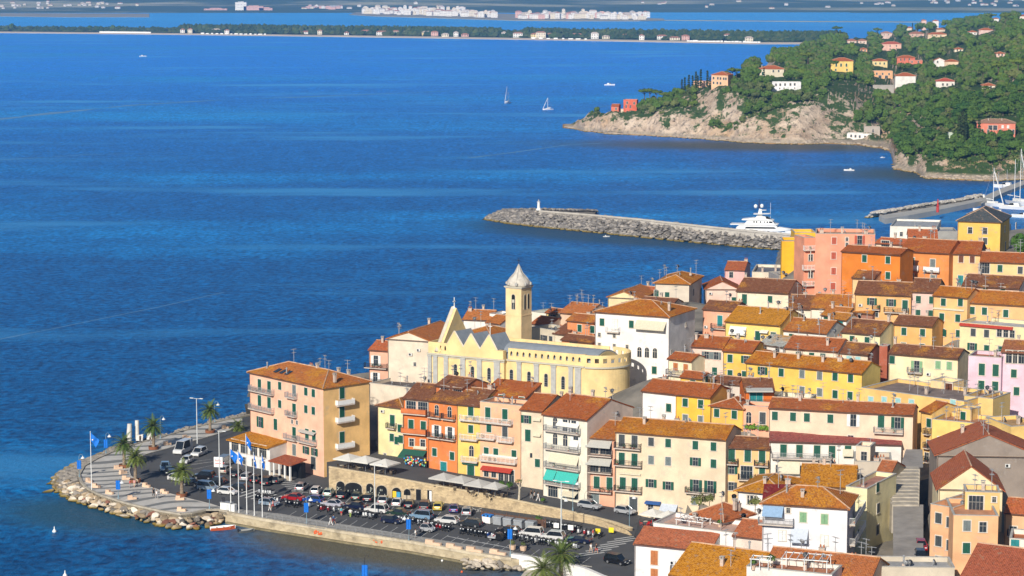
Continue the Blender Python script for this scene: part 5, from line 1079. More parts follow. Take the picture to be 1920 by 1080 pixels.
def tree_meshes(kind, seed):
    rn = random.Random(seed); c = MB(); tr = MB(); tr.smooth = True
    if kind == 'broad':
        H, R = 7.5, 4.4; tr.tube([(0, 0, -2), (.1, 0, 1), (.2, .1, 3.4)], [.32, .25, .15], 6)
        for k in range(4): a = k * 1.6 + rn.random(); tr.tube([(.1, 0, 2), (1.5 * math.cos(a), 1.5 * math.sin(a), 4.4)], [.14, .06], 5)
        for k in range(5): a = k * 1.26 + rn.random(); rr = rn.uniform(1.2, 2.1); lump(c, (rr * math.cos(a), rr * math.sin(a), rn.uniform(2.4, 4.2)), 2.1, 1.9, rn); leafball(c, (rr * math.cos(a), rr * math.sin(a), rn.uniform(2.0, 4.4)), rn.uniform(2, 2.9), rn.uniform(1.9, 2.6), 120, .52, rn)
        lump(c, (0, 0, 4.2), 2.2, 2.1, rn); leafball(c, (0, 0, 4.8), 2.7, 2.5, 130, .5, rn); mt = LEAF[0]
    elif kind == 'olive':
        tr.tube([(0, 0, -2), (.1, 0, 1), (.2, .1, 2.6)], [.3, .22, .12], 6)
        for k in range(4): a = k * 1.6 + rn.random(); rr = rn.uniform(.9, 1.6); lump(c, (rr * math.cos(a), rr * math.sin(a), rn.uniform(1.6, 2.8)), 1.5, 1.3, rn); leafball(c, (rr * math.cos(a), rr * math.sin(a), rn.uniform(1.5, 3.0)), rn.uniform(1.4, 2.1), rn.uniform(1.2, 1.8), 110, .4, rn)
        mt = LEAF[1]
    elif kind == 'pine':
        tr.tube([(0, 0, -2), (.2, 0, 3), (.1, .2, 7.4)], [.38, .28, .2], 6)
        for k in range(6): a = k * 1.05 + rn.random(); tr.tube([(.1, .1, 6), (2.8 * math.cos(a), 2.8 * math.sin(a), 8.3)], [.15, .06], 5)
        for k in range(8): a = k * .8 + rn.random(); rr = rn.uniform(1.6, 4.0); lump(c, (rr * math.cos(a), rr * math.sin(a), 8.4), 1.9, .8, rn, 1); leafball(c, (rr * math.cos(a), rr * math.sin(a), 8.4 + rn.uniform(-.2, .5)), rn.uniform(1.9, 2.5), 1.0, 100, .42, rn, .3)
        leafball(c, (0, 0, 9), 2.8, 1.2, 120, .42, rn, .3); mt = LEAF[2]
    else:
        tr.tube([(0, 0, -2), (0, 0, 2)], [.2, .14], 6)
        for k in range(7): leafball(c, (0, 0, 1.3 + k * 1.35), 1.15 - abs(k - 2.2) * .13, 1.3, 70, .32, rn)
        mt = LEAF[3]
    return c.mesh('crown', [mt]), tr.mesh('trunk', [BARK])
TM = {k: [tree_meshes(k, s + i) for i in range(n)] for k, s, n in (('broad', 10, 4), ('olive', 30, 2), ('pine', 40, 2), ('cypress', 50, 2))}
TLAB = {'broad': ('dense dark green broadleaf tree on the wooded headland slope', 'broadleaf_tree'), 'olive': ('small grey green olive tree on the headland slope', 'olive_tree'), 'pine': ('flat topped umbrella pine on the headland', 'umbrella_pine'), 'cypress': ('slim dark pointed cypress near a headland villa', 'cypress')}
def tree(kind, p, s=1, label=None, group='trees on the headland'):
    c, t = rnd.choice(TM[kind]); lab, nm = TLAB[kind]
    r = thing(nm, label or lab, 'tree', p, rnd.uniform(0, 6.3), group); r.scale = (s * rnd.uniform(.9, 1.1), s * rnd.uniform(.9, 1.1), s)
    obj('crown', c, r); obj('trunk', t, r)
VEG = [(1100, 218), (1150, 205), (1185, 205), (1200, 212), (1240, 216), (1262, 206), (1300, 200), (1312, 222), (1335, 240), (1360, 246), (1385, 243), (1400, 222), (1430, 214), (1470, 206), (1490, 196), (1520, 190), (1560, 186), (1585, 172), (1598, 215), (1612, 240), (1640, 250), (1668, 262), (1690, 284), (1705, 296), (1740, 304), (1780, 302), (1830, 310), (1880, 308), (1960, 300), (2080, 300)]
OPEN = [((1305, 165), (1345, 172), (1400, 190), (1400, 215), (1340, 235), (1300, 215)), ((1548, 150), (1600, 152), (1640, 165), (1640, 190), (1600, 215), (1585, 200), (1545, 190))]
CLEAR = []   # filled with villa footprints (px rect)
def veg_ok(q):
    if q[1] > lerp_tab(VEG, q[0]): return False
    for o in OPEN:
        if pip(q[0], q[1], o): return False
    for x0, y0, x1, y1 in CLEAR:
        if x0 < q[0] < x1 and y0 < q[1] < y1: return False
    return True
# ---------------------------------------------------------------- villas on the headland
def villa(label, L, R, t_off, hb, wall, rp, wins=(), roof='h', depth=11, rc=TC, pad=4, **kw):
    mid = (L[0] + R[0]) / 2; lo, hi = 0, 2300; yb = L[1] + hb
    # distance where the terrain meets the base line of the villa
    best = None
    for t in range(4, 2300, 4):
        D, z = hl_query(mid, t)
        if z < .5: continue
        e = abs(proj(((mid - 960) / FPX * D, D, z))[1] - yb)
        if best is None or e < best[0]: best = (e, D)
    D = best[1] + t_off
    CLEAR.append((L[0] - pad, L[1] - rp - 2, R[0] + pad + 3, yb + 7))
    return house(label, L, R, D, hb, wall, rc, lich=kw.pop('lich', 0), rp=rp, roof=roof, depth=depth, wins=wins, cat='villa', name='villa', basis=False, below=12, band=False, **kw)
villa('red villa at the tip of the headland with an arched loggia', (1169, 187), (1194, 189), 0, 14, (.62, .16, .09), 2, [(5, [1176, 1189], 'sn'), (12, [1174, 1182], 'an')], roof='f', depth=8, yaw=-10)
villa('small red annexe left of the red villa', (1146, 199), (1160, 200), 0, 8, (.6, .2, .12), 4, [(4, [1155], 'gn')], roof='g', depth=7, yaw=-14)
villa('cream terrace wall house in front of the red villa', (1160, 205), (1186, 206), -4, 8, (.7, .6, .45), 2, roof='f', depth=6, yaw=-8)
villa('large peach villa with red hip roof among the cypresses', (1334, 140), (1365, 142), 0, 20, (.75, .52, .32), 7, [(6, [1338, 1346, 1351, 1357, 1361], 'sn'), (15, [1338, 1345, 1351], 'sn')], depth=11, sidewall=(.7, .38, .25), yaw=-22)
villa('low peach wing left of the large peach villa', (1300, 152), (1333, 154), 2, 9, (.72, .48, .32), 2, [(4, [1310, 1325], 'gn')], roof='f', depth=6, yaw=-12)
villa('cream villa with white chimney wall and red roof', (1424, 129), (1470, 128), 0, 14, (.66, .6, .46), 8, [(5, [1450, 1460], 'gn'), (9, [1430], 'dg')], chim=[(.1, .3, 0)], depth=12, yaw=-5)
villa('white modern villa with stepped terraces', (1448, 154), (1502, 153), 0, 16, (.76, .77, .78), 2, [(5, [1455, 1463, 1472, 1482, 1490], 'gn'), (12, [1462, 1470, 1490], 'wn')], roof='f', depth=9, yaw=-5, rc=(.7, .7, .7))
villa('bright yellow villa with brown roof and arched windows', (1558, 114), (1600, 114), 0, 22, (.78, .62, .2), 5, [(8, [1568, 1577, 1587], 'dg'), (17, [1567, 1588], 'sg')], depth=12, yaw=-6)
villa('pale yellow two tier villa above a glazed restaurant', (1636, 114), (1664, 114), 0, 12, (.74, .66, .34), 3, [(5, [1642, 1650, 1658], 'sg')], depth=9, yaw=-4)
villa('peach veranda house with an orange awning', (1636, 133), (1674, 134), -6, 13, (.74, .46, .25), 3, [(5, [1644, 1655, 1667], 'gn'), (11, [1650, 1662], 'Gn')], depth=8, yaw=-5, roof='f')
villa('plain white villa with reddish hip roof', (1679, 142), (1717, 143), 0, 17, (.76, .75, .7), 7, [(7, [1690, 1700, 1708], 'sw')], depth=11, yaw=-6)
villa('white villa with a bright red roof half hidden in trees', (1755, 152), (1790, 153), 4, 10, (.72, .7, .64), 8, [(6, [1768, 1776, 1786], 'gn')], depth=10, yaw=-8, rc=(.5, .1, .06))
villa('large red villa with a pale gable ornament', (1682, 108), (1716, 106), 0, 12, (.62, .2, .13), 6, [(4, [1689, 1696, 1705], 'an')], depth=10, yaw=-8)
villa('red lower wing of the large red villa', (1704, 113), (1730, 113), -5, 6, (.62, .22, .14), 2, [(3, [1710, 1722], 'gn')], depth=6, yaw=-5, roof='f')
villa('white and red cottage right of the red villa', (1752, 113), (1772, 110), 0, 12, (.76, .74, .7), 5, [(4, [1758], 'gn')], roof='x', depth=8, apex=4, yaw=-5)
villa('peach cottage behind the white one', (1772, 115), (1797, 117), 0, 6, (.72, .55, .38), 4, depth=8, yaw=-5)
villa('pink villa with red roof and rows of arches', (1654, 82), (1690, 82), 0, 12, (.72, .45, .36), 5, [(4, [1669, 1681], 'an'), (10, [1669, 1681], 'an')], depth=12, yaw=-4, rc=(.5, .12, .08))
villa('pair of pink villas with dull red roofs, left one', (1589, 76), (1606, 76), 0, 5, (.66, .5, .42), 6, [(3, [1595, 1601], 'gn')], depth=12, yaw=-5, rc=(.42, .16, .12))
villa('pink villa right of its dull roofed twin', (1609, 76), (1625, 77), 0, 7, (.7, .55, .46), 6, [(3, [1614, 1620], 'gn')], depth=12, yaw=-5, rc=(.42, .18, .14))
villa('grey pink domed villa on the upper slope', (1652, 62), (1673, 62), 0, 6, (.6, .46, .4), 5, [(3, [1658, 1666], 'gn')], depth=12, yaw=-5, rc=(.45, .25, .2))
villa('wide terraced villa with brown roofs', (1705, 63), (1733, 63), 0, 6, (.6, .42, .33), 5, [(3, [1711, 1719, 1727], 'gn')], depth=12, yaw=-5, rc=(.4, .18, .13))
villa('ochre long villa near the tall pines', (1740, 64), (1775, 66), 0, 5, (.72, .56, .38), 4, [(2, [1748, 1756, 1764], 'gn')], depth=10, yaw=-5)
villa('little cream villa above the ochre long one', (1756, 55), (1772, 55), 10, 5, (.66, .54, .42), 4, depth=10, yaw=-5)
villa('white villa on the upper right wooded slope', (1816, 60), (1832, 60), 0, 6, (.74, .72, .68), 4, [(3, [1822, 1828], 'gn')], depth=10, yaw=-5)
villa('pink low house beside the upper white villa', (1836, 56), (1862, 56), 0, 4, (.7, .52, .46), 3, depth=10, yaw=-5)
villa('tiny white house near the crest of the hill', (1862, 35), (1873, 35), 0, 4, (.75, .74, .72), 2, depth=9, yaw=-5)
villa('pale house at the right edge of the crest', (1912, 30), (1930, 30), 0, 5, (.74, .66, .58), 3, depth=10, yaw=-5)
villa('small pink house seen across the lagoon shore', (1728, 38), (1737, 38), 0, 3, (.7, .5, .45), 2, depth=10, yaw=-5)
villa('small white house left of the lagoon edge', (1749, 39), (1760, 39), 0, 3, (.75, .72, .7), 2, depth=10, yaw=-5)
villa('rose red villa with a wide tiled roof above the rocks', (1832, 230), (1904, 231), 0, 22, (.68, .25, .17), 9, [(9, [1857, 1866], 'Gn'), (16, [1842, 1853, 1876, 1894, 1900], 'dn'), (7, [1880, 1890], 'sw')], depth=10, yaw=-10, rc=(.32, .2, .14), chim=[(.3, .3, 0), (.65, .3, 0)])
villa('pale green garden shed by the cypresses', (1779, 249), (1794, 249), 0, 6, (.5, .6, .48), 2, roof='f', depth=5, yaw=-5)
villa('white beach restaurant on the pebble shore', (1588, 250), (1634, 254), 0, 10, (.76, .75, .72), 2, [(4, [1596, 1604, 1612, 1622], 'gn')], roof='f', depth=8, yaw=-10, rc=(.5, .5, .5))
villa('grey stone tunnel house with a dark arch above the beach', (1620, 238), (1650, 240), 8, 16, (.42, .38, .33), 3, [(6, [1637], 'an')], roof='f', depth=8, yaw=-8)
villa('grey road wall block under the white villa', (1637, 160), (1676, 162), -4, 9, (.4, .38, .34), 2, roof='f', depth=5, yaw=-5)
villa('small cream cottage high on the crest left of the tall pines', (1700, 52), (1712, 52), 0, 4, (.72, .64, .5), 3, depth=9, yaw=-5)
villa('orange cottage right of the yellow villa', (1612, 92), (1626, 93), 0, 5, (.72, .45, .28), 4, depth=9, yaw=-5, wins=[(2, [1616, 1622], 'gn')])
villa('cream cottage on the slope above the red villa', (1790, 92), (1806, 93), 0, 5, (.74, .66, .5), 4, depth=9, yaw=-5, wins=[(2, [1795, 1801], 'gn')])
villa('pale pink house high in the wood at the right', (1868, 100), (1884, 101), 0, 5, (.72, .52, .44), 4, depth=9, yaw=-5, wins=[(2, [1873, 1879], 'gn')])
villa('cream roadside house between white villa and pines', (1842, 160), (1866, 161), 0, 6, (.74, .68, .54), 4, depth=9, yaw=-6, wins=[(3, [1849, 1858], 'gn')])
# named trees first
def at_px(px, py):
    best = None
    for t in range(2, 2300, 3):
        D, z = hl_query(px, t); e = abs(proj(((px - 960) / FPX * D, D, z))[1] - py)
        if z > .3 and (best is None or e < best[0]): best = (e, t)
    q = hl_point(px, best[1]); return q
for x, y, s in ((1278, 178, .95), (1284, 176, 1.05), (1291, 174, 1.1), (1298, 173, 1.0), (1304, 170, 1.2), (1308, 172, 1.1), (1326, 166, 1.1), (1330, 168, .9), (1255, 185, .6), (1313, 166, 1.2), (1427, 150, 1.0), (1431, 152, .9)): tree('cypress', at_px(x, y), s)
for x, y, s in ((1800, 270, 1.5), (1806, 268, 1.6), (1812, 270, 1.4), (1838, 272, 1.2), (1706, 60, 1.2), (1716, 62, 1.2)): tree('cypress', at_px(x, y), s, 'tall pointed cypress by the rose red villa' if y > 200 else None)
for x, y, s in ((1207, 194, 1.0), (1218, 196, 1.05), (1232, 196, .9), (1243, 194, .8)): tree('pine', at_px(x, y), s, 'umbrella pine with bare trunk behind the red villa')
for x, y, s in ((1360, 156, .8), (1372, 152, .9), (1380, 150, .8), (1555, 145, 1.2), (1512, 128, 1.3), (1870, 150, 1.2), (1905, 146, 1.3), (1840, 156, 1.1), (1880, 52, 1.5), (1850, 45, 1.4), (1790, 66, 1.3), (1640, 55, 1.4), (1565, 65, 1.5)): tree('pine', at_px(x, y), s)
CAND = []
tr_ = random.Random(3)
def ok_pt(px, t):
    q = hl_point(px, t); pr = proj(q)
    return q if (q.z > 1.5 and veg_ok(pr) and veg_ok((pr[0], pr[1] - 4))) else None
# individual trees nearest to the camera, then the rest of the wood as one mass
for _ in range(60000):
    px = tr_.uniform(1110, 1940); t = 4 + tr_.random() ** 2.2 * 640; q = ok_pt(px, t)
    if q is None: continue
    if all((q.x - c.x) ** 2 + (q.y - c.y) ** 2 > (20 if q.y < 1500 else 40) for c in CAND): CAND.append(q)
    if len(CAND) > 900: break
CAND.sort(key=lambda q: q.y)
for i, q in enumerate(CAND[:262]):
    k = 'broad' if tr_.random() < .72 else ('olive' if tr_.random() < .8 else 'pine'); tree(k, q, tr_.uniform(.55, 1.15) * (.6 if k == 'pine' else 1))
wood = [MB() for _ in range(3)]
def woodtree(q, s, m, nf):
    for _ in range(3):
        cc = (q.x + tr_.uniform(-1.8, 1.8) * s, q.y + tr_.uniform(-1.8, 1.8) * s, q.z + tr_.uniform(1.6, 3.8) * s); lump(m, cc, 2.4 * s, 2.1 * s, tr_, 2 if nf > 20 else 1); leafball(m, cc, 2.6 * s, 2.3 * s, nf // 2, .6 * s, tr_)
for q in CAND[262:]: woodtree(q, tr_.uniform(.8, 1.1), wood[tr_.choice((0, 0, 1, 2))], 45)
far = []
for _ in range(9000):
    px = tr_.uniform(1395, 1990); t = 60 + tr_.random() ** 1.25 * 2250; q = ok_pt(px, t)
    if q is None or q.y < 1500: continue
    far.append(q)
    if len(far) > 1500: break
for q in far: woodtree(q, .95 + (q.y - 1500) / 2200, wood[tr_.choice((0, 0, 1, 2))], 14)
under = 0
for _ in range(12000):     # undergrowth and shrubs between the trees and in the cliff edge
    px = tr_.uniform(1110, 1960); t = 3 + tr_.random() ** 2 * 260; q = ok_pt(px, t)
    if q is None: continue
    leafball(wood[tr_.choice((0, 1))], (q.x, q.y, q.z + .3), tr_.uniform(1, 2.4), tr_.uniform(.9, 1.9), 12, .6, tr_); under += 1
    if under > 2600: break
for _ in range(260):     # a few tufts on the bare cliffs
    px = tr_.uniform(1120, 1900); t = tr_.uniform(6, 40); q = hl_point(px, t)
    if q.z > 5 and not veg_ok(proj(q)) and noise.noise(q * .05) > .12: leafball(wood[1], (q.x, q.y, q.z), 1.4, .9, 14, .45, tr_)
for i, m in enumerate(wood): tag(m.build('hillside_wood', [LEAF[i]]), kind='stuff', label='dense green wood and scrub covering the far headland slopes')
# ---------------------------------------------------------------- pebble beach clutter and shore rocks
# ---------------------------------------------------------------- sand bar with pine wood, lagoon, far town and hills
fr = random.Random(11)
def bar_y(px): return 62 + max(0, px) * .0092 + (px / 1420) ** 2 * 8 if px > 0 else 62
SAND = mk('beach_sand', (.62, .52, .4), .95, .1, .02); LANDM = mk('far_land', (.05, .075, .03), .95, .35, .004)
m = MB(); xs = list(range(-200, 1620, 20)); 
for x in xs:
    yb = bar_y(min(x, 1420)); p = P(x, yb, 0); k = p.x / p.y
    for dd, z in ((0, -1), (4, .6), (40, 2.0), (60, 2.6), (240, 2.6), (262, -1)): m.v.append((k * (p.y + dd), p.y + dd, z))
for i in range(len(xs) - 1):
    for j in range(5): a = i * 6 + j; m.mat(0 if j < 2 else 1).face([a, a + 6, a + 7, a + 1])
tag(m.build('sand_bar', [SAND, LANDM]), kind='structure')
mm = [MB(), MB()]
def blob(m, x, y, z, r, h, rn):
    b = len(m.v); n = 7
    for lv, (rr, zz) in enumerate(((.75, .0), (1.05, .35), (.8, .8), (.3, 1.05))):
        for k in range(n): t = 2 * math.pi * (k + .5 * lv) / n; q = rr * r * rn.uniform(.7, 1.25); m.v.append((x + q * math.cos(t), y + q * math.sin(t), z + h * zz * rn.uniform(.85, 1.12)))
    for l in range(3):
        for k in range(n): m.face([b + l * n + k, b + l * n + (k + 1) % n, b + (l + 1) * n + (k + 1) % n, b + (l + 1) * n + k])
    m.face([b + 3 * n + k for k in range(n)])
for _ in range(5200):
    px = fr.uniform(-60, 1580); yb = bar_y(min(px, 1420)); p = P(px, yb, 0); k = p.x / p.y
    dens = .55 if px < 320 else 1
    if fr.random() > dens: continue
    dd = fr.uniform(62, 235); h = fr.uniform(3.5, 7.5) if px < 340 else fr.uniform(8, 13.5) * (1 if not 940 < px < 985 else .7)
    if dd < 85: h *= .6
    r = fr.uniform(4, 8); D = p.y + dd; blob(mm[fr.random() < .4], k * D, D, 2.0, r, h, fr)
for i, m in enumerate(mm): tag(m.build('pine_belt', [leafmat('bar_pines_%d' % i, ((.02, .045, .015), (.035, .06, .02))[i], ((.045, .08, .025), (.07, .1, .035))[i])]), kind='stuff', label='long belt of dark pines along the sand bar')
for px, s in ((23, 1.9), (168, 1.5), (185, 1.3), (212, 1.7), (224, 1.5), (784, 2.0), (796, 1.9), (1045, 1.9), (1093, 1.7)):
    yb = bar_y(px); p = P(px, yb, 0); D = p.y + 110; 
    c, t = TM['broad'][0]; r = thing('broadleaf_tree', 'round crowned tree rising above the belt on the sand bar', 'tree', (p.x / p.y * D, D, 3), fr.uniform(0, 6), 'tall trees on the sand bar'); r.scale = (s, s, s); obj('crown', c, r); obj('trunk', t, r)
# small far houses, mesh shared by colour
def far_mesh(w, d, h, wall, roof, fl=2, flat=False):
    b = MB(); b.mat(0).box(-w / 2, -d / 2, -3, w / 2, d / 2, h)
    if flat: b.mat(0).box(-w / 4, -d / 4, h, w / 4, d / 4, h + 2)
    r = MB()
    if not flat:
        e = .8; zr = h + d * .2; pts = [(-w / 2 - e, -d / 2 - e, h), (w / 2 + e, -d / 2 - e, h), (w / 2 + e, d / 2 + e, h), (-w / 2 - e, d / 2 + e, h), (-w / 2 + d / 3, 0, zr), (w / 2 - d / 3, 0, zr)]
        r.v = pts; r.sm = []; 
        for f in ((0, 1, 5, 4), (1, 2, 5), (2, 3, 4, 5), (3, 0, 4), (3, 2, 1, 0)): r.face(list(f))
    else: r.box(-w / 2 - .3, -d / 2 - .3, h, w / 2 + .3, d / 2 + .3, h + .4)
    q = MB(); n = max(2, int(w / 4))
    for f in range(fl):
        for i in range(n): x = -w / 2 + (i + .5) * w / n; q.box(x - .6, -d / 2 - .05, 1 + f * h / fl, x + .6, -d / 2 + .02, 2.6 + f * h / fl)
    return b.mesh('wall', [mk('far_wall_' + wall, FW[wall], .8, .06)]), r.mesh('roof', [mk('far_roof_' + roof, FRF[roof], .9, .1)]), q.mesh('windows', [DARK])
FW = dict(white=(.78, .75, .7), cream=(.74, .66, .52), pink=(.68, .42, .36), yellow=(.76, .62, .32)); FRF = dict(red=(.42, .2, .13), grey=(.5, .48, .45), pale=(.6, .5, .42))
FM = {}
def far_house(x, y, z, w, d, h, wall, roof, label, group, fl=2, flat=False, rz=0, kn=('town_block', 'town block')):
    key = (w, d, h, wall, roof, fl, flat)
    if key not in FM: FM[key] = far_mesh(w, d, h, wall, roof, fl, flat)
    r = thing(kn[0], label, kn[1], (x, y, z), rz, group)
    for n, me in zip(('wall', 'roof', 'facade_windows'), FM[key]): obj(n, me, r)
for px, w, col, kd in ((343, 10, 'white', 0), (357, 8, 'cream', 0), (405, 14, 'yellow', 0), (426, 10, 'white', 0), (487, 14, 'cream', 0), (572, 13, 'white', 0), (600, 8, 'cream', 0), (650, 10, 'white', 0), (686, 14, 'pink', 0), (717, 16, 'white', 0), (742, 10, 'cream', 0), (764, 12, 'white', 0), (800, 16, 'yellow', 0), (815, 14, 'pink', 0), (835, 12, 'cream', 0), (855, 12, 'white', 0), (872, 12, 'pink', 0), (889, 14, 'white', 0), (922, 14, 'cream', 0), (945, 9, 'white', 0), (971, 16, 'white', 0), (1002, 12, 'yellow', 0), (1014, 18, 'cream', 1), (1032, 12, 'cream', 0), (1080, 16, 'white', 0), (1115, 16, 'white', 1), (1136, 12, 'cream', 0), (1148, 14, 'pink', 0), (1172, 12, 'white', 0), (1203, 8, 'white', 0), (1241, 14, 'white', 0), (1265, 12, 'cream', 0), (1285, 12, 'pink', 0), (1336, 10, 'pink', 0), (1364, 10, 'white', 1), (1385, 18, 'white', 0), (1404, 10, 'cream', 0), (1420, 9, 'white', 0)):
    yb = bar_y(px); p = P(px, yb, 0); D = p.y + fr.uniform(44, 96); w = w * fr.uniform(.8, 1.25); w = 4 * round(w / 4); sz = 'large' if w >= 14 else 'small'
    far_house(p.x / p.y * D, D, 2.3, w, 10, fr.choice((4, 6, 7)) if kd == 0 else 9, col, fr.choice(('red', 'red', 'pale')), '%s %s house with a low roof on the sand bar beach' % (sz, col), 'houses along the sand bar', kn=('beach_house', 'beach house'))
m = MB()   # bathing huts and sheds in lines on the beach
for px in range(190, 285, 5): 
    p = P(px, bar_y(px), 0); D = p.y + 34; m.bx(p.x / p.y * D, D, 1.6, 6, 4, 2.6)
for px in list(range(380, 500, 9)) + list(range(1290, 1425, 7)) + list(range(1000, 1100, 14)):
    p = P(px, bar_y(px), 0); D = p.y + 30; m.bx(p.x / p.y * D, D, 1.4, fr.uniform(3, 8), 3, fr.uniform(1.6, 2.6))
tag(m.build('beach_huts', [WHITE]), kind='stuff', label='line of white bathing huts along the far beach')
# sand spits and town across the lagoon
m = MB()
def isl(pts, z0=.0, z1=1.5):
    q = [P(x, y, 0) for x, y in pts]; m.prism([(p.x, p.y) for p in q], -2, z1)
isl([(655, 28), (700, 31), (800, 34), (900, 37), (965, 39), (1080, 40), (1200, 40), (1245, 39), (1245, 36), (1080, 31), (960, 27), (800, 22), (680, 20)])
isl([(1245, 38.6), (1500, 41), (1920, 43), (1920, 42.2), (1500, 40), (1245, 37.8)], 0, 1)
isl([(0, 31), (120, 32.5), (280, 32.5), (280, 26), (0, 25)], 0, .8)
tag(m.build('lagoon_spit', [mk('far_shore', (.3, .28, .2), .95, .2, .01)]), kind='structure')
tn = random.Random(5)
def townrow(x0, x1, step, ylo, yhi, hmin, hmax, cols, label, grp, wmin=10, wmax=22, flat=.4):
    x = x0
    while x < x1:
        f = (x - x0) / (x1 - x0); y = ylo[0] + (ylo[1] - ylo[0]) * f; p = P(x, y, 0); D = p.y + tn.uniform(20, 320)
        wall = tn.choice(cols); w = tn.choice((8, 12, 16, 20)) ; w = min(max(w, wmin), wmax); h = tn.choice((7, 10, 13)); h = min(max(h, hmin), hmax)
        far_house(p.x / p.y * D, D, 1.4 + (D - p.y) * yhi, w, 12, h, wall, tn.choice(('red', 'pale', 'grey', 'pale')), label % wall, grp, max(2, h // 4), tn.random() < flat)
        x += step * tn.uniform(.7, 1.3)
townrow(972, 1215, 3.1, (37, 38.5), .012, 7, 13, ('white', 'white', 'white', 'cream', 'cream', 'pink'), '%s block of the dense far lagoon town', 'blocks of the lagoon town')
townrow(682, 930, 3.4, (27, 35), .01, 7, 13, ('white', 'white', 'cream'), '%s block on the far lagoon shore', 'blocks on the far lagoon shore')
townrow(700, 870, 9, (24, 27), .02, 10, 13, ('white', 'cream'), '%s upper block on the far lagoon shore', 'blocks on the far lagoon shore')
townrow(575, 640, 4, (20, 22), .01, 7, 10, ('white', 'pink'), '%s building on the distant shore left of the town', 'distant shore buildings')
for px, lab, w, h, wall in ((448, 'tall white industrial block on the far lagoon shore', 34, 26, 'white'), (472, 'long pink warehouse on the far lagoon shore', 60, 14, 'pink'), (400, 'low pink shed left of the white industrial block', 70, 7, 'pink'), (495, 'pink end shed of the far warehouses', 40, 9, 'pink')):
    p = P(px, 22, 0); far_house(p.x, p.y + 60, 1.5, w, 20, h, wall, 'grey' if wall == 'white' else 'red', lab, None, 3, True)
for px in (1060, 1098): p = P(px, 37.5, 0); far_house(p.x, p.y + 200, 3, 8, 8, 20, 'cream', 'pale', 'pale square church tower of the far lagoon town, %s one' % ('left' if px < 1080 else 'right'), None, 3)
# far hills
HX = 110; HY = 46; m = MB()
def farh(x, y):
    d = y - 6750 - 200 * noise.noise(Vector((x * .0008, 0, 3)))
    if d < 0: return -3
    base = 1.5 + min(1, d / 1500) * 10; n = noise.fractal(Vector((x * .00045, y * .00045, 1)), 1, 2, 5)
    return base + max(0, (d - 700) / 3300) ** 1.3 * 210 * (.75 + .9 * n) + max(0, n) * 30 * min(1, d / 1200)
for i in range(HX + 1):
    for j in range(HY + 1):
        y = 6400 + 5600 * (j / HY) ** 1.2; x = (-.3 + .6 * i / HX) * y; m.v.append((x, y, farh(x, y)))
for i in range(HX):
    for j in range(HY): a = i * (HY + 1) + j; m.face([a, a + HY + 1, a + HY + 2, a + 1])
m.sm = [True] * len(m.f)
def hillmat():
    mt, t, b = newmat('far_hills'); pos = N(t, 'ShaderNodeNewGeometry').outputs['Position']
    n = noise_n(t, .0016, 6, pos, .65, (.5, 1, 1)); n2 = noise_n(t, .012, 5, pos, .7, (.4, 1, 1)); c = mixc(t, ramp(t, n.outputs[0], .5, .58), (.07, .11, .05), (.42, .4, .24))
    c = mixc(t, ramp(t, n2.outputs[0], .45, .7), c, (.1, .14, .07)); t.links.new(c, b.inputs['Base Color']); b.inputs['Roughness'].default_value = 1; b.inputs['Specular IOR Level'].default_value = 0; return mt
tag(m.build('far_hills', [hillmat()]), kind='structure')
hr = random.Random(9); n = 0
for cx, cy, nn, sx, sy in ((50, 12, 10, 50, 6), (130, 10, 10, 40, 6), (220, 12, 8, 40, 5), (20, 14, 4, 20, 4), (1240, 8, 4, 40, 4), (1340, 10, 3, 60, 6), (1640, 9, 7, 40, 3), (1780, 6, 12, 50, 5), (1880, 8, 12, 45, 7), (780, 12, 4, 60, 4), (1500, 14, 3, 60, 4), (600, 14, 4, 80, 4)):
    for _ in range(nn):
        px = cx + hr.uniform(-sx, sx); py = cy + hr.uniform(-sy, sy); d = ray(px, py); o = None
        for k in range(120):
            y = 6850 + k * 40; t = y / d.y; z = CH + d.z * t
            if farh(d.x * t, y) > z: o = (d.x * t, y, z); break
        if o: far_house(o[0], o[1], farh(o[0], o[1]), hr.choice((9, 12, 16)), 9, hr.choice((4, 6)), hr.choice(('white', 'white', 'cream')), hr.choice(('pale', 'red')), 'tiny pale farmhouse scattered on the distant blue hills', 'farmhouses on the distant hills', kn=('farmhouse', 'farmhouse'))
# ---------------------------------------------------------------- haze
m = MB(); m.box(-9000, -60, -40, 9000, 13500, 620)
hm = bpy.data.materials.new('haze_air'); hm.use_nodes = True; t = hm.node_tree; t.nodes.clear(); out = t.nodes.new('ShaderNodeOutputMaterial'); pv_ = t.nodes.new('ShaderNodeVolumePrincipled')
pv_.inputs['Density'].default_value = 6.2e-5; pv_.inputs['Color'].default_value = (.2, .5, 1, 1); pv_.inputs['Anisotropy'].default_value = .0
t.links.new(pv_.outputs[0], out.inputs['Volume'])
tag(m.build('haze', [hm]), kind='stuff')
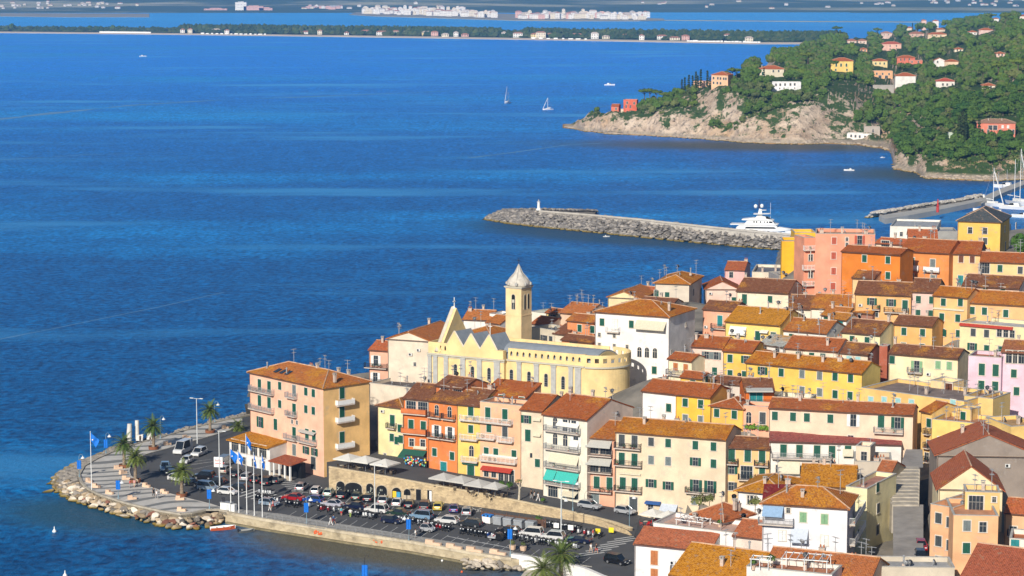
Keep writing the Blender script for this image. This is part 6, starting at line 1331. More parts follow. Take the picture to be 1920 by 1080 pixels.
# ---------------------------------------------------------------- boulders
kr = random.Random(21)
def rockmat(nm, a, b_):
    if nm in _M: return _M[nm]
    m_, t, b = newmat(nm); oi = N(t, 'ShaderNodeObjectInfo'); n = noise_n(t, .9, 5); c = mixc(t, ramp(t, n.outputs[0], .3, .7), a, b_)
    g = N(t, 'ShaderNodeSeparateXYZ'); t.links.new(N(t, 'ShaderNodeNewGeometry').outputs['Position'], g.inputs[0])
    k = N(t, 'ShaderNodeHueSaturation'); t.links.new(c, k.inputs['Color']); mr = N(t, 'ShaderNodeMapRange'); mr.inputs[3].default_value = .6; mr.inputs[4].default_value = 1.35; t.links.new(oi.outputs['Random'], mr.inputs[0]); t.links.new(mr.outputs[0], k.inputs['Value'])
    wet = ramp(t, g.outputs[2], .75, .3); c = mixc(t, wet, k.outputs[0], (.24, .17, .035)); wet2 = ramp(t, g.outputs[2], .3, .1); c = mixc(t, wet2, c, (.05, .045, .02))
    t.links.new(c, b.inputs['Base Color']); b.inputs['Roughness'].default_value = .9; b.inputs['Specular IOR Level'].default_value = .15; n2 = noise_n(t, 4, 4); bump(t, b, n2.outputs[0], .5, .1); _M[nm] = m_; return m_
RK = [rockmat('rock_grey', (.15, .135, .12), (.28, .25, .21)), rockmat('rock_pale', (.56, .48, .38), (.74, .65, .53)), rockmat('rock_tan', (.3, .23, .15), (.46, .36, .24)), rockmat('rock_red', (.2, .09, .06), (.28, .13, .09))]
_ico = None
def ico(seed):
    """angular boulder: subdivided octahedron cut by random planes"""
    rn = random.Random(seed); bm_v = []; 
    V = [Vector(v).normalized() for v in ((1, 0, 0), (-1, 0, 0), (0, 1, 0), (0, -1, 0), (0, 0, 1), (0, 0, -1))]; Fc = [(0, 2, 4), (2, 1, 4), (1, 3, 4), (3, 0, 4), (2, 0, 5), (1, 2, 5), (3, 1, 5), (0, 3, 5)]
    for _ in range(2):
        mid = {}; F2 = []
        def mp_(a, b):
            k = (min(a, b), max(a, b))
            if k not in mid: mid[k] = len(V); V.append(((V[a] + V[b]) / 2).normalized())
            return mid[k]
        for a, b, c in Fc: ab, bc, ca = mp_(a, b), mp_(b, c), mp_(c, a); F2 += [(a, ab, ca), (ab, b, bc), (ca, bc, c), (ab, bc, ca)]
        Fc = F2
    pl = [(Vector((rn.gauss(0, 1), rn.gauss(0, 1), rn.gauss(0, 1))).normalized(), rn.uniform(.55, .85)) for _ in range(9)]
    out = []
    for v in V:
        p = v.copy()
        for n_, d in pl:
            k = p.dot(n_)
            if k > d: p -= n_ * (k - d)
        out.append(Vector((p.x * 1.15, p.y * .95, p.z * .75)) * rn.uniform(.97, 1.03))
    return out, Fc
ICO = [ico(s) for s in range(9)]
def icomesh(i, mat):
    m = MB(); m.v = [tuple(v) for v in ICO[i][0]]; 
    for f in ICO[i][1]: m.face(list(f))
    return m.mesh('boulder', [mat])
RMESH = {(i, k): icomesh(i, RK[k]) for i in range(9) for k in range(4)}
RLAB = ['grey angular boulder in the rock armour round the plaza', 'pale limestone boulder in the rock armour round the plaza', 'tan weathered boulder in the rock armour round the plaza', 'dark reddish boulder in the rock armour round the plaza']
def add_rock(m, i, p, s, rn):
    R = Matrix.Rotation(rn.uniform(0, 6.3), 4, 'Z') @ Matrix.Rotation(rn.uniform(-.6, .6), 4, 'X'); b = len(m.v)
    for v in ICO[i][0]: q = R @ v; m.v.append((p[0] + q.x * s[0], p[1] + q.y * s[1], p[2] + q.z * s[2]))
    for f in ICO[i][1]: m.face([b + k for k in f])
def boulder(p, s, k, lab=None, grp='boulders round the plaza'):
    o = obj('boulder', RMESH[(kr.randrange(9), k)], None, p, kr.uniform(0, 6.3)); o.scale = s; o.rotation_euler.x = kr.uniform(-.5, .5); o.rotation_euler.y = kr.uniform(-.4, .4)
    tag(o, (lab or RLAB)[k], 'boulder', grp); return o
WO = [P(x, y, 0) for x, y in ((232, 834), (205, 846), (178, 856), (150, 868), (126, 878), (108, 889), (97, 903), (100, 916), (113, 930), (135, 941), (160, 950), (190, 960), (225, 970), (262, 979), (300, 988), (330, 994), (360, 995), (390, 990), (418, 981))]
WI = [P(x, y, 2) for x, y in ((232, 840), (206, 850), (179, 862), (162, 870), (155, 876), (146, 892), (147, 899), (152, 908), (160, 916), (170, 922), (185, 930), (209, 937), (238, 946), (268, 953), (300, 960), (325, 965), (345, 966), (386, 960), (412, 960))]
nb = 0; small = MB()
for i in range(len(WO) - 1):
    a0, a1, b0, b1 = WO[i], WO[i + 1], WI[i], WI[i + 1]; L = (a1 - a0).length; nrow = max(2, int((a0 - b0).length / 1.0)); nc = max(2, int(L / 1.1))
    for r in range(nrow):
        for c in range(nc):
            f = (c + kr.random()) / nc; g = (r + .3 + .5 * kr.random()) / nrow; o_ = a0.lerp(a1, f); q = b0.lerp(b1, f); p = o_.lerp(q, min(g, .93)); p.z = .05 + g * 1.45 + kr.uniform(-.1, .2)
            s = kr.choice((kr.uniform(.3, .55), kr.uniform(.5, .8), kr.uniform(.7, 1.0))); k = kr.choice((0, 1, 1, 2, 2, 2, 3)) if i > 8 else kr.choice((0, 0, 2, 2, 1))
            if nb < 282 and i > 5: boulder(p, (s * kr.uniform(.9, 1.3), s, s * kr.uniform(.7, 1)), k); nb += 1
            else: add_rock(small, kr.randrange(9), p, (s, s, s * .8), kr)
boulder(P(90, 922, .1), (1.2, .8, .5), 2); boulder(P(98, 906, .1), (1.3, .9, .5), 3)
# thin rock rim behind the promenade
for x0, y0, x1, y1, n in ((232, 838, 470, 776, 120),):
    for i in range(n):
        f = kr.random(); p = P(x0 + (x1 - x0) * f, y0 + (y1 - y0) * f - kr.uniform(0, 5), 1.2); s = kr.uniform(.35, .75); add_rock(small, kr.randrange(9), p, (s, s, s * .8), kr)
o = small.build('rock_rubble', [RK[0]]); tag(o, 'rubble of grey and tan rocks lining the back of the promenade', kind='stuff')
def mound(name, pts_top, pts_near, pts_far, mats, dens, smin, smax, label):
    """rock breakwater: core prism + a skin of boulders on both slopes"""
    T_ = [P(x, y, z) for x, y, z in pts_top]; A = [P(x, y, 0) for x, y in pts_near]; B = pts_far; m = [MB() for _ in mats]; core = MB()
    for i in range(len(T_)):
        t = T_[i]; a = A[i]; fv = (t - a); fv.z = 0; fv.normalize(); w = B; t2 = t + fv * w; b_ = t + fv * (w + (t - a).length * .8)
        core.v += [(a.x, a.y, -2), (t.x, t.y, t.z - .7), (t2.x, t2.y, t.z - .7), (b_.x, b_.y, -2)]
    for i in range(len(T_) - 1):
        for j in range(3): k = i * 4 + j; core.face([k, k + 4, k + 5, k + 1])
        a0, a1, t0, t1 = A[i], A[i + 1], T_[i], T_[i + 1]; L = (a1 - a0).length; W_ = ((a0 - t0).length + (a1 - t1).length) / 2; n = int(L * (W_ + B) * dens)
        for _ in range(n):
            f = kr.random(); g = kr.random(); a = a0.lerp(a1, f); t = t0.lerp(t1, f); 
            if kr.random() < W_ / (W_ + B): p = a.lerp(t, g); p.z -= .25
            else: fv = (t - a); fv.z = 0; fv.normalize(); p = t + fv * g * B
            s = kr.uniform(smin, smax); add_rock(m[kr.randrange(len(m))], kr.randrange(9), p, (s * 1.1, s, s * .85), kr)
    e = core.build(name + '_core', [RK[0]]); tag(e, label + ', core', kind='stuff')
    for i, q in enumerate(m): tag(q.build(name, [mats[i]]), label, kind='stuff')
MOLE = [rockmat('mole_grey', (.13, .12, .11), (.26, .24, .22)), rockmat('mole_mid', (.2, .18, .16), (.34, .31, .27)), rockmat('mole_pale', (.34, .3, .26), (.5, .45, .39))]
mats3 = [MOLE[0], MOLE[1], MOLE[0], MOLE[1], MOLE[0], MOLE[2]]
mound('rock_mole', [(925, 400, 2.5), (960, 396, 3.5), (1010, 397, 4.5), (1100, 404, 5), (1200, 413, 5.5), (1300, 424, 5.5), (1400, 434, 5.5), (1492, 443, 5.5)], [(905, 412), (950, 420), (1000, 426), (1090, 435), (1190, 445), (1290, 455), (1380, 463), (1475, 472)], 3, mats3, .95, .4, 1.05, 'long grey rock breakwater protecting the harbour')
mound('rock_mole', [(915, 404, 1.8), (945, 392, 2.5), (1000, 391, 3), (1060, 392, 3), (1118, 393, 2)], [(906, 411), (935, 399), (1000, 399), (1060, 399), (1122, 397)], 4, mats3, .8, .4, .95, 'curved rear arm of the rock breakwater')
# wall on the crest
m = MB(); cr = [P(x, y, z) for x, y, z in ((1010, 394, 5.3), (1100, 401, 5.8), (1200, 410, 6.3), (1300, 421, 6.3), (1400, 431, 6.3), (1500, 440, 6.3))]
for a, b_ in zip(cr, cr[1:]):
    d = (b_ - a).normalized(); nn = Vector((-d.y, d.x, 0)); k = [a, b_, b_ + nn * 2.2, a + nn * 2.2]; m.prism([(p.x, p.y) for p in k], 1, [a.z - .6, b_.z - .6, b_.z - .6, a.z - .6]); k = [a, b_, b_ + nn * .6, a + nn * .6]; m.prism([(p.x, p.y) for p in k], a.z - .9, [a.z, b_.z, b_.z, a.z])
tag(m.build('breakwater_wall', [mk('pale_concrete', (.5, .46, .4), .85, .15, .3)]), 'pale concrete wall running along the crest of the harbour breakwater', 'wall')
bx_ = thing('beacon', 'small white harbour beacon tower at the end of the breakwater', 'beacon', P(1010, 394, 5.2))
m = MB(); m.lathe([(1.1, 0), (1.1, .6), (.65, .7), (.5, 3.2), (.75, 3.3), (.75, 3.5)], 10); m.build('tower', [WHITE], bx_)
m = MB(); m.lathe([(.35, 3.5), (.35, 4.1), (.05, 4.5)], 8); m.build('lantern', [GREY], bx_)
# second breakwater and rocks near the marina
mound('marina_rocks', [(1632, 399, 2.2), (1690, 390, 3), (1750, 380, 3.2), (1800, 374, 3), (1840, 366, 2.8)], [(1622, 409), (1690, 400), (1750, 392), (1800, 386), (1840, 378)], 4, [rockmat('marina_pale', (.4, .37, .32), (.6, .56, .5)), rockmat('marina_pale2', (.3, .27, .24), (.45, .42, .37))], .55, .6, 1.3, 'pale rocks of the marina breakwater')
rb = thing('beacon', 'slim red harbour light on the marina rocks', 'beacon', P(1758, 398, 3)); m = MB(); m.lathe([(.6, 0), (.6, 2.6), (.9, 2.7), (.35, 2.9), (.3, 5.0), (.1, 5.6)], 8); m.build('tower', [mk('beacon_red', (.5, .05, .04), .5)], rb)
q = [P(x, y, 2.2) for x, y in ((1648, 404), (1700, 396), (1760, 386), (1840, 371), (1844, 376), (1762, 393), (1703, 404), (1660, 410))]; m = MB(); m.prism([(p.x, p.y) for p in q][::-1], -2, 2.2); tag(m.build('marina_quay', [mk('quay_concrete', (.42, .4, .36), .9, .15, .1)]), kind='structure')
# boulders at the corner by the white ramp wall
for i in range(16):
    x = kr.uniform(880, 985); y = 1062 - kr.uniform(0, 14) + (x - 880) * .03; p = P(x, y, kr.uniform(.2, 1.0)); s = kr.uniform(.7, 1.5)
    boulder(p, (s * 1.2, s, s * .8), kr.choice((1, 1, 0)), ['grey boulder in the pile below the white ramp wall', 'large pale boulder in the pile below the white ramp wall'], 'boulders below the white ramp wall')
m2 = MB()
for i in range(90):
    x = kr.uniform(868, 990); y = 1066 - kr.uniform(0, 20) + (x - 880) * .02; p = P(x, y, kr.uniform(0, 1.1)); s = kr.uniform(.3, .7); add_rock(m2, kr.randrange(9), p, (s, s, s * .8), kr)
tag(m2.build('rock_rubble', [RK[1]]), 'smaller pale stones between the boulders by the ramp', kind='stuff')
# headland shore stones
m2 = MB()
for _ in range(420):
    px = kr.uniform(1060, 1960); t = kr.uniform(-3, 7); D, z = hl_query(px, max(0, t)); p = ((px - 960) / FPX * (D + min(t, 0)), D + min(t, 0), .15 + max(0, z) * .6); s = kr.uniform(.5, 1.8); add_rock(m2, kr.randrange(9), p, (s, s, s * .7), kr)
tag(m2.build('shore_rocks', [rockmat('shore_rock', (.34, .27, .2), (.55, .46, .36))]), 'broken rocks along the foot of the headland', kind='stuff')
# ---------------------------------------------------------------- cars
def paint(nm, c, met=.25): 
    key = 'car_paint_' + nm
    if key in _M: return _M[key]
    m_, t, b = newmat(key); b.inputs['Base Color'].default_value = (*c, 1); b.inputs['Roughness'].default_value = .28; b.inputs['Metallic'].default_value = met; b.inputs['Coat Weight'].default_value = .6; b.inputs['Coat Roughness'].default_value = .08; _M[key] = m_; return m_
CP = dict(white=(.78, .78, .77), silver=(.45, .46, .48), grey=(.2, .21, .22), black=(.012, .012, .014), navy=(.01, .016, .05), blue=(.02, .08, .35), red=(.4, .015, .02), green=(.02, .05, .035), palegreen=(.45, .55, .5), yellow=(.75, .62, .12), lilac=(.5, .5, .58), sky=(.22, .36, .52), beige=(.5, .45, .38), bluegrey=(.25, .33, .42), purple=(.08, .08, .25), dark=(.03, .035, .04))
TYRE = mk('tyre_rubber', (.015, .015, .015), .9); RIM = mk('wheel_rim', (.4, .4, .42), .35, metal=.7); CGL = mk('car_glass', (.012, .016, .02), .06, .1, spec=.8)
HL = mk('headlight_glass', (.75, .78, .8), .15); TL = mk('tail_light', (.45, .02, .02), .3); PLATE = mk('number_plate', (.7, .7, .68), .5)
SPEC = dict(  # length, width, height, bonnet x, base of windscreen, roof front, roof rear, tail top
    hatch=(3.95, 1.68, 1.47, .25, .95, 1.65, 3.3, 3.88), suv=(4.45, 1.82, 1.72, .25, 1.15, 1.8, 4.0, 4.4), wagon=(4.5, 1.76, 1.5, .25, 1.2, 1.9, 3.9, 4.42), sedan=(4.4, 1.74, 1.43, .25, 1.25, 1.95, 3.1, 3.75), smart=(2.6, 1.55, 1.54, .2, .55, 1.05, 2.2, 2.52), van=(4.9, 1.9, 2.1, .2, .75, 1.4, 4.8, 4.87), minibus=(5.6, 2.0, 2.65, .2, .85, 1.75, 5.5, 5.57), mpv=(4.2, 1.75, 1.8, .25, .8, 1.5, 3.95, 4.16), pickup=(4.8, 1.75, 1.75, .25, 1.2, 1.8, 2.9, 3.0))
CARM = {}
def car_meshes(ty, col):
    if (ty, col) in CARM: return CARM[(ty, col)]
    L, W_, H, bn, ws, rf, rr, tt = SPEC[ty]; w = W_ / 2; belt = .62 * H if H < 1.6 else .55 * H; belt = min(belt, 1.15); hood = belt * .93; cl = .28; out = []
    pm = paint(col, CP[col])
    b = MB(); wr = .33; a1, a2 = L * .18 + .1, L * .82 - .05
    def arch(cx): return [(cx + wr * 1.12 * math.cos(t), cl + .02 + wr * 1.12 * math.sin(t)) for t in (0, .7, 1.57, 2.44, 3.14)]
    low = [(.12, cl), *[(x, z) for x, z in arch(a1)[::-1]], *[(x, z) for x, z in arch(a2)[::-1]], (L - .1, cl)]
    back = [(L, .45), (L, belt * .85), (L - .06, belt)] if ty != 'pickup' else [(L, .45), (L, belt * .9), (L - .02, belt)]
    prof = low + back + [(ws, belt), (bn + .1, hood), (.03, hood * .78), (0, .45)]
    def ring(ins, y): return [(min(max(x, ins), L - ins), y, z if z < .5 else z - ins * .6) for x, z in prof]
    n = len(prof); base = 0; lay = [ring(.07, -w), ring(0, -w + .1), ring(0, w - .1), ring(.07, w)]
    for ly in lay: b.v += ly
    for k in range(3):
        for i in range(n): j = (i + 1) % n; b.face([k * n + i, k * n + j, (k + 1) * n + j, (k + 1) * n + i])
    b.face(list(range(n))[::-1]); b.face([3 * n + i for i in range(n)])
    if ty == 'pickup': b.box(rr + .15, -w + .1, belt, rr + .2, w - .1, belt + .02)
    # roof panel + pillars
    ri = .2 if H < 1.6 else .12
    rz = H - .05
    b.box(rf, -w + ri + .03, rz, rr, w - ri - .03, H)
    for sx, ex in ((ws, rf), (tt, rr)):
        for s_ in (-1, 1): b.tube([(sx, s_ * (w - .06), belt), (ex, s_ * (w - ri - .02), rz)], .05, 4)
    if ty in ('van', 'minibus'): b.box(ws + (L - ws) * .42 if ty == 'van' else L * .8, -w + .06, belt, tt - .02, w - .06, rz)
    out.append(('body', b.mesh('body', [pm])))
    g = MB(); gi = ri + .03
    q0 = [(ws, -w + .07, belt - .02), (tt, -w + .07, belt - .02), (tt, w - .07, belt - .02), (ws, w - .07, belt - .02)]; q1 = [(rf, -w + gi, rz), (rr, -w + gi, rz), (rr, w - gi, rz), (rf, w - gi, rz)]
    g.v += q0 + q1
    for f in ((0, 1, 5, 4), (1, 2, 6, 5), (2, 3, 7, 6), (3, 0, 4, 7), (4, 5, 6, 7)): g.face(list(f))
    out.append(('cabin_glass', g.mesh('cabin_glass', [CGL])))
    wm = MB()
    wm.mat(0).tube([(0, -.11, 0), (0, .11, 0)], wr, 14); wm.mat(1).tube([(0, -.118, 0), (0, .118, 0)], wr * .62, 10)
    whm = CARM.get('w') or wm.mesh('wheel', [TYRE, RIM]); CARM['w'] = whm
    for x in (a1, a2):
        for s_ in (-1, 1): out.append(('wheel', whm, (x - L / 2, s_ * (w - .12), wr)))
    for s_ in (-1, 1):
        h = MB(); h.box(-.03, -.16, -.07, .05, .16, .08); out.append(('headlight', CARM.setdefault('h', h.mesh('headlight', [HL])), (.06 - L / 2, s_ * (w - .3), hood * .82)))
        t_ = MB(); t_.box(-.04, -.12, -.14, .03, .12, .14); out.append(('tail_light', CARM.setdefault('t', t_.mesh('tail_light', [TL])), (L - .01 - L / 2, s_ * (w - .22), belt * .82)))
        if True: mi = MB(); mi.bx(0, 0, 0, .14, .2, .14); out.append(('mirror', CARM.setdefault(('m', col), mi.mesh('mirror', [pm])), (ws + .35 - L / 2, s_ * (w + .06), belt - .02)))
    p_ = MB(); p_.box(-.02, -.26, 0, .02, .26, .12); out.append(('number_plate', CARM.setdefault('p', p_.mesh('number_plate', [PLATE])), (L + .0 - L / 2, 0, .5))); out.append(('number_plate', CARM['p'], (-L / 2 - .01, 0, .42)))
    CARM[(ty, col)] = out; return out
def car(px, py, heading, ty, col, label, z=None, name='parked_car', Y=None):
    """front of the car points along heading (degrees in plan)"""
    z = Q + .008 if z is None else z; p = P(px, py - 3, z); L = SPEC[ty][0]
    r = thing(name, label, 'van' if ty in ('van', 'minibus') else 'car', p, R_(heading + 180), None)
    for it in car_meshes(ty, col):
        if len(it) == 2: obj(it[0], it[1], r, (-L / 2, 0, 0))
        else: obj(it[0], it[1], r, it[2])
    return r
CARS = [(343, 852, -108, 'minibus', 'white', 'white high roofed minibus on the plaza road'), (373, 857, -108, 'suv', 'white', 'white people carrier with dark sunroof right of the minibus'), (350, 871, -104, 'hatch', 'white', 'small white hatchback below the minibus'),
 (310, 884, -85, 'pickup', 'sky', 'light blue pickup truck nearest the plaza kerb'), (317, 892, -80, 'hatch', 'black', 'black hatchback behind the light blue pickup'), (323, 897, -70, 'hatch', 'dark', 'dark small car left of the palm trunk'), (333, 905, -30, 'hatch', 'white', 'white car half hidden behind the palm trunk'),
 (360, 914, -25, 'hatch', 'black', 'black hatchback right of the palm trunk'), (383, 901, 160, 'suv', 'black', 'black large car behind the blue grey people carrier'), (390, 922, -28, 'mpv', 'bluegrey', 'blue grey people carrier with roof rails'), (427, 930, -24, 'hatch', 'white', 'white hatchback left of the flagpoles'), (447, 922, 160, 'hatch', 'dark', 'dark green car behind the white hatchback'), (406, 910, 160, 'hatch', 'dark', 'dark car beside the tall street light foot'),
 (422, 875, 74, 'van', 'grey', 'grey delivery van beside the white restaurant'), (423, 889, 76, 'hatch', 'beige', 'beige car parked behind the billboard van'), (444, 896, 78, 'hatch', 'black', 'black car with white bumper below the restaurant'), (464, 902, 76, 'wagon', 'silver', 'silver estate car below the restaurant windows'), (482, 907, 76, 'hatch', 'black', 'black car between silver estate and large black car'), (502, 911, 76, 'suv', 'black', 'large black off road car near the porch'), (519, 908, 76, 'hatch', 'dark', 'small dark car in the shade of the porch'),
 (566, 921, 80, 'wagon', 'silver', 'silver patrol estate car with blue stripe'), (593, 928, 82, 'hatch', 'white', 'white hatchback at the left end of the wall row'), (617, 932, 82, 'hatch', 'palegreen', 'pale green hatchback in the wall row'), (642, 936, 82, 'sedan', 'black', 'black saloon with red lights in the wall row'), (669, 939, 84, 'hatch', 'green', 'dark green hatchback below the big cellar arch'), (691, 942, 84, 'hatch', 'dark', 'dark grey hatchback beside the green one'), (719, 946, 84, 'sedan', 'silver', 'silver saloon in the wall row'), (745, 950, 84, 'sedan', 'white', 'white saloon below the yellow blue mural'), (768, 954, 84, 'hatch', 'black', 'black car with red rear pillars in the wall row'), (797, 957, 85, 'suv', 'black', 'tall black off road car in the wall row'), (822, 958, 85, 'hatch', 'yellow', 'pale yellow small car in the wall row'), (852, 962, 86, 'hatch', 'purple', 'violet blue small car in the wall row'), (876, 967, 86, 'wagon', 'silver', 'silver estate at the right end of the wall row'),
 (550, 941, 158, 'sedan', 'red', 'dark red car in the middle row'), (588, 945, 156, 'hatch', 'blue', 'bright blue car in the middle row'), (623, 953, 156, 'sedan', 'lilac', 'silver lilac saloon in the middle row'), (667, 957, 156, 'sedan', 'navy', 'navy blue saloon in the middle row'), (706, 964, 158, 'suv', 'white', 'white coupe like off road car with black roof line'), (747, 970, 156, 'sedan', 'green', 'dark green saloon behind white scooters'), (790, 976, 158, 'mpv', 'sky', 'light blue people carrier in the middle row'), (838, 984, 158, 'wagon', 'white', 'white estate car behind black motorcycles'), (881, 990, 158, 'wagon', 'dark', 'dark estate car left of the recycling bins'), (953, 1004, 158, 'wagon', 'black', 'black estate car in front of the grey bins'), (996, 1009, 160, 'mpv', 'white', 'white small van in the middle row'), (1036, 1015, 160, 'suv', 'white', 'white off road car by the tall lamp'), (1085, 1021, 160, 'sedan', 'navy', 'navy car at the right end of the middle row')]
for c in CARS: car(*c)
car(735, 984, -26, 'hatch', 'navy', 'dark hatchback driving along the quay road'), car(802, 1000, -24, 'smart', 'silver', 'tiny silver and black two seat car driving on the quay road'); car(505, 951, -26, 'hatch', 'bluegrey', 'silver blue hatchback driving near the flagpoles')
car(1157, 1060, -38, 'suv', 'black', 'black people carrier turning at the lower right road'); car(1106, 956, -34, 'wagon', 'silver', 'silver people carrier parked on the upper street', z=3.45); car(1172, 966, -36, 'hatch', 'silver', 'silver hatchback parked at the end of the upper street', z=3.0)
# billboard on the van
# ---------------------------------------------------------------- motorcycles and scooters
def bike_meshes(kind, col):
    out = []; cm = paint(col, CP[col]); blk = mk('bike_black', (.02, .02, .022), .5)
    w = CARM.get('bw')
    if not w:
        m = MB(); 
        m.mat(0).tube([(0, -.06, 0), (0, .06, 0)], .29, 12); m.mat(1).tube([(0, -.065, 0), (0, .065, 0)], .18, 8); w = m.mesh('wheel', [TYRE, RIM]); CARM['bw'] = w
    b = MB()
    if kind == 'scooter':
        b.ext([(-.55, .28), (.35, .25), (.42, .8), (.52, .85), (.62, .35), (.7, .4), (.6, 1.0), (.42, .98), (.3, .42), (-.1, .42), (-.18, .78), (-.85, .82), (-.9, .5)], -.17, .17)
        b.bx(.78, 0, .42, .5, .14, .1)
    else:
        b.ext([(-.5, .35), (.2, .3), (.35, .6), (.6, .75), (.5, .95), (.15, 1.0), (-.1, .8), (-.95, .88), (-.95, .76), (-.4, .65)], -.14, .14); b.tube([(.78, .09, .3), (.5, .09, .95)], .04, 5); b.tube([(.78, -.09, .3), (.5, -.09, .95)], .04, 5); b.tube([(-.2, .16, .3), (-.95, .18, .42)], .06, 6)
    out.append(('body', b.mesh('body', [cm])))
    s = MB(); s.box(-.8, -.15, .82, -.05, .15, .93); out.append(('saddle', s.mesh('saddle', [blk])))
    h = MB(); h.tube([(.42, -.34, 1.1), (.5, 0, 1.05), (.42, .34, 1.1)], .03, 5); h.tube([(.5, 0, .9), (.48, 0, 1.08)], .04, 5)
    for s_ in (-1, 1): h.tube([(.46, s_ * .25, 1.1), (.44, s_ * .32, 1.32)], .015, 3); h.bx(.44, s_ * .33, 1.28, .04, .12, .08)
    if kind == 'scooter': h.ext([(.5, 1.05), (.55, 1.05), (.42, 1.4), (.39, 1.4)], -.2, .2)
    out.append(('handlebar', h.mesh('handlebar', [blk])))
    l = MB(); l.bx(.62, 0, .88, .1, .2, .14); out.append(('headlight', l.mesh('headlight', [HL])))
    if kind == 'topbox': pass
    return out, w
BK = {}
BLAB = {}
def bike(px, py, heading, kind, col, z=Q + .008):
    if (kind, col) not in BK: BK[(kind, col)] = bike_meshes(kind, col)
    ms, w = BK[(kind, col)]; nm = 'scooter' if kind == 'scooter' else 'motorcycle'
    r = thing(nm, '%s %s parked in the long rows beside the quay road' % (col, nm), nm, P(px, py, z), R_(heading), 'motorcycles and scooters in the quay parking')
    lean = 0
    for n_, me in ms: obj(n_, me, r)
    for x in (.78, -.68): obj('wheel', w, r, (x, 0, .29))
br = random.Random(4)
def bikerow(x0, y0, x1, y1, n, pal, sc_=.4):
    for i in range(n):
        f = (i + br.uniform(.2, .8)) / n; bike(x0 + (x1 - x0) * f, y0 + (y1 - y0) * f + br.uniform(-.7, .7), -112 + br.uniform(-9, 9), 'scooter' if br.random() < sc_ else 'cycle', br.choice(pal))
DKP = ('black', 'black', 'black', 'dark', 'grey'); 
bikerow(480, 936, 527, 943, 8, ('black', 'white', 'dark', 'black')); bikerow(536, 947, 566, 952, 4, ('red', 'black', 'black')); bikerow(578, 951, 588, 952, 1, ('white',), 1); bikerow(594, 956, 620, 959, 3, ('black', 'red'))
bikerow(626, 960, 706, 973, 12, ('black', 'silver', 'black', 'white', 'dark', 'red', 'black')); bikerow(738, 975, 768, 980, 6, ('white', 'white', 'black', 'silver')); bikerow(776, 981, 818, 990, 7, ('black', 'white', 'dark', 'silver')); bikerow(818, 991, 846, 996, 5, ('black', 'black', 'red')); bikerow(862, 998, 902, 1005, 6, DKP); bikerow(902, 1004, 938, 1012, 6, ('red', 'white', 'blue', 'black')); bikerow(948, 1006, 1002, 1018, 9, DKP, .2); bikerow(1003, 1018, 1088, 1030, 14, ('black', 'dark', 'black', 'black', 'silver', 'white'), .2)
bikerow(1020, 986, 1088, 996, 13, DKP, .3); bikerow(1070, 998, 1128, 1008, 6, ('white', 'black', 'red', 'white'), .6); bikerow(488, 926, 512, 929, 5, ('white', 'silver', 'black'), .7)
# three wheeled mini truck
r = thing('three_wheeler', 'small black three wheeled truck with an open silver bed', 'mini truck', P(930, 1014, Q + .01), R_(-26))
m = MB(); m.ext([(.2, .3), (1.2, .3), (1.35, .8), (1.05, 1.5), (.3, 1.55), (.2, .9)], -.6, .6); m.build('cab', [paint('black', CP['black'])], r); m = MB(); m.box(-1.3, -.7, .55, .15, .7, .6)
for q in ((-1.3, -.7, .6, .15, -.66, .85), (-1.3, .66, .6, .15, .7, .85), (-1.3, -.66, .6, -1.26, .66, .85)): m.box(*q)
m.build('bed', [paint('silver', CP['silver'])], r)
for x, y in ((.95, 0), (-.8, .6), (-.8, -.6)): obj('wheel', CARM['bw'], r, (x, y, .29))
# ---------------------------------------------------------------- palms
def palm_meshes(seed, n=46, L=2.9, fruit=False):
    rn = random.Random(seed); c = MB()
    for k in range(n):
        a = k * 2.4 + rn.uniform(-.2, .2); el = R_(75 - 105 * (k / n) ** .8) ; ln = L * rn.uniform(.85, 1.1); p = Vector((0, 0, 0)); d = Vector((math.cos(a) * math.cos(el), math.sin(a) * math.cos(el), math.sin(el))); pts = [p.copy()]; seg = 9
        for s in range(seg):
            d = (d + Vector((0, 0, -.13))).normalized(); p = p + d * ln / seg; pts.append(p.copy())
        c.mat(1).tube(pts, [.05 * (1 - s / (seg + 1)) + .012 for s in range(seg + 1)], 3, False); c.mat(0)
        for s in range(1, seg + 1):
            t = (pts[s] - pts[s - 1]).normalized(); side = t.cross(Vector((0, 0, 1)))
            if side.length < .1: continue
            side.normalize(); up = side.cross(t); ll = .62 * math.sin(math.pi * (.12 + .83 * s / seg)) + .12
            for sg in (-1, 1):
                for q in (.15, .6):
                    o = pts[s - 1].lerp(pts[s], q); tip = o + (side * sg * .85 + t * .55 + up * .3 + Vector((0, 0, -.25))).normalized() * ll * rn.uniform(.85, 1.1); w = t * .075
                    i = len(c.v); c.v += [tuple(o - w), tuple(o + w), tuple(tip)]; c.face([i, i + 1, i + 2])
    if fruit:
        for _ in range(150):
            a = rn.uniform(0, 6.3); r = rn.uniform(.3, 1.1); z = rn.uniform(-.9, .1); i = len(c.v); p = Vector((r * math.cos(a), r * math.sin(a), z)); c.mat(2); c.v += [tuple(p), tuple(p + Vector((.12, .03, -.1))), tuple(p + Vector((0, .1, -.25)))]; c.face([i, i + 1, i + 2])
    return c.mesh('fronds', [leafmat('palm_leaf', (.04, .085, .02), (.1, .16, .035)), mk('frond_rib', (.14, .15, .05), .8), mk('palm_fruit', (.6, .26, .03), .8)])
PMS = [palm_meshes(s) for s in (1, 2, 3)]
CORT = mk('corten_planter', (.24, .09, .04), .85, .2, 2)
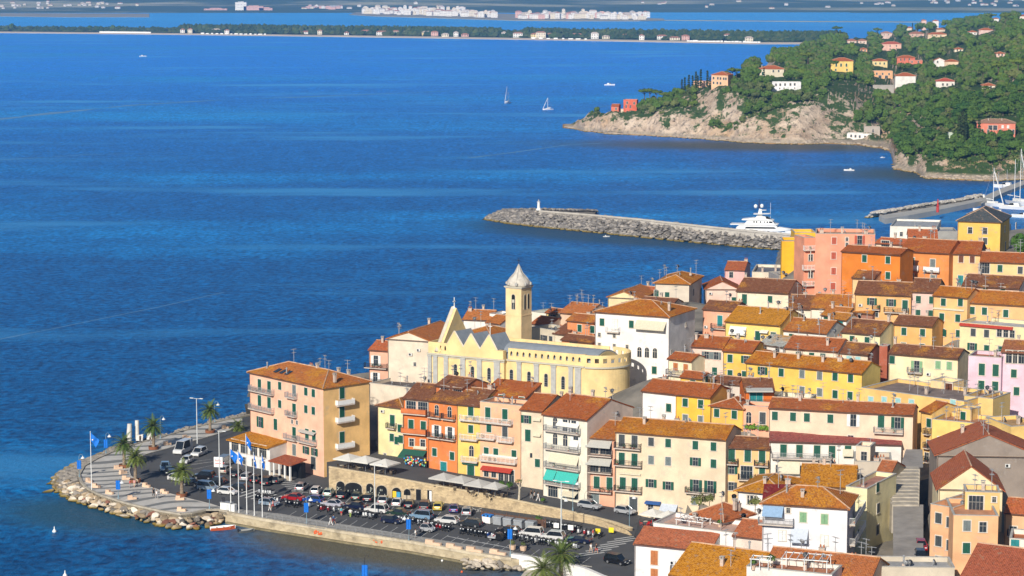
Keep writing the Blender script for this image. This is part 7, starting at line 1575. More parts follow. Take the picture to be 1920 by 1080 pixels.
def palm(px, py, cy, label, z=Q + .12, planter=True, ms=None, s=1.0):
    b = P(px, py, z); top = PD(px, cy, b.y); H = top.z - z; r = thing('palm_tree', label, 'palm tree', b, rnd.uniform(0, 6))
    t = MB(); t.smooth = True; prof = []
    k = 0; zz = 0 if not planter else .3
    while zz < H: prof.append((.3 + (.05 if k % 2 else 0) + .12 * max(0, 1 - zz / 1.2) + (.1 if zz > H - .8 else 0), zz)); zz += .16; k += 1
    prof.append((.15, H)); t.smooth = False; t.lathe(prof, 9); t.build('trunk', [mk('palm_trunk', (.26, .2, .14), .95, .3, 3)], r)
    o = obj('fronds', ms or rnd.choice(PMS), r, (0, 0, H)); o.scale = (s, s, s)
    if planter:
        q = thing('palm_planter', 'rusty planter under the ' + label, 'planter', b); m = MB(); m.lathe([(1.02, 0), (1.08, .62), (1.0, .62), (.98, .5), (.9, .5)], 20); m.build('rim', [CORT], q); m = MB(); m.lathe([(.94, .3), (.94, .52)], 16); m.build('soil', [mk('soil', (.1, .07, .04), .95)], q)
palm(233, 876, 832, 'bushy palm at the plaza nearest the sea lamps'); palm(254, 904, 857, 'tall palm in the middle of the plaza'); palm(288, 842, 799, 'solid palm beside the monument'); palm(394, 811, 769, 'lone palm along the rear promenade'); palm(341, 930, 884, 'front palm by the parked cars')
palm(446, 806, 800, 'low palm by the corner of the apartment block', planter=False, s=.8)
FRU = palm_meshes(9, 60, 4.0, True); BIG = palm_meshes(10, 56, 4.0)
palm(1052, 1078, 1040, 'great palm with orange fruit clusters at the lower edge', z=.6, planter=False, ms=FRU); palm(1018, 1092, 1066, 'large green palm at the lower edge left of the fruiting one', z=.6, planter=False, ms=BIG)
# low ground and white ramp wall under the palms
m = MB(); low = [P(x, y, .5) for x, y in ((985, 1070), (1010, 1062), (1080, 1066), (1150, 1090), (1240, 1150), (1000, 1150), (960, 1100))]; m.prism([(p.x, p.y) for p in low][::-1], -2, .5); tag(m.build('beach_yard', [mk('yard_sand', (.5, .45, .36), .95, .15, .5)]), kind='structure')
ww = [P(x, y, Q) for x, y in ((960, 1046), (1000, 1052), (1050, 1060), (1100, 1074), (1150, 1096))]; wr_ = thing('ramp_wall', 'white plastered wall holding up the road above the palms', 'wall', ww[0]); m = MB()
for a, b_ in zip(ww, ww[1:]):
    a = a - ww[0]; b_ = b_ - ww[0]; d = (b_ - a).normalized(); nn = Vector((-d.y, d.x, 0)) * .4; off = Vector((d.y, -d.x, 0)) * .35; k = [a + off, b_ + off, b_ + nn, a + nn]; m.prism([(p.x, p.y) for p in k], -3, .75)
m.build('wall', [mk('white_render', (.75, .73, .7), .9, .1, .5)], wr_)
# ---------------------------------------------------------------- stone benches
BEN = mk('peach_stone', (.66, .47, .33), .85, .12, 1)
def bench(px, py, ang, L, label, z=Q + .125, rnd_=False):
    r = thing('stone_bench', label, 'bench', P(px, py, z), R_(ang), 'peach stone benches on the promenade'); m = MB(); L = L * (.8 if L < 3 else 1); m.prism([(-L / 2, -.3), (L / 2 - .1, -.35), (L / 2, 0), (L / 2 - .1, .35), (-L / 2, .3)], 0, .42); m.build('seat', [BEN], r); m = MB(); m.prism([(-L / 2 + .05, -.28), (-L / 2 + L * .5, -.3), (-L / 2 + L * .5, .28), (-L / 2 + .05, .28)], .423, .8); m.build('backrest', [BEN], r)
for x, y, a in ((813, 1021, -30), (852, 1028, -30), (890, 1034, -30), (934, 1039, -30)): bench(x, y, a, 3.2, 'long quay bench of peach stone, %s' % {813: 'nearest the flag lamp', 852: 'second from the flag lamp', 890: 'third from the flag lamp', 934: 'nearest the two flower tubs'}[x])
for x, y, a, l in ((167, 904, -50, 'left of the plaza flagpole'), (181, 914, -20, 'just right of the plaza flagpole'), (206, 926, -30, 'before the blue plaza banner'), (248, 936, 20, 'right of the blue plaza banner'), (237, 899, 5, 'left of the tall palm'), (275, 913, -30, 'right of the tall palm'), (309, 925, -25, 'between tall palm and front palm'), (341, 958, -10, 'near the white kiosk'), (222, 879, 30, 'beside the bushy palm'), (231, 888, 50, 'below the bushy palm'), (314, 834, 35, 'right of the monument palm'), (350, 822, 35, 'on the rear promenade'), (423, 803, 35, 'near the apartment block'), (338, 937, 0, 'curved round the front palm planter')): bench(x, y, a, 2.2, 'plaza bench ' + l)
# ---------------------------------------------------------------- monument
mo = thing('monument', 'two pale leaning stone cylinders with white blocks at their foot', 'monument', P(250, 826, Q + .12)); ST = mk('monument_stone', (.62, .6, .55), .85, .12, 1)
m = MB(); m.tube([(-.9, 0, 0), (-.75, .2, 3.6)], [.62, .48], 14); m.build('column', [ST], mo); m = MB(); m.tube([(.5, 1.8, 0), (.55, 2.0, 4.0)], [.5, .42], 14); m.build('column', [ST], mo)
for x, y, w, h in ((1.3, .2, 1.4, 1.3), (3.4, 1.6, 1.5, 1.6)): m = MB(); m.ext([(-w / 2, 0), (w / 2, 0), (w / 2 + .1, h), (-w / 2 + .2, h * .85)], -.5, .5); m.build('block', [mk('white_marble', (.72, .7, .66), .7, .08)], mo, (x, y, 0))
# ---------------------------------------------------------------- lamps, poles, flags
BLUE = mk('flag_blue', (.01, .16, .6), .7, .12, 3); LW = mk('lamp_white', (.7, .72, .72), .5)
def crook_meshes(H):
    m = MB(); m.tube([(0, 0, 0), (0, 0, H)], .055, 6); m.tube([(0, 0, H), (.08, 0, H + .5), (.35, 0, H + .78), (.7, 0, H + .7), (.85, 0, H + .4)], .04, 5); m.lathe([(.16, 0), (.1, .7), (.06, .72)], 8); s = MB(); s.lathe([(.42, H - .05), (.3, H + .15), (.1, H + .28), (.06, H + .45)], 10, (.85, 0, 0)); return m.mesh('post', [mk('lamp_blue_grey', (.2, .3, .36), .5)]), s.mesh('lamp_shade', [LW])
def banner_mesh(w, h, rn):
    m = MB(); n = 8
    for i in range(n + 1):
        for j in range(2):
            x = -w / 2 + w * i / n; m.v += [(x, .06 * math.sin(i * 1.7), -h * j), (x, .06 * math.sin(i * 1.7) + .03, -h * j)]
    for i in range(n): a = i * 4; m.face([a, a + 4, a + 6, a + 2]); m.face([a + 1, a + 3, a + 7, a + 5]); m.face([a, a + 1, a + 5, a + 4]); m.face([a + 2, a + 6, a + 7, a + 3])
    return m.mesh('banner', [BLUE])
def lamp(px, py, ty, label, banner=None, z=Q + .12, ang=-20):
    b = P(px, py, z); H = PD(px, ty, b.y).z - z - .8; r = thing('street_lamp', label, 'street lamp', b, R_(ang), 'hooked promenade lamps'); me = crook_meshes(H); obj('post', me[0], r); obj('lamp_shade', me[1], r)
    if banner:
        q = tag(obj('banner', banner_mesh(.85, 1.75, rnd), None, PD(px - 1, banner, b.y - .15)), 'blue cloth banner hanging on the %s' % label, 'banner', 'blue banners')
lamp(149, 896, 851, 'hooked lamp at the seaward tip of the plaza', 863); lamp(199, 850, 811, 'hooked lamp behind the bushy palm', 824); lamp(301, 822, 779, 'hooked lamp right of the monument'); lamp(403, 793, 752, 'hooked lamp on the rear promenade by the lone palm')
lamp(222, 935, 897, 'plain post in front of the plaza', 901); lamp(393, 956, 912, 'plain post by the white kiosk', 918); lamp(575, 981, 929, 'hooked lamp on the middle of the quay', 943); lamp(767, 1013, 965, 'hooked lamp on a green base', 974, ang=160); lamp(957, 1042, 983, 'hooked lamp beside the white ramp wall', 992, ang=0)
lamp(1053, 975, 930, 'thin lamp behind the parked silver people carrier', z=3.6); lamp(1180, 992, 925, 'thin lamp at the end of the retaining wall', z=2.6); lamp(1074, 958, 899, 'thin lamp before the teal awning', z=3.6)
def tall(px, py, ty, label, heads):
    b = P(px, py, Q + .01); H = PD(px, ty, b.y).z - Q; r = thing('tall_street_light', label, 'street light', b, R_(-20)); m = MB(); m.tube([(0, 0, 0), (0, 0, H)], [.13, .07], 8)
    for s_ in heads: m.tube([(0, 0, H - .1), (s_ * .9, 0, H)], .045, 5)
    m.build('pole', [mk('pole_grey', (.6, .62, .62), .5)], r)
    for s_ in heads: q = MB(); q.bx(s_ * 1.15, 0, H - .05, .75, .3, .13); q.build('lamp_head', [LW], r)
tall(370, 838, 747, 'tall twin headed street light above the minibus', (-1, 1)); tall(412, 911, 808, 'tall street light next to the billboard', (1,)); tall(703, 967, 870, 'tall street light in the middle of the car park', (1,)); tall(1052, 1008, 902, 'tall street light among the motorcycles at the right', (-1, 1))
def flag_mesh(w, h, seed, spread=.35):
    rn = random.Random(seed); m = MB(); nx, nz = 8, 8
    for i in range(nx + 1):
        for j in range(nz + 1):
            u = i / nx; v = j / nz; x = u * w * spread * (1 - .3 * v) + .12 * math.sin(v * 4 + seed) * u; z = -v * h - u * w * .75; y = .16 * math.sin(u * 9 + v * 2 + seed) * u; m.v.append((x, y, z))
    for i in range(nx):
        for j in range(nz): a = i * (nz + 1) + j; m.face([a, a + nz + 1, a + nz + 2, a + 1])
    return m.mesh('flag', [BLUE])
for i, (px, py, ty, lab, sp) in enumerate(((433, 958, 840, 'leftmost of the five quay flagpoles with a spread blue flag', .75), (448, 961, 845, 'second flagpole from the left on the quay', .5), (463, 964, 815, 'tallest central flagpole on the quay', .55), (477, 967, 849, 'fourth flagpole from the left on the quay', .22), (492, 970, 851, 'rightmost of the five quay flagpoles', .22), (172, 920, 810, 'single flagpole standing on the plaza', .8))):
    b = P(px, py, Q + .12); H = PD(px, ty, b.y).z - b.z; r = thing('flagpole', 'white ' + lab, 'flagpole', b, R_(0)); m = MB(); m.tube([(0, 0, 0), (0, 0, H)], [.09, .05], 8); m.lathe([(.05, 0), (.09, .08), (.02, .18)], 6, (0, 0, H)); m.build('pole', [WHITE], r)
    m = MB(); m.lathe([(.25, 0), (.2, .15)], 8); m.build('base_plate', [GREY], r); fl = obj('flag', flag_mesh(1.9, 1.5, i + 2, sp), r, (.08, 0, H - .15)); m = MB(); m.smooth = False
    m.lathe([(.02, -.015), (.13, -.012), (.13, .012), (.02, .015)], 12); m.xf(Matrix.Rotation(math.pi / 2, 4, 'X')); em = m.build('emblem', [WHITE], fl, (.35 * sp * 1.2, -.13, -1.35))
# quay railing
m = MB(); R0 = [P(x, y, Q + .12) for x, y in ((500, 973), (575, 984.5), (650, 996.5), (767, 1013.5), (790, 1018))]; r = thing('quay_railing', 'thin grey iron railing along the edge of the quay', 'railing', R0[0])
for a, b_ in zip(R0, R0[1:]):
    a = a - R0[0]; b_ = b_ - R0[0]; v = b_ - a; n = int(v.length / 1.8)
    for i in range(n): p = a + v * i / n; m.tube([p, p + Vector((0, 0, 1))], .035, 4)
    for h in (.5, 1.0): m.tube([a + Vector((0, 0, h)), b_ + Vector((0, 0, h))], .025, 4)
m.build('rail', [GREY], r)
# orange fenders on the quay face
ORG = mk('buoy_orange', (.7, .12, .03), .6)
for x, y, n in ((597, 998, 6), (637, 1003, 4), (710, 1015, 7)):
    a = P(x, y, 1.1); r = thing('net_floats', {597: 'bundle of orange floats hung at the left of the quay wall', 637: 'small round cluster of orange floats on the quay wall', 710: 'long bundle of orange floats hung right on the quay wall'}[x], 'floats', a + Vector((0, -.15, 0)), R_(-33)); m = MB(); m.smooth = True
    for i in range(n * 3): m.lathe([(.02, -.17), (.15, -.1), (.17, .05), (.1, .15), (.02, .18)], 7, (rnd.uniform(-n * .15, n * .15), rnd.uniform(-.15, 0), rnd.uniform(-.3, .3)))
    m.build('floats', [ORG], r); m = MB(); m.tube([(-.3, .1, .3), (-.3, .2, 1.0)], .02, 4); m.tube([(.3, .1, .3), (.3, .2, 1.0)], .02, 4); m.build('rope', [mk('rope', (.4, .36, .28), .9)], r)
# kiosk
r = thing('kiosk', 'small white service kiosk beside the flagpoles', 'kiosk', P(427, 957, Q + .12), R_(-25)); m = MB(); m.box(-1.3, -.5, 0, .9, .6, 1.5); m.box(1.0, -.4, 0, 1.7, .5, 1.3); m.build('cabinet', [WHITE], r); m = MB(); m.box(-1.4, -.6, 1.503, 1.0, .7, 1.58); m.build('lid', [GREY], r); m = MB(); m.box(-.1, -.52, .1, .6, -.503, 1.3); m.build('door', [mk('kiosk_door', (.6, .62, .62), .6)], r)
m = MB(); m.bx(0, 0, 0, .45, .45, 2.2); m.bx(0, 0, 2.2, .6, .6, .2); tag(m.build('black_bollard', [IRON], None, P(419, 957, Q + .01)), 'black square totem left of the white kiosk', 'totem')
# bins
for i, (x, y) in enumerate(((915, 981), (935, 984), (954, 987), (974, 990), (996, 993))):
    r = thing('recycling_bin' if i == 0 else 'rubbish_container', ('white recycling bin with a blue lid', 'grey container next to the blue lidded bin', 'second grey container from the blue lidded bin', 'third grey container from the blue lidded bin', 'grey container farthest right of the row')[i], 'bin', P(x, y, Q + .01), R_(-32)); g = [WHITE, mk('container_grey', (.36, .38, .4), .5, .1, 2, metal=.2)][i > 0]
    m = MB(); m.ext([(-.62, .12), (.62, .12), (.7, 1.35), (-.7, 1.35)], -.85, .85, 'x'); m.build('body', [g], r); m = MB(); m.ext([(-.78, 1.35), (.78, 1.35), (.5, 1.65), (-.6, 1.6)], -.92, .92, 'x'); m.build('lid', [mk('lid_blue', (.02, .2, .6), .5) if i == 0 else mk('lid_grey', (.26, .28, .3), .5)], r)
    for sx in (-.7, .7):
        w = MB(); w.lathe([(.1, 0), (.1, .14)], 8); w.build('caster', [TYRE], r, (sx, -.5, 0))
    if i == 0:
        for sx in (-.4, .4): w = MB(); w.tube([(0, -.8, 1.5), (0, -.7, 1.53)], .16, 10); w.build('slot', [DARK], r, (sx, 0, 0))
# brown fence round the bins
r = thing('slat_fence', 'brown wooden slat fence behind the rubbish containers', 'fence', P(902, 973, Q), R_(-31)); m = MB(); 
for i in range(46): m.box(i * .3, 0, 0, i * .3 + .2, .05, 1.5)
m.box(0, .06, .3, 13.6, .1, .42); m.box(0, .06, 1.2, 13.6, .1, 1.32); m.build('slats', [mk('fence_brown', (.13, .07, .045), .85, .2, 2)], r)
for i in range(6): m = MB(); m.bx(0, 0, 0, .12, .12, 1.8); m.build('post', [mk('fence_brown', (.13, .07, .045), .85, .2, 2)], r, (i * 2.7, .17, 0))
# ---------------------------------------------------------------- parasols
PAR = mk('canvas_white', (.66, .64, .58), .85, .06, 1)
def parasol(px, py, z, L, ground, label, grp, yaw=-33, col=PAR):
    c = P(px, py, z); h = c.z - ground; r = thing('parasol', label, 'parasol', (c.x, c.y, ground), R_(yaw), grp); m = MB(); a = L / 2; n = 0
    b = [(-a, -a, h - .9), (a, -a, h - .9), (a, a, h - .9), (-a, a, h - .9)]; mids = [(0, -a, h - .82), (a, 0, h - .82), (0, a, h - .82), (-a, 0, h - .82)]; m.v = b + mids + [(0, 0, h)] + [(x, y, z_ - .22) for x, y, z_ in b]
    for i in range(4): j = (i + 1) % 4; m.face([i, 4 + i, 8]); m.face([4 + i, j, 8]); m.face([i, 9 + i, 9 + j, j, 4 + i])
    m.build('canopy', [col], r); m = MB(); m.tube([(0, 0, 0), (0, 0, h + .1)], .04, 6); m.build('pole', [GREY], r)
    q = MB()
    for i in range(4): q.tube([(0, 0, h - .05), (b[i][0], b[i][1], h - .93)], .02, 3)
    q.build('ribs', [GREY], r)
    # tables and chairs beneath
    d = DT_TABLE
    for dx, dy in ((-1, -.8), (1, .8)): 
        p = r.matrix_basis @ Vector((dx, dy, 0)); t = obj('cafe_table', None, None, p, rnd.uniform(0, 1)); tag(t, 'cafe table under the ' + label, 'table', 'terrace cafe tables'); obj('tabletop', DT_TABLE, t); obj('leg', DT_LEG, t)
        for k in range(3):
            a_ = k * 2.1 + rnd.random(); pc = Vector(p) + Vector((.8 * math.cos(a_), .8 * math.sin(a_), 0)); ch = tag(obj('cafe_chair', None, None, pc, a_ + math.pi / 2), 'cafe chair under the ' + label, 'chair', 'terrace cafe chairs'); cs, cb = (CH_R if 'red' in label else CH_N); obj('seat', cs, ch); obj('backrest', cb, ch)
m = MB(); m.lathe([(.42, .72), (.42, .76)], 10); DT_TABLE = m.mesh('tabletop', [mk('table_cloth', (.5, .46, .36), .8)]); m = MB(); m.lathe([(.2, 0), (.04, .05), (.04, .72)], 6); DT_LEG = m.mesh('leg', [IRON])
def chm(mat):
    m = MB(); m.box(-.22, -.22, .42, .22, .22, .47)
    for x in (-.2, .17):
        for y in (-.2, .17): m.box(x, y, 0, x + .03, y + .03, .42)
    b = MB(); b.box(-.22, -.25, .47, .22, -.22, .92); return m.mesh('seat', [mat]), b.mesh('backrest', [mat])
CH_N = chm(mk('chair_wicker', (.12, .09, .06), .8)); CH_R = chm(mk('chair_red', (.6, .02, .02), .5))
for x, y, l in ((653, 850, 'leftmost large white parasol on the terrace above the cellars'), (685, 854, 'middle white parasol on the terrace above the cellars'), (722, 860, 'white parasol nearest the souvenir shop')): parasol(x, y, 8.1, 4.3, 5.0, l, 'white terrace parasols')
for x, y, l in ((832, 886, 'leftmost grey white parasol before the orange house'), (865, 891, 'second grey white parasol before the yellow house'), (897, 898, 'third grey white parasol before the peach house'), (928, 903, 'rightmost small grey white parasol by the shrubs')): parasol(x, y, 7.4, 4.2 if x < 920 else 3.4, 4.4, l, 'grey white cafe parasols', col=mk('canvas_grey', (.5, .48, .44), .85, .06, 1))
for x, y, l in ((1224, 953, 'white parasol over red chairs, left one'), (1253, 957, 'white parasol over red chairs, right one')): parasol(x, y, 5.6, 3.6, 2.5, l, 'white parasols over red chairs')
# ---------------------------------------------------------------- restaurant annexe
def ann(i): pass
an = house('low white restaurant with an ochre canopy roof and glazed upper terrace', (430, 823), (506, 839), 463, 52, (.76, .75, .72), (.44, .18, .01), lich=1.1, rp=13, roof='s', depth=5.5, tanp=.12, name='restaurant', cat='restaurant', basis=False, sidewall=(.6, .58, .54), wins=[(10, [441, 458, 476, 493], 'Gn'), (35, [441, 459, 476, 494], 'gn')], band=False, over=.8)
r = thing('entrance_porch', 'white columned entrance porch with a red brown roof', 'porch', P(538, 895, 2.0), R_(-45)); m = MB(); m.ext([(-2, 3.0), (2.4, 3.6), (2.4, 3.8), (-2, 3.2)], -3.4, 3.4, 'x'); m.build('roof', [roofmat((.34, .1, .05), lich=0)], r)
for x in (-3.2, -1.9, -.2, 1.5, 3.1): m = MB(); m.bx(0, 0, 0, .3, .3, 3.05); m.build('column', [WHITE], r, (x, -1.7, 0))
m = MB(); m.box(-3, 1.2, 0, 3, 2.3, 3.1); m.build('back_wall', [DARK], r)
m = MB(); m.box(-3.3, -1.6, 0, 3.3, -1.4, .8); m.build('low_wall', [mk('stone_front', (.42, .36, .28), .9, .25, 2)], r)
# billboard on pole
r = thing('billboard', 'white double sided billboard with red lettering on a pole', 'billboard', P(410, 900, Q), R_(-12)); m = MB(); m.box(-.9, -.1, 2.6, .9, .1, 4.6); m.build('panel', [WHITE], r); m = MB(); m.tube([(0, 0, 0), (0, 0, 2.6)], .06, 6); m.build('pole', [GREY], r)
m = MB(); [m.tube([(-.6 + .3 * k, -.12, 3.8), (-.52 + .3 * k, -.12, 4.2 - .1 * (k % 2)), (-.4 + .3 * k, -.12, 3.75)], .045, 4) for k in range(4)]; m.box(-.6, -.13, 3.3, .55, -.103, 3.42); m.build('lettering', [mk('sign_red', (.7, .04, .02), .6)], r)
for x, y, c, lab in ((1202 + 12, 1003, 0, ''),): pass
for x, y, l in ((1146, 1002, 'yellow sign panel by the pedestrian crossing'), (1121, 1004, 'yellow delivery box panel among the scooters')):
    r = thing('sign_board', l, 'sign', P(x, y, Q), R_(-15)); m = MB(); m.box(-.45, -.04, .35, .45, .04, 1.25); m.build('panel', [mk('sign_yellow', (.8, .65, .02), .6)], r); m = MB(); m.tube([(0, .06, 0), (0, .06, 1.2)], .03, 5); m.build('post', [IRON], r)
for x, y, l in ((1043, 998, 'white notice board beside the tall right street light'), (1070, 1002, 'white board with orange corner beyond the street light')):
    r = thing('notice_board', l, 'sign', P(x, y, Q), R_(-20)); m = MB(); m.box(-.5, -.04, .8, .5, .04, 1.7); m.build('panel', [WHITE], r); m = MB(); m.tube([(0, .06, 0), (0, .06, 1.6)], .03, 5); m.build('post', [IRON], r)
# flower tubs
for x, y in ((961, 1030), (981, 1032)):
    r = thing('flower_tub', 'peach tub with a clipped bush, %s of the pair' % ('left' if x < 970 else 'right'), 'planter', P(x, y, Q + .12), 0, 'tubs with bushes'); m = MB(); m.lathe([(.5, 0), (.62, .75), (.5, .75)], 8); m.build('pot', [BEN], r); m = MB(); leafball(m, (0, 0, 1.15), .55, .5, 160, .13, rnd); m.build('bush', [LEAF[1]], r)
# shrubs, olive pots by the terrace and bare tree
for x, y, z, s, l in ((955, 920, 4.1, .9, 'round green shrub at the terrace end'), (940, 914, 4.2, .7, 'small dark shrub beside the parasols'), (1018, 943, 4.0, .5, 'young tree in a pot on the terrace street'), (714, 848, 4.9, .9, 'potted shrub by the pale yellow house'), (1010, 985, 2.0, .9, 'bushy shrub beside the last container'), (642, 912, 2, .9, 'flowering shrub left of the cellar arch'), (630, 905, 2, .9, 'flowering shrub below the terrace corner')):
    r = thing('shrub', l, 'shrub', P(x, y, z), 0); m = MB(); leafball(m, (0, 0, 1.1 * s), s, s, 260, .16, rnd); m.build('foliage', [LEAF[0]], r); m = MB(); m.tube([(0, 0, 0), (0, 0, 1)], .06, 5); m.build('stem', [BARK], r)
    if 'flowering' in l: m = MB(); leafball(m, (0, -.2, 1.4 * s), s * .8, s * .7, 60, .13, rnd); m.build('blossoms', [mk('red_blossom', (.6, .04, .05), .7)], r)
r = thing('bare_tree', 'pale pruned trunk on the terrace street behind the wall', 'tree', P(973, 938, 4.1), 0); m = MB(); m.tube([(0, 0, 0), (.1, 0, 1.8), (0, 0, 3.0)], [.22, .17, .1], 7); [m.tube([(.05, 0, 2.0 + k * .25), (.9 * math.cos(k * 1.7), .9 * math.sin(k * 1.7), 3.4 + k * .2)], [.09, .03], 5) for k in range(5)]; m.build('trunk', [mk('pale_bark', (.5, .44, .34), .9, .2, 3)], r); m = MB(); leafball(m, (0, 0, 3.6), .9, .5, 60, .12, rnd); m.build('crown', [LEAF[1]], r)
# souvenir goods by the shop
r = thing('souvenir_stand', 'crowded colourful goods under the green shop awning', 'shop stand', P(778, 876, 4.8), R_(-30)); 
for i, c in enumerate(((.7, .6, .05), (.05, .25, .6), (.7, .7, .68), (.6, .06, .04), (.1, .1, .12), (.1, .4, .3))):
    m = MB()
    for k in range(9): m.bx(rnd.uniform(-2.4, 2.4), rnd.uniform(-.6, .3), rnd.uniform(.2, 1.9), .3, .1, .3)
    o = m.build('goods', [mk('goods_%d' % i, c, .7, .2, 5)], r)
    tag(o, kind='stuff')
m = MB(); m.box(-2.5, .32, 0, 2.5, .4, 2.2); m.build('rack', [IRON], r)
# cafe red lean-to and dark terrace fence
# ---------------------------------------------------------------- boats
def hullmesh(L, B, H, col, inner=True, sheer=.35):
    m = MB(); n = 12; secs = []
    for i in range(n + 1):
        t = i / n; w = B / 2 * (1 - max(0, (t - .45) / .55) ** 2.2) * (.86 + .14 * min(1, t * 5)); zt = H * (1 + sheer * t * t); x = -L / 2 + L * t
        secs.append([(x, 0, -.15 + .25 * max(0, t - .8)), (x, -w * .7, 0), (x, -w, zt), (x, -w + .07, zt), (x, -w * .6 + .04, .22 * H), (x, w * .6 - .04, .22 * H), (x, w - .07, zt), (x, w, zt), (x, w * .7, 0)])
    for s in secs: m.v += s
    k = 9
    for i in range(n):
        for j in range(k):
            jj = (j + 1) % k; m.mat(0 if j in (0, 1, 7, 8) else 1).face([i * k + j, i * k + jj, (i + 1) * k + jj, (i + 1) * k + j])
    m.mat(0).face(list(range(k))); return m
r = thing('rowing_boat', 'orange red and white wooden rowing boat moored at the quay', 'boat', P(418, 993, .02), R_(17)); hullmesh(4.6, 1.6, .55, 0).build('hull', [mk('boat_red', (.62, .12, .04), .5), WHITE], r)
for x in (-1.2, .1, 1.1): m = MB(); m.box(x, -.62, .38, x + .25, .62, .43); m.build('thwart', [mk('boat_wood', (.5, .36, .2), .7)], r)
r = thing('dinghy', 'grey small dinghy with an outboard motor by the quay', 'boat', P(462, 998, .02), R_(22)); hullmesh(2.9, 1.3, .45, 0).build('hull', [mk('boat_grey', (.12, .13, .13), .6), mk('boat_grey_in', (.3, .3, .28), .7)], r); m = MB(); m.bx(-1.55, 0, .2, .25, .25, .6); m.build('outboard_motor', [IRON], r)
def sail(px, py, L, H, ang, label, masts=((0, 1),), furl=True):
    r = thing('sailing_boat', label, 'sailing boat', P(px, py, 0), R_(ang)); hullmesh(L, L * .28, L * .09, 0).build('hull', [WHITE, mk('deck', (.6, .56, .48), .7)], r); m = MB(); m.box(-L * .22, -L * .07, L * .05, L * .15, L * .07, L * .15); m.build('cabin', [WHITE], r)
    for mx, f in masts:
        m = MB(); m.tube([(mx * L, 0, 0), (mx * L, 0, H * f)], [.16, .1], 6); m.tube([(mx * L, 0, H * f * .6), (mx * L, L * .08, H * f * .6)], .05, 4); m.build('mast', [WHITE], r); m = MB(); m.tube([(mx * L, 0, L * .2), (mx * L - L * .32, 0, L * .2)], .2, 6); m.build('boom', [WHITE], r)
    m = MB(); m.tube([(masts[0][0] * L, 0, H), (L * .48, 0, L * .12)], .05, 3); m.tube([(masts[0][0] * L, 0, H), (-L * .48, 0, L * .1)], .05, 3); m.build('rigging', [GREY], r); m = MB(); m.tube([(L * .46, 0, L * .13), (masts[0][0] * L + .3, 0, H * .9)], [.22, .12], 5); m.build('furled_sail', [WHITE], r)
sail(951, 194, 12, 14, -110, 'two masted white sailing boat out on the bay', ((.05, 1), (-.3, .65))); sail(1027, 206, 9, 9.5, -150, 'small white sailing boat right of the two masted one')
def motor(px, py, L, ang, label, z=0):
    r = thing('motor_boat', label, 'motor boat', P(px, py, z), R_(ang)); hullmesh(L, L * .3, L * .1, 0).build('hull', [WHITE, mk('deck', (.6, .56, .48), .7)], r); m = MB(); m.ext([(-L * .25, L * .06), (L * .22, L * .06), (L * .1, L * .2), (-L * .2, L * .22)], -L * .1, L * .1); m.build('cabin', [WHITE], r); m = MB(); m.ext([(-L * .05, L * .14), (L * .16, L * .14), (L * .09, L * .2), (-L * .02, L * .21)], -L * .104, L * .104); m.build('windscreen', [CGL], r); m = MB(); m.tube([(-L * .1, 0, L * .2), (-L * .12, 0, L * .32)], .05, 4); m.build('aerial', [GREY], r)
motor(1143, 160, 10, -8, 'white motor cruiser speeding near the headland'); motor(268, 106, 9, 20, 'tiny white motor boat far out at the upper left'); motor(1592, 320, 5.5, 170, 'small white motor boat anchored in the cove'); motor(1655, 296, 3, 20, 'little dinghy near the pebble beach'); motor(1137, 444, 2.6, 10, 'tiny white tender inside the harbour')
motor(1835, 376, 13, 160, 'large white cruiser at the left end of the marina', 0); motor(1885, 352, 12, 150, 'white cruiser moored between the two masts'); motor(1850, 398, 12, 155, 'white motor cruiser behind the slate roofed villa'); motor(1900, 392, 13, 150, 'white motor cruiser below the tallest mast'); motor(1918, 408, 10, 150, 'small white cruiser at the right edge of the marina')
sail(1862, 386, 14, 17, -60, 'white sailing boat with the shorter left mast in the marina'); sail(1912, 384, 18, 25, -70, 'big white sailing yacht with the tallest mast at the right edge', ((0, 1), (-.25, .8)))
m = MB(); pts = [P(x, y, 1.6) for x, y in ((1835, 372), (1880, 352), (1925, 336), (1925, 344), (1880, 362), (1840, 382))]; m.prism([(p.x, p.y) for p in pts][::-1], -2, 1.6); tag(m.build('marina_pier', [CONC]), kind='structure')
for k, (x, y) in enumerate(((1872, 350), (1888, 345), (1903, 340), (1917, 335))): tag(MB().tube([(0, 0, 0), (0, 0, 7)], .12, 5).build('pier_lamp', [GREY], None, P(x, y, 1.6)), 'thin grey lamp post along the marina pier', 'lamp post', 'pier lamp posts')
# harbour terminal
house('white harbour terminal with flat grey roof and a chimney', (1669, 424), (1756, 436), 835, 36, (.74, .73, .66), (.34, .35, .36), roof='f', depth=26, name='terminal', cat='terminal', basis=False, yaw=-14, side=[(1763, 431, 'kn'), (1767, 431, 'kn')], wins=[(12, [1690, 1712, 1735], 'gn')], chim=[(.5, .3, 1)])
house('dark shaded service block right of the harbour terminal', (1757, 434), (1795, 436), 828, 26, (.3, .3, .28), (.3, .3, .3), roof='f', depth=14, cat='service block', name='service_block', basis=False, yaw=-5)
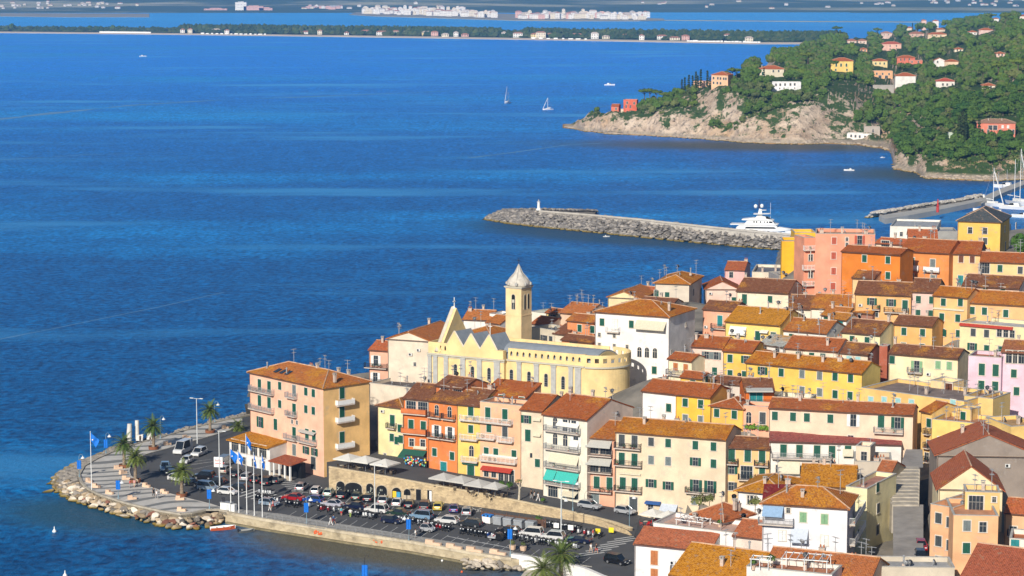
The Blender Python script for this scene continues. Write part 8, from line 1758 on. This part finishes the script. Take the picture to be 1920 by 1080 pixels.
# yacht
y_ = thing('superyacht', 'large white motor yacht with three decks and two radar domes behind the breakwater', 'yacht', (P(1430, 430, 3).x, 897, 0), R_(-13))
LH = 25.5; hullmesh(LH, 5.6, 2.5, 0, sheer=.25).build('hull', [WHITE, mk('teak', (.5, .38, .24), .7)], y_)
def deck(nm, pts, w, mats=WHITE): m = MB(); m.ext(pts, -w, w); return m.build(nm, [mats], y_)
deck('main_deck', [(-10.5, 2.3), (9, 2.6), (6.6, 3.4), (5.5, 4.9), (-8.5, 4.6), (-9.5, 3.9)], 2.35); deck('main_windows', [(-6.5, 3.2), (5.8, 3.35), (5.0, 3.95), (-6.0, 3.85)], 2.38, CGL); deck('upper_overhang', [(-12, 4.55), (6.4, 4.9), (5.9, 5.12), (-12.3, 4.85)], 2.75)
deck('upper_deck', [(-6.8, 4.9), (5.2, 5.1), (4.0, 6.5), (-5.5, 6.4)], 2.0)
for x0, x1 in ((-3.2, -2.6), (-2.2, -1.6), (-.6, -.1), (2.0, 2.6), (2.9, 4.3), (.9, 1.3)): deck('window', [(x0, 5.45), (x1, 5.5), (x1 - .12, 6.1), (x0, 6.1)], 2.03, CGL)
deck('sun_overhang', [(-7.6, 6.4), (4.6, 6.5), (3.6, 6.85), (1, 7.2), (-3.5, 7.3), (-7.8, 6.75)], 2.35); deck('sun_deck', [(-2.6, 7.2), (1.8, 7.2), (1.2, 7.9), (-2, 8.1)], 1.3); deck('radar_arch', [(-3.2, 8.7), (3.0, 8.95), (3.1, 9.1), (-3.3, 8.95)], 1.7); deck('mast_leg', [(-1.8, 8.0), (0, 8.0), (-.2, 10.6), (-1.2, 10.9)], .35); deck('mast_wing', [(-.8, 10.2), (1.6, 10.3), (1.6, 10.45), (-.8, 10.4)], .8)
for s_ in (-1, 1): m = MB(); m.smooth = True; m.lathe([(.05, -.75), (.5, -.6), (.72, -.1), (.7, .3), (.45, .7), (.05, .85)], 12); m.build('radar_dome', [WHITE], y_, (-1.4 + s_ * 1.1, s_ * .9, 11.8))
m = MB(); m.ext([(-1.6, 11), (-.9, 11), (-1.3, 15)], -.12, .12); m.build('mast_fin', [mk('fin_navy', (.02, .03, .08), .5)], y_); m = MB(); m.tube([(3.2, 0, 7), (3.2, 0, 13.3)], .06, 5); m.build('whip_aerial', [WHITE], y_); m = MB(); m.ext([(-.6, 7.2), (3.6, 6.9), (2.2, 7.9)], -1.2, 1.2); m.build('windscreen', [CGL], y_)
m = MB(); m.ext([(4.6, 2.7), (12.3, 3.15), (11.6, 3.2), (6.5, 3.9)], -1.5, 1.5); m.build('foredeck', [WHITE], y_)
# buoys
for x, y, l, c in ((102, 997, 'small white mooring buoy in the water off the plaza', WHITE), (829, 1052, 'tiny white buoy near the boulder pile', WHITE), (866, 1073, 'tiny orange buoy at the lower edge', ORG), (122, 1080, 'white buoy top at the lower left edge', WHITE)):
    m = MB(); m.smooth = True; m.lathe([(.05, -.3), (.35, -.15), (.4, .1), (.25, .35), (.1, .5), (.06, .95), (.02, 1.0)] if x < 200 else [(.03, -.2), (.2, 0), (.2, .15), (.03, .3)], 10); o = tag(m.build('buoy', [c], None, P(x, y, .05)), l, 'buoy')
r = thing('flag_buoy', 'floating post with a blue banner at the bottom edge of the picture', 'buoy', P(684, 1092, 0)); m = MB(); m.tube([(0, 0, -.2), (0, 0, 4.2)], .05, 6); m.build('post', [IRON], r); m = MB(); m.tube([(0, 0, 4.2), (.2, 0, 4.7), (.6, 0, 4.7), (.7, 0, 4.3)], .04, 5); m.build('hook', [IRON], r); obj('banner', banner_mesh(1.0, 2.0, rnd), r, (0, -.12, 3.0)); m = MB(); m.lathe([(.5, -.2), (.6, 0), (.3, .2)], 10); m.build('float', [mk('float_green', (.03, .25, .2), .6)], r)

# ---------------------------------------------------------------- stairs and street of the right alley
house('shaded narrow house with balconies lining the left of the alley steps', (1640, 893), (1667, 897), 378, 120, (.6, .52, .36), (.4, .14, .06), rp=14, roof='g', depth=10, yaw=-24, lich=.1, basis=False, sbalc=[(1668, 1682, 950, 'k'), (1668, 1682, 985, 'k'), (1668, 1682, 1018, 'k')], side=[(1675, 940, 'dg'), (1675, 975, 'dg'), (1675, 1008, 'dg')])
def alley():
    m = MB(); n = 11
    for i in range(n):
        D0 = 365 + 23 * i / n; D1 = 365 + 23 * (i + 1) / n; z = 15.6 + 1.5 * (i + 1) / n; x0, x1 = D0 * (1688 - 960) / FPX, D0 * (1740 - 960) / FPX
        m.box(x0, D0, 11, x1, D1, z)
    tag(m.build('alley_steps', [mk('step_stone', (.4, .36, .3), .9, .25, .7)]), 'wide shallow stone steps climbing between the houses', 'steps')
    m = MB(); m.v = [(x, y, z) for px, y, z in ((1694, 325, 13), (1752, 325, 13), (1748, 366, 15.5), (1690, 366, 15.5)) for x in [(px - 960) / FPX * y]]; m.face([0, 1, 2, 3]); m.v += [(x, y, z) for px, y, z in ((1702, 387.5, 17.0), (1746, 387.5, 17.0), (1744, 402, 17.2), (1712, 402, 17.2)) for x in [(px - 960) / FPX * y]]; m.face([4, 5, 6, 7]); tag(m.build('alley_road', [mk('alley_paving', (.28, .26, .24), .9, .2, .4)]), kind='structure')
    p = PD(1727, 1033, 345); car(1727, 1033, -95, 'hatch', 'red', 'small red car parked in the shaded alley at the right', z=p.z)
    p = PD(1726, 1052, 339); car(1726, 1052, -95, 'hatch', 'black', 'black car in front of the red one in the alley', z=p.z)
alley()
r = thing('vine_hedge', 'thick green vine hedge on the peach house terrace', 'hedge', PD(1426, 806, 420.5), R_(-20)); m = MB()
for k in range(9): leafball(m, (-2.6 + k * .65, 0, .3), .6, .8, 110, .16, rnd)
m.build('foliage', [leafmat('vine_leaves', (.04, .12, .02), (.1, .22, .03))], r)
for x, y, D, s, l in ((1311, 950, 372, 1.6, 'creeping green shrub beside the white terrace stairs'), (1330, 944, 374, 1.2, 'small olive shrub above the white terrace'), (1416, 950, 352, 1.2, 'potted tree on the roof terrace by the white block'), (1912, 655, 520, 0, '')):
    if s: r = thing('shrub', l, 'shrub', PD(x, y, D), 0); m = MB(); leafball(m, (0, 0, .6 * s), s, s * .8, 300, .17, rnd); m.build('foliage', [LEAF[1]], r); m = MB(); m.tube([(0, 0, -1), (0, 0, .6)], .06, 5); m.build('stem', [BARK], r)
r = thing('broadleaf_tree', 'green tree at the right edge beside the large yellow villa', 'tree', PD(1915, 478, 560), 0); r.scale = (.8, .8, .8); obj('crown', TM['broad'][0][0], r); obj('trunk', TM['broad'][0][1], r)

def pergola(px, py, D, L, W_, H, ang, label, col=None):
    r = thing('pergola', label, 'pergola', PD(px, py, D), R_(ang)); m = MB()
    for x in (0, L / 2, L):
        for y in (0, W_): m.tube([(x, y, -.3), (x, y, H)], .06, 5)
    m.build('posts', [col or WHITE], r); m = MB()
    for y in (0, W_): m.box(-.2, y - .04, H, L + .2, y + .04, H + .12)
    n = int(L / .9)
    for i in range(n + 1): m.box(i * L / n - .04, -.3, H + .123, i * L / n + .04, W_ + .3, H + .2)
    m.build('beams', [col or WHITE], r)
house('terracotta floored roof terrace with pots under a white pergola', (1400, 1062), (1560, 1078), 312, 20, (.74, .7, .62), (.42, .17, .09), roof='f', depth=5.5, basis=False, below=2, name='roof_terrace', cat='roof terrace')
pergola(1466, 1074, 311, 6.2, 3.6, 2.0, -16, 'white pergola frame on the terracotta roof terrace'); pergola(1268, 992, 358, 4.5, 3.0, 1.5, -30, 'white slatted pergola on the seafront roof terrace'); pergola(1408, 1062, 311, 2.4, 2, 1.0, -16, 'low white plant rack left of the pergola')
for x, y, D, s, l in ((1446, 1058, 313, .75, 'leafy potted palm on the terracotta roof terrace'), (1412, 1062, 311.5, .5, 'small potted herb on the terracotta roof terrace'), (1350, 985, 357, .45, 'potted plant on the seafront roof terrace')):
    r = thing('potted_plant', l, 'plant', PD(x, y, D), 0); m = MB(); m.lathe([(.25, -.5), (.35, .1), (.28, .1)], 10); m.build('pot', [BEN], r); m = MB(); leafball(m, (0, 0, .1 + s), s, s, 220, .13, rnd); m.build('foliage', [LEAF[0]], r)

# ---------------------------------------------------------------- people: one continuous skinned body per pose
def person_mesh(stride, armswing, seed):
    me = bpy.data.meshes.new('body'); V = []; E = []; Rr = []
    def add(p, r, par=None):
        V.append(p); Rr.append(r)
        if par is not None: E.append((par, len(V) - 1))
        return len(V) - 1
    pel = add((0, 0, .95), (.15, .12)); ab = add((0, 0, 1.12), (.13, .1), pel); ch = add((.01, 0, 1.32), (.16, .11), ab); nk = add((0, 0, 1.46), (.055, .055), ch); hd = add((.02, 0, 1.56), (.08, .09), nk); hd2 = add((.02, 0, 1.66), (.085, .095), hd); add((.0, 0, 1.73), (.05, .06), hd2); add((.115, 0, 1.62), (.018, .018), hd2)
    for s in (-1, 1):
        st = stride * s; hip = add((0, s * .1, .88), (.09, .09), pel); kn = add((.18 * st + .05 * abs(st), s * .1, .5), (.06, .06), hip); an = add((.3 * st - (.12 if st < 0 else 0), s * .1, .09), (.042, .042), kn); add((.3 * st + .14 - (.12 if st < 0 else 0), s * .11, .035), (.04, .03), an)
        sw = -armswing * s; sh = add((0, s * .19, 1.38), (.055, .055), ch); el = add((.1 * sw - .02, s * .24, 1.1), (.042, .042), sh); wr = add((.2 * sw + .06, s * .25, .86), (.028, .028), el); pa = add((.22 * sw + .08, s * .25, .79), (.036, .02), wr)
        for k, (fx, ln) in enumerate(((-.027, .075), (-.009, .088), (.009, .083), (.027, .062))):
            k1 = add((.22 * sw + .08 + fx, s * .25, .745), (.0095, .0095), pa); add((.22 * sw + .095 + fx, s * .245, .745 - ln * .6), (.008, .008), k1)
        add((.22 * sw + .135, s * .235, .77), (.01, .01), pa)
    me.from_pydata(V, E, []); o = bpy.data.objects.new('body_tmp', me); COL.objects.link(o)
    sk = o.modifiers.new('s', 'SKIN'); 
    for i, r in enumerate(Rr): me.skin_vertices[0].data[i].radius = r
    me.skin_vertices[0].data[0].use_root = True
    sb = o.modifiers.new('u', 'SUBSURF'); sb.levels = 1; sb.render_levels = 1
    dg = bpy.context.evaluated_depsgraph_get(); m2 = bpy.data.meshes.new_from_object(o.evaluated_get(dg)); bpy.data.objects.remove(o); return m2
def ensure_skin(me): pass
SKIN = mk('skin', (.5, .3, .2), .6, .05)
try:
    PM = []
    for st, aw in ((1, 1), (.5, .4), (.05, .1)):
        m2 = person_mesh(st, aw, 0); m2.materials.clear(); m2.materials.append(SKIN); PM.append((m2, st))
except Exception as ex:
    print('person', ex); PM = []
CL = dict(white=(.75, .74, .72), black=(.02, .02, .02), blue=(.04, .2, .5), red=(.5, .04, .04), grey=(.3, .3, .3), pink=(.65, .35, .35), beige=(.55, .45, .33), teal=(.05, .35, .45), green=(.3, .4, .1))
def person(px, py, z, heading, pose, top, leg, label, s=1.0, hair='dark'):
    me, st = PM[pose]; r = thing('person', label, 'person', P(px, py, z), R_(heading)); r.scale = (s, s, s); b = obj('body', me, r)
    m = MB(); m.smooth = True; m.tube([(.0, 0, .92), (0, 0, 1.1), (.01, 0, 1.3), (0, 0, 1.43)], [.17, .155, .185, .09], 10)
    for q in (-1, 1): sw = -(1, .4, .1)[pose] * q; m.tube([(0, q * .16, 1.4), (.05 * sw, q * .23, 1.22)], [.07, .065], 8)
    m.build('shirt', [mk('cloth_' + top, CL[top], .85)], r)
    m = MB(); m.smooth = True
    for q in (-1, 1): sg = st * q; m.tube([(0, q * .08, .98), (.09 * sg, q * .1, .7), (.18 * sg + .05 * abs(sg), q * .1, .48)] + ([(.3 * sg - (.12 if sg < 0 else 0), q * .1, .12)] if leg not in ('red', 'beige') else []), [.115, .095, .078] + ([.06] if leg not in ('red', 'beige') else []), 8)
    m.build('trousers', [mk('cloth_' + leg, CL[leg], .85)], r)
    m = MB(); m.smooth = True; m.lathe([(.1, 1.58), (.112, 1.66), (.09, 1.74), (.02, 1.77)], 10, (-.015, 0, 0)); m.build('hair', [mk('hair_' + hair, (.03, .02, .015) if hair == 'dark' else (.4, .3, .18), .8)], r)
if PM:
    zz = Q + .125
    person(506, 958, zz, -30, 1, 'white', 'white', 'person in white standing at the foot of the flagpoles', 1.0); person(512, 954, zz, 160, 0, 'pink', 'red', 'person in pink beside the one in white near the flagpoles')
    person(620, 985, zz, 150, 0, 'white', 'white', 'person in white walking along the quay'); person(625.5, 982, zz, 150, 0, 'blue', 'red', 'person in a blue shirt and red shorts walking on the quay'); person(288, 931, zz, -60, 1, 'black', 'black', 'person in black walking across the plaza by the front palm'); person(294, 935, zz, -60, 0, 'white', 'grey', 'person in white with a bag walking on the plaza')
    person(244, 915, zz, 20, 2, 'red', 'grey', 'person in red standing below the tall palm'); person(252, 914, zz, 60, 2, 'pink', 'beige', 'person in pink next to the tall palm bench'); person(257, 912, zz, 60, 1, 'beige', 'black', 'person in beige at the tall palm bench')
    person(263, 830, zz, -80, 2, 'black', 'black', 'person in black by the white monument block', 1.0); person(282, 832, zz, 40, 1, 'black', 'grey', 'person in dark clothes near the monument palm'); person(1108, 1036, Q + .01, -60, 0, 'white', 'beige', 'person in white crossing the zebra crossing'); person(1118, 1037, Q + .01, -60, 0, 'black', 'red', 'person in black top and red shorts on the crossing')
    person(657, 970, Q + .01, 70, 2, 'white', 'green', 'person in white standing between motorcycles'); person(640, 967, Q + .01, 70, 2, 'teal', 'red', 'person in teal among the silver scooters'); person(1112, 1009, Q + .01, 0, 2, 'red', 'grey', 'person in red sitting height by the yellow box scooter'); person(1009, 940, 4.05, -40, 0, 'white', 'white', 'person in white on the terrace street'); person(996, 935, 4.1, 130, 1, 'black', 'grey', 'person in black beside the bare tree'); person(1002, 938, 4.1, 130, 2, 'grey', 'black', 'person in grey looking at shop displays')
    person(779, 1009, zz, 20, 2, 'white', 'grey', 'person in white near the hooked lamp with green base')
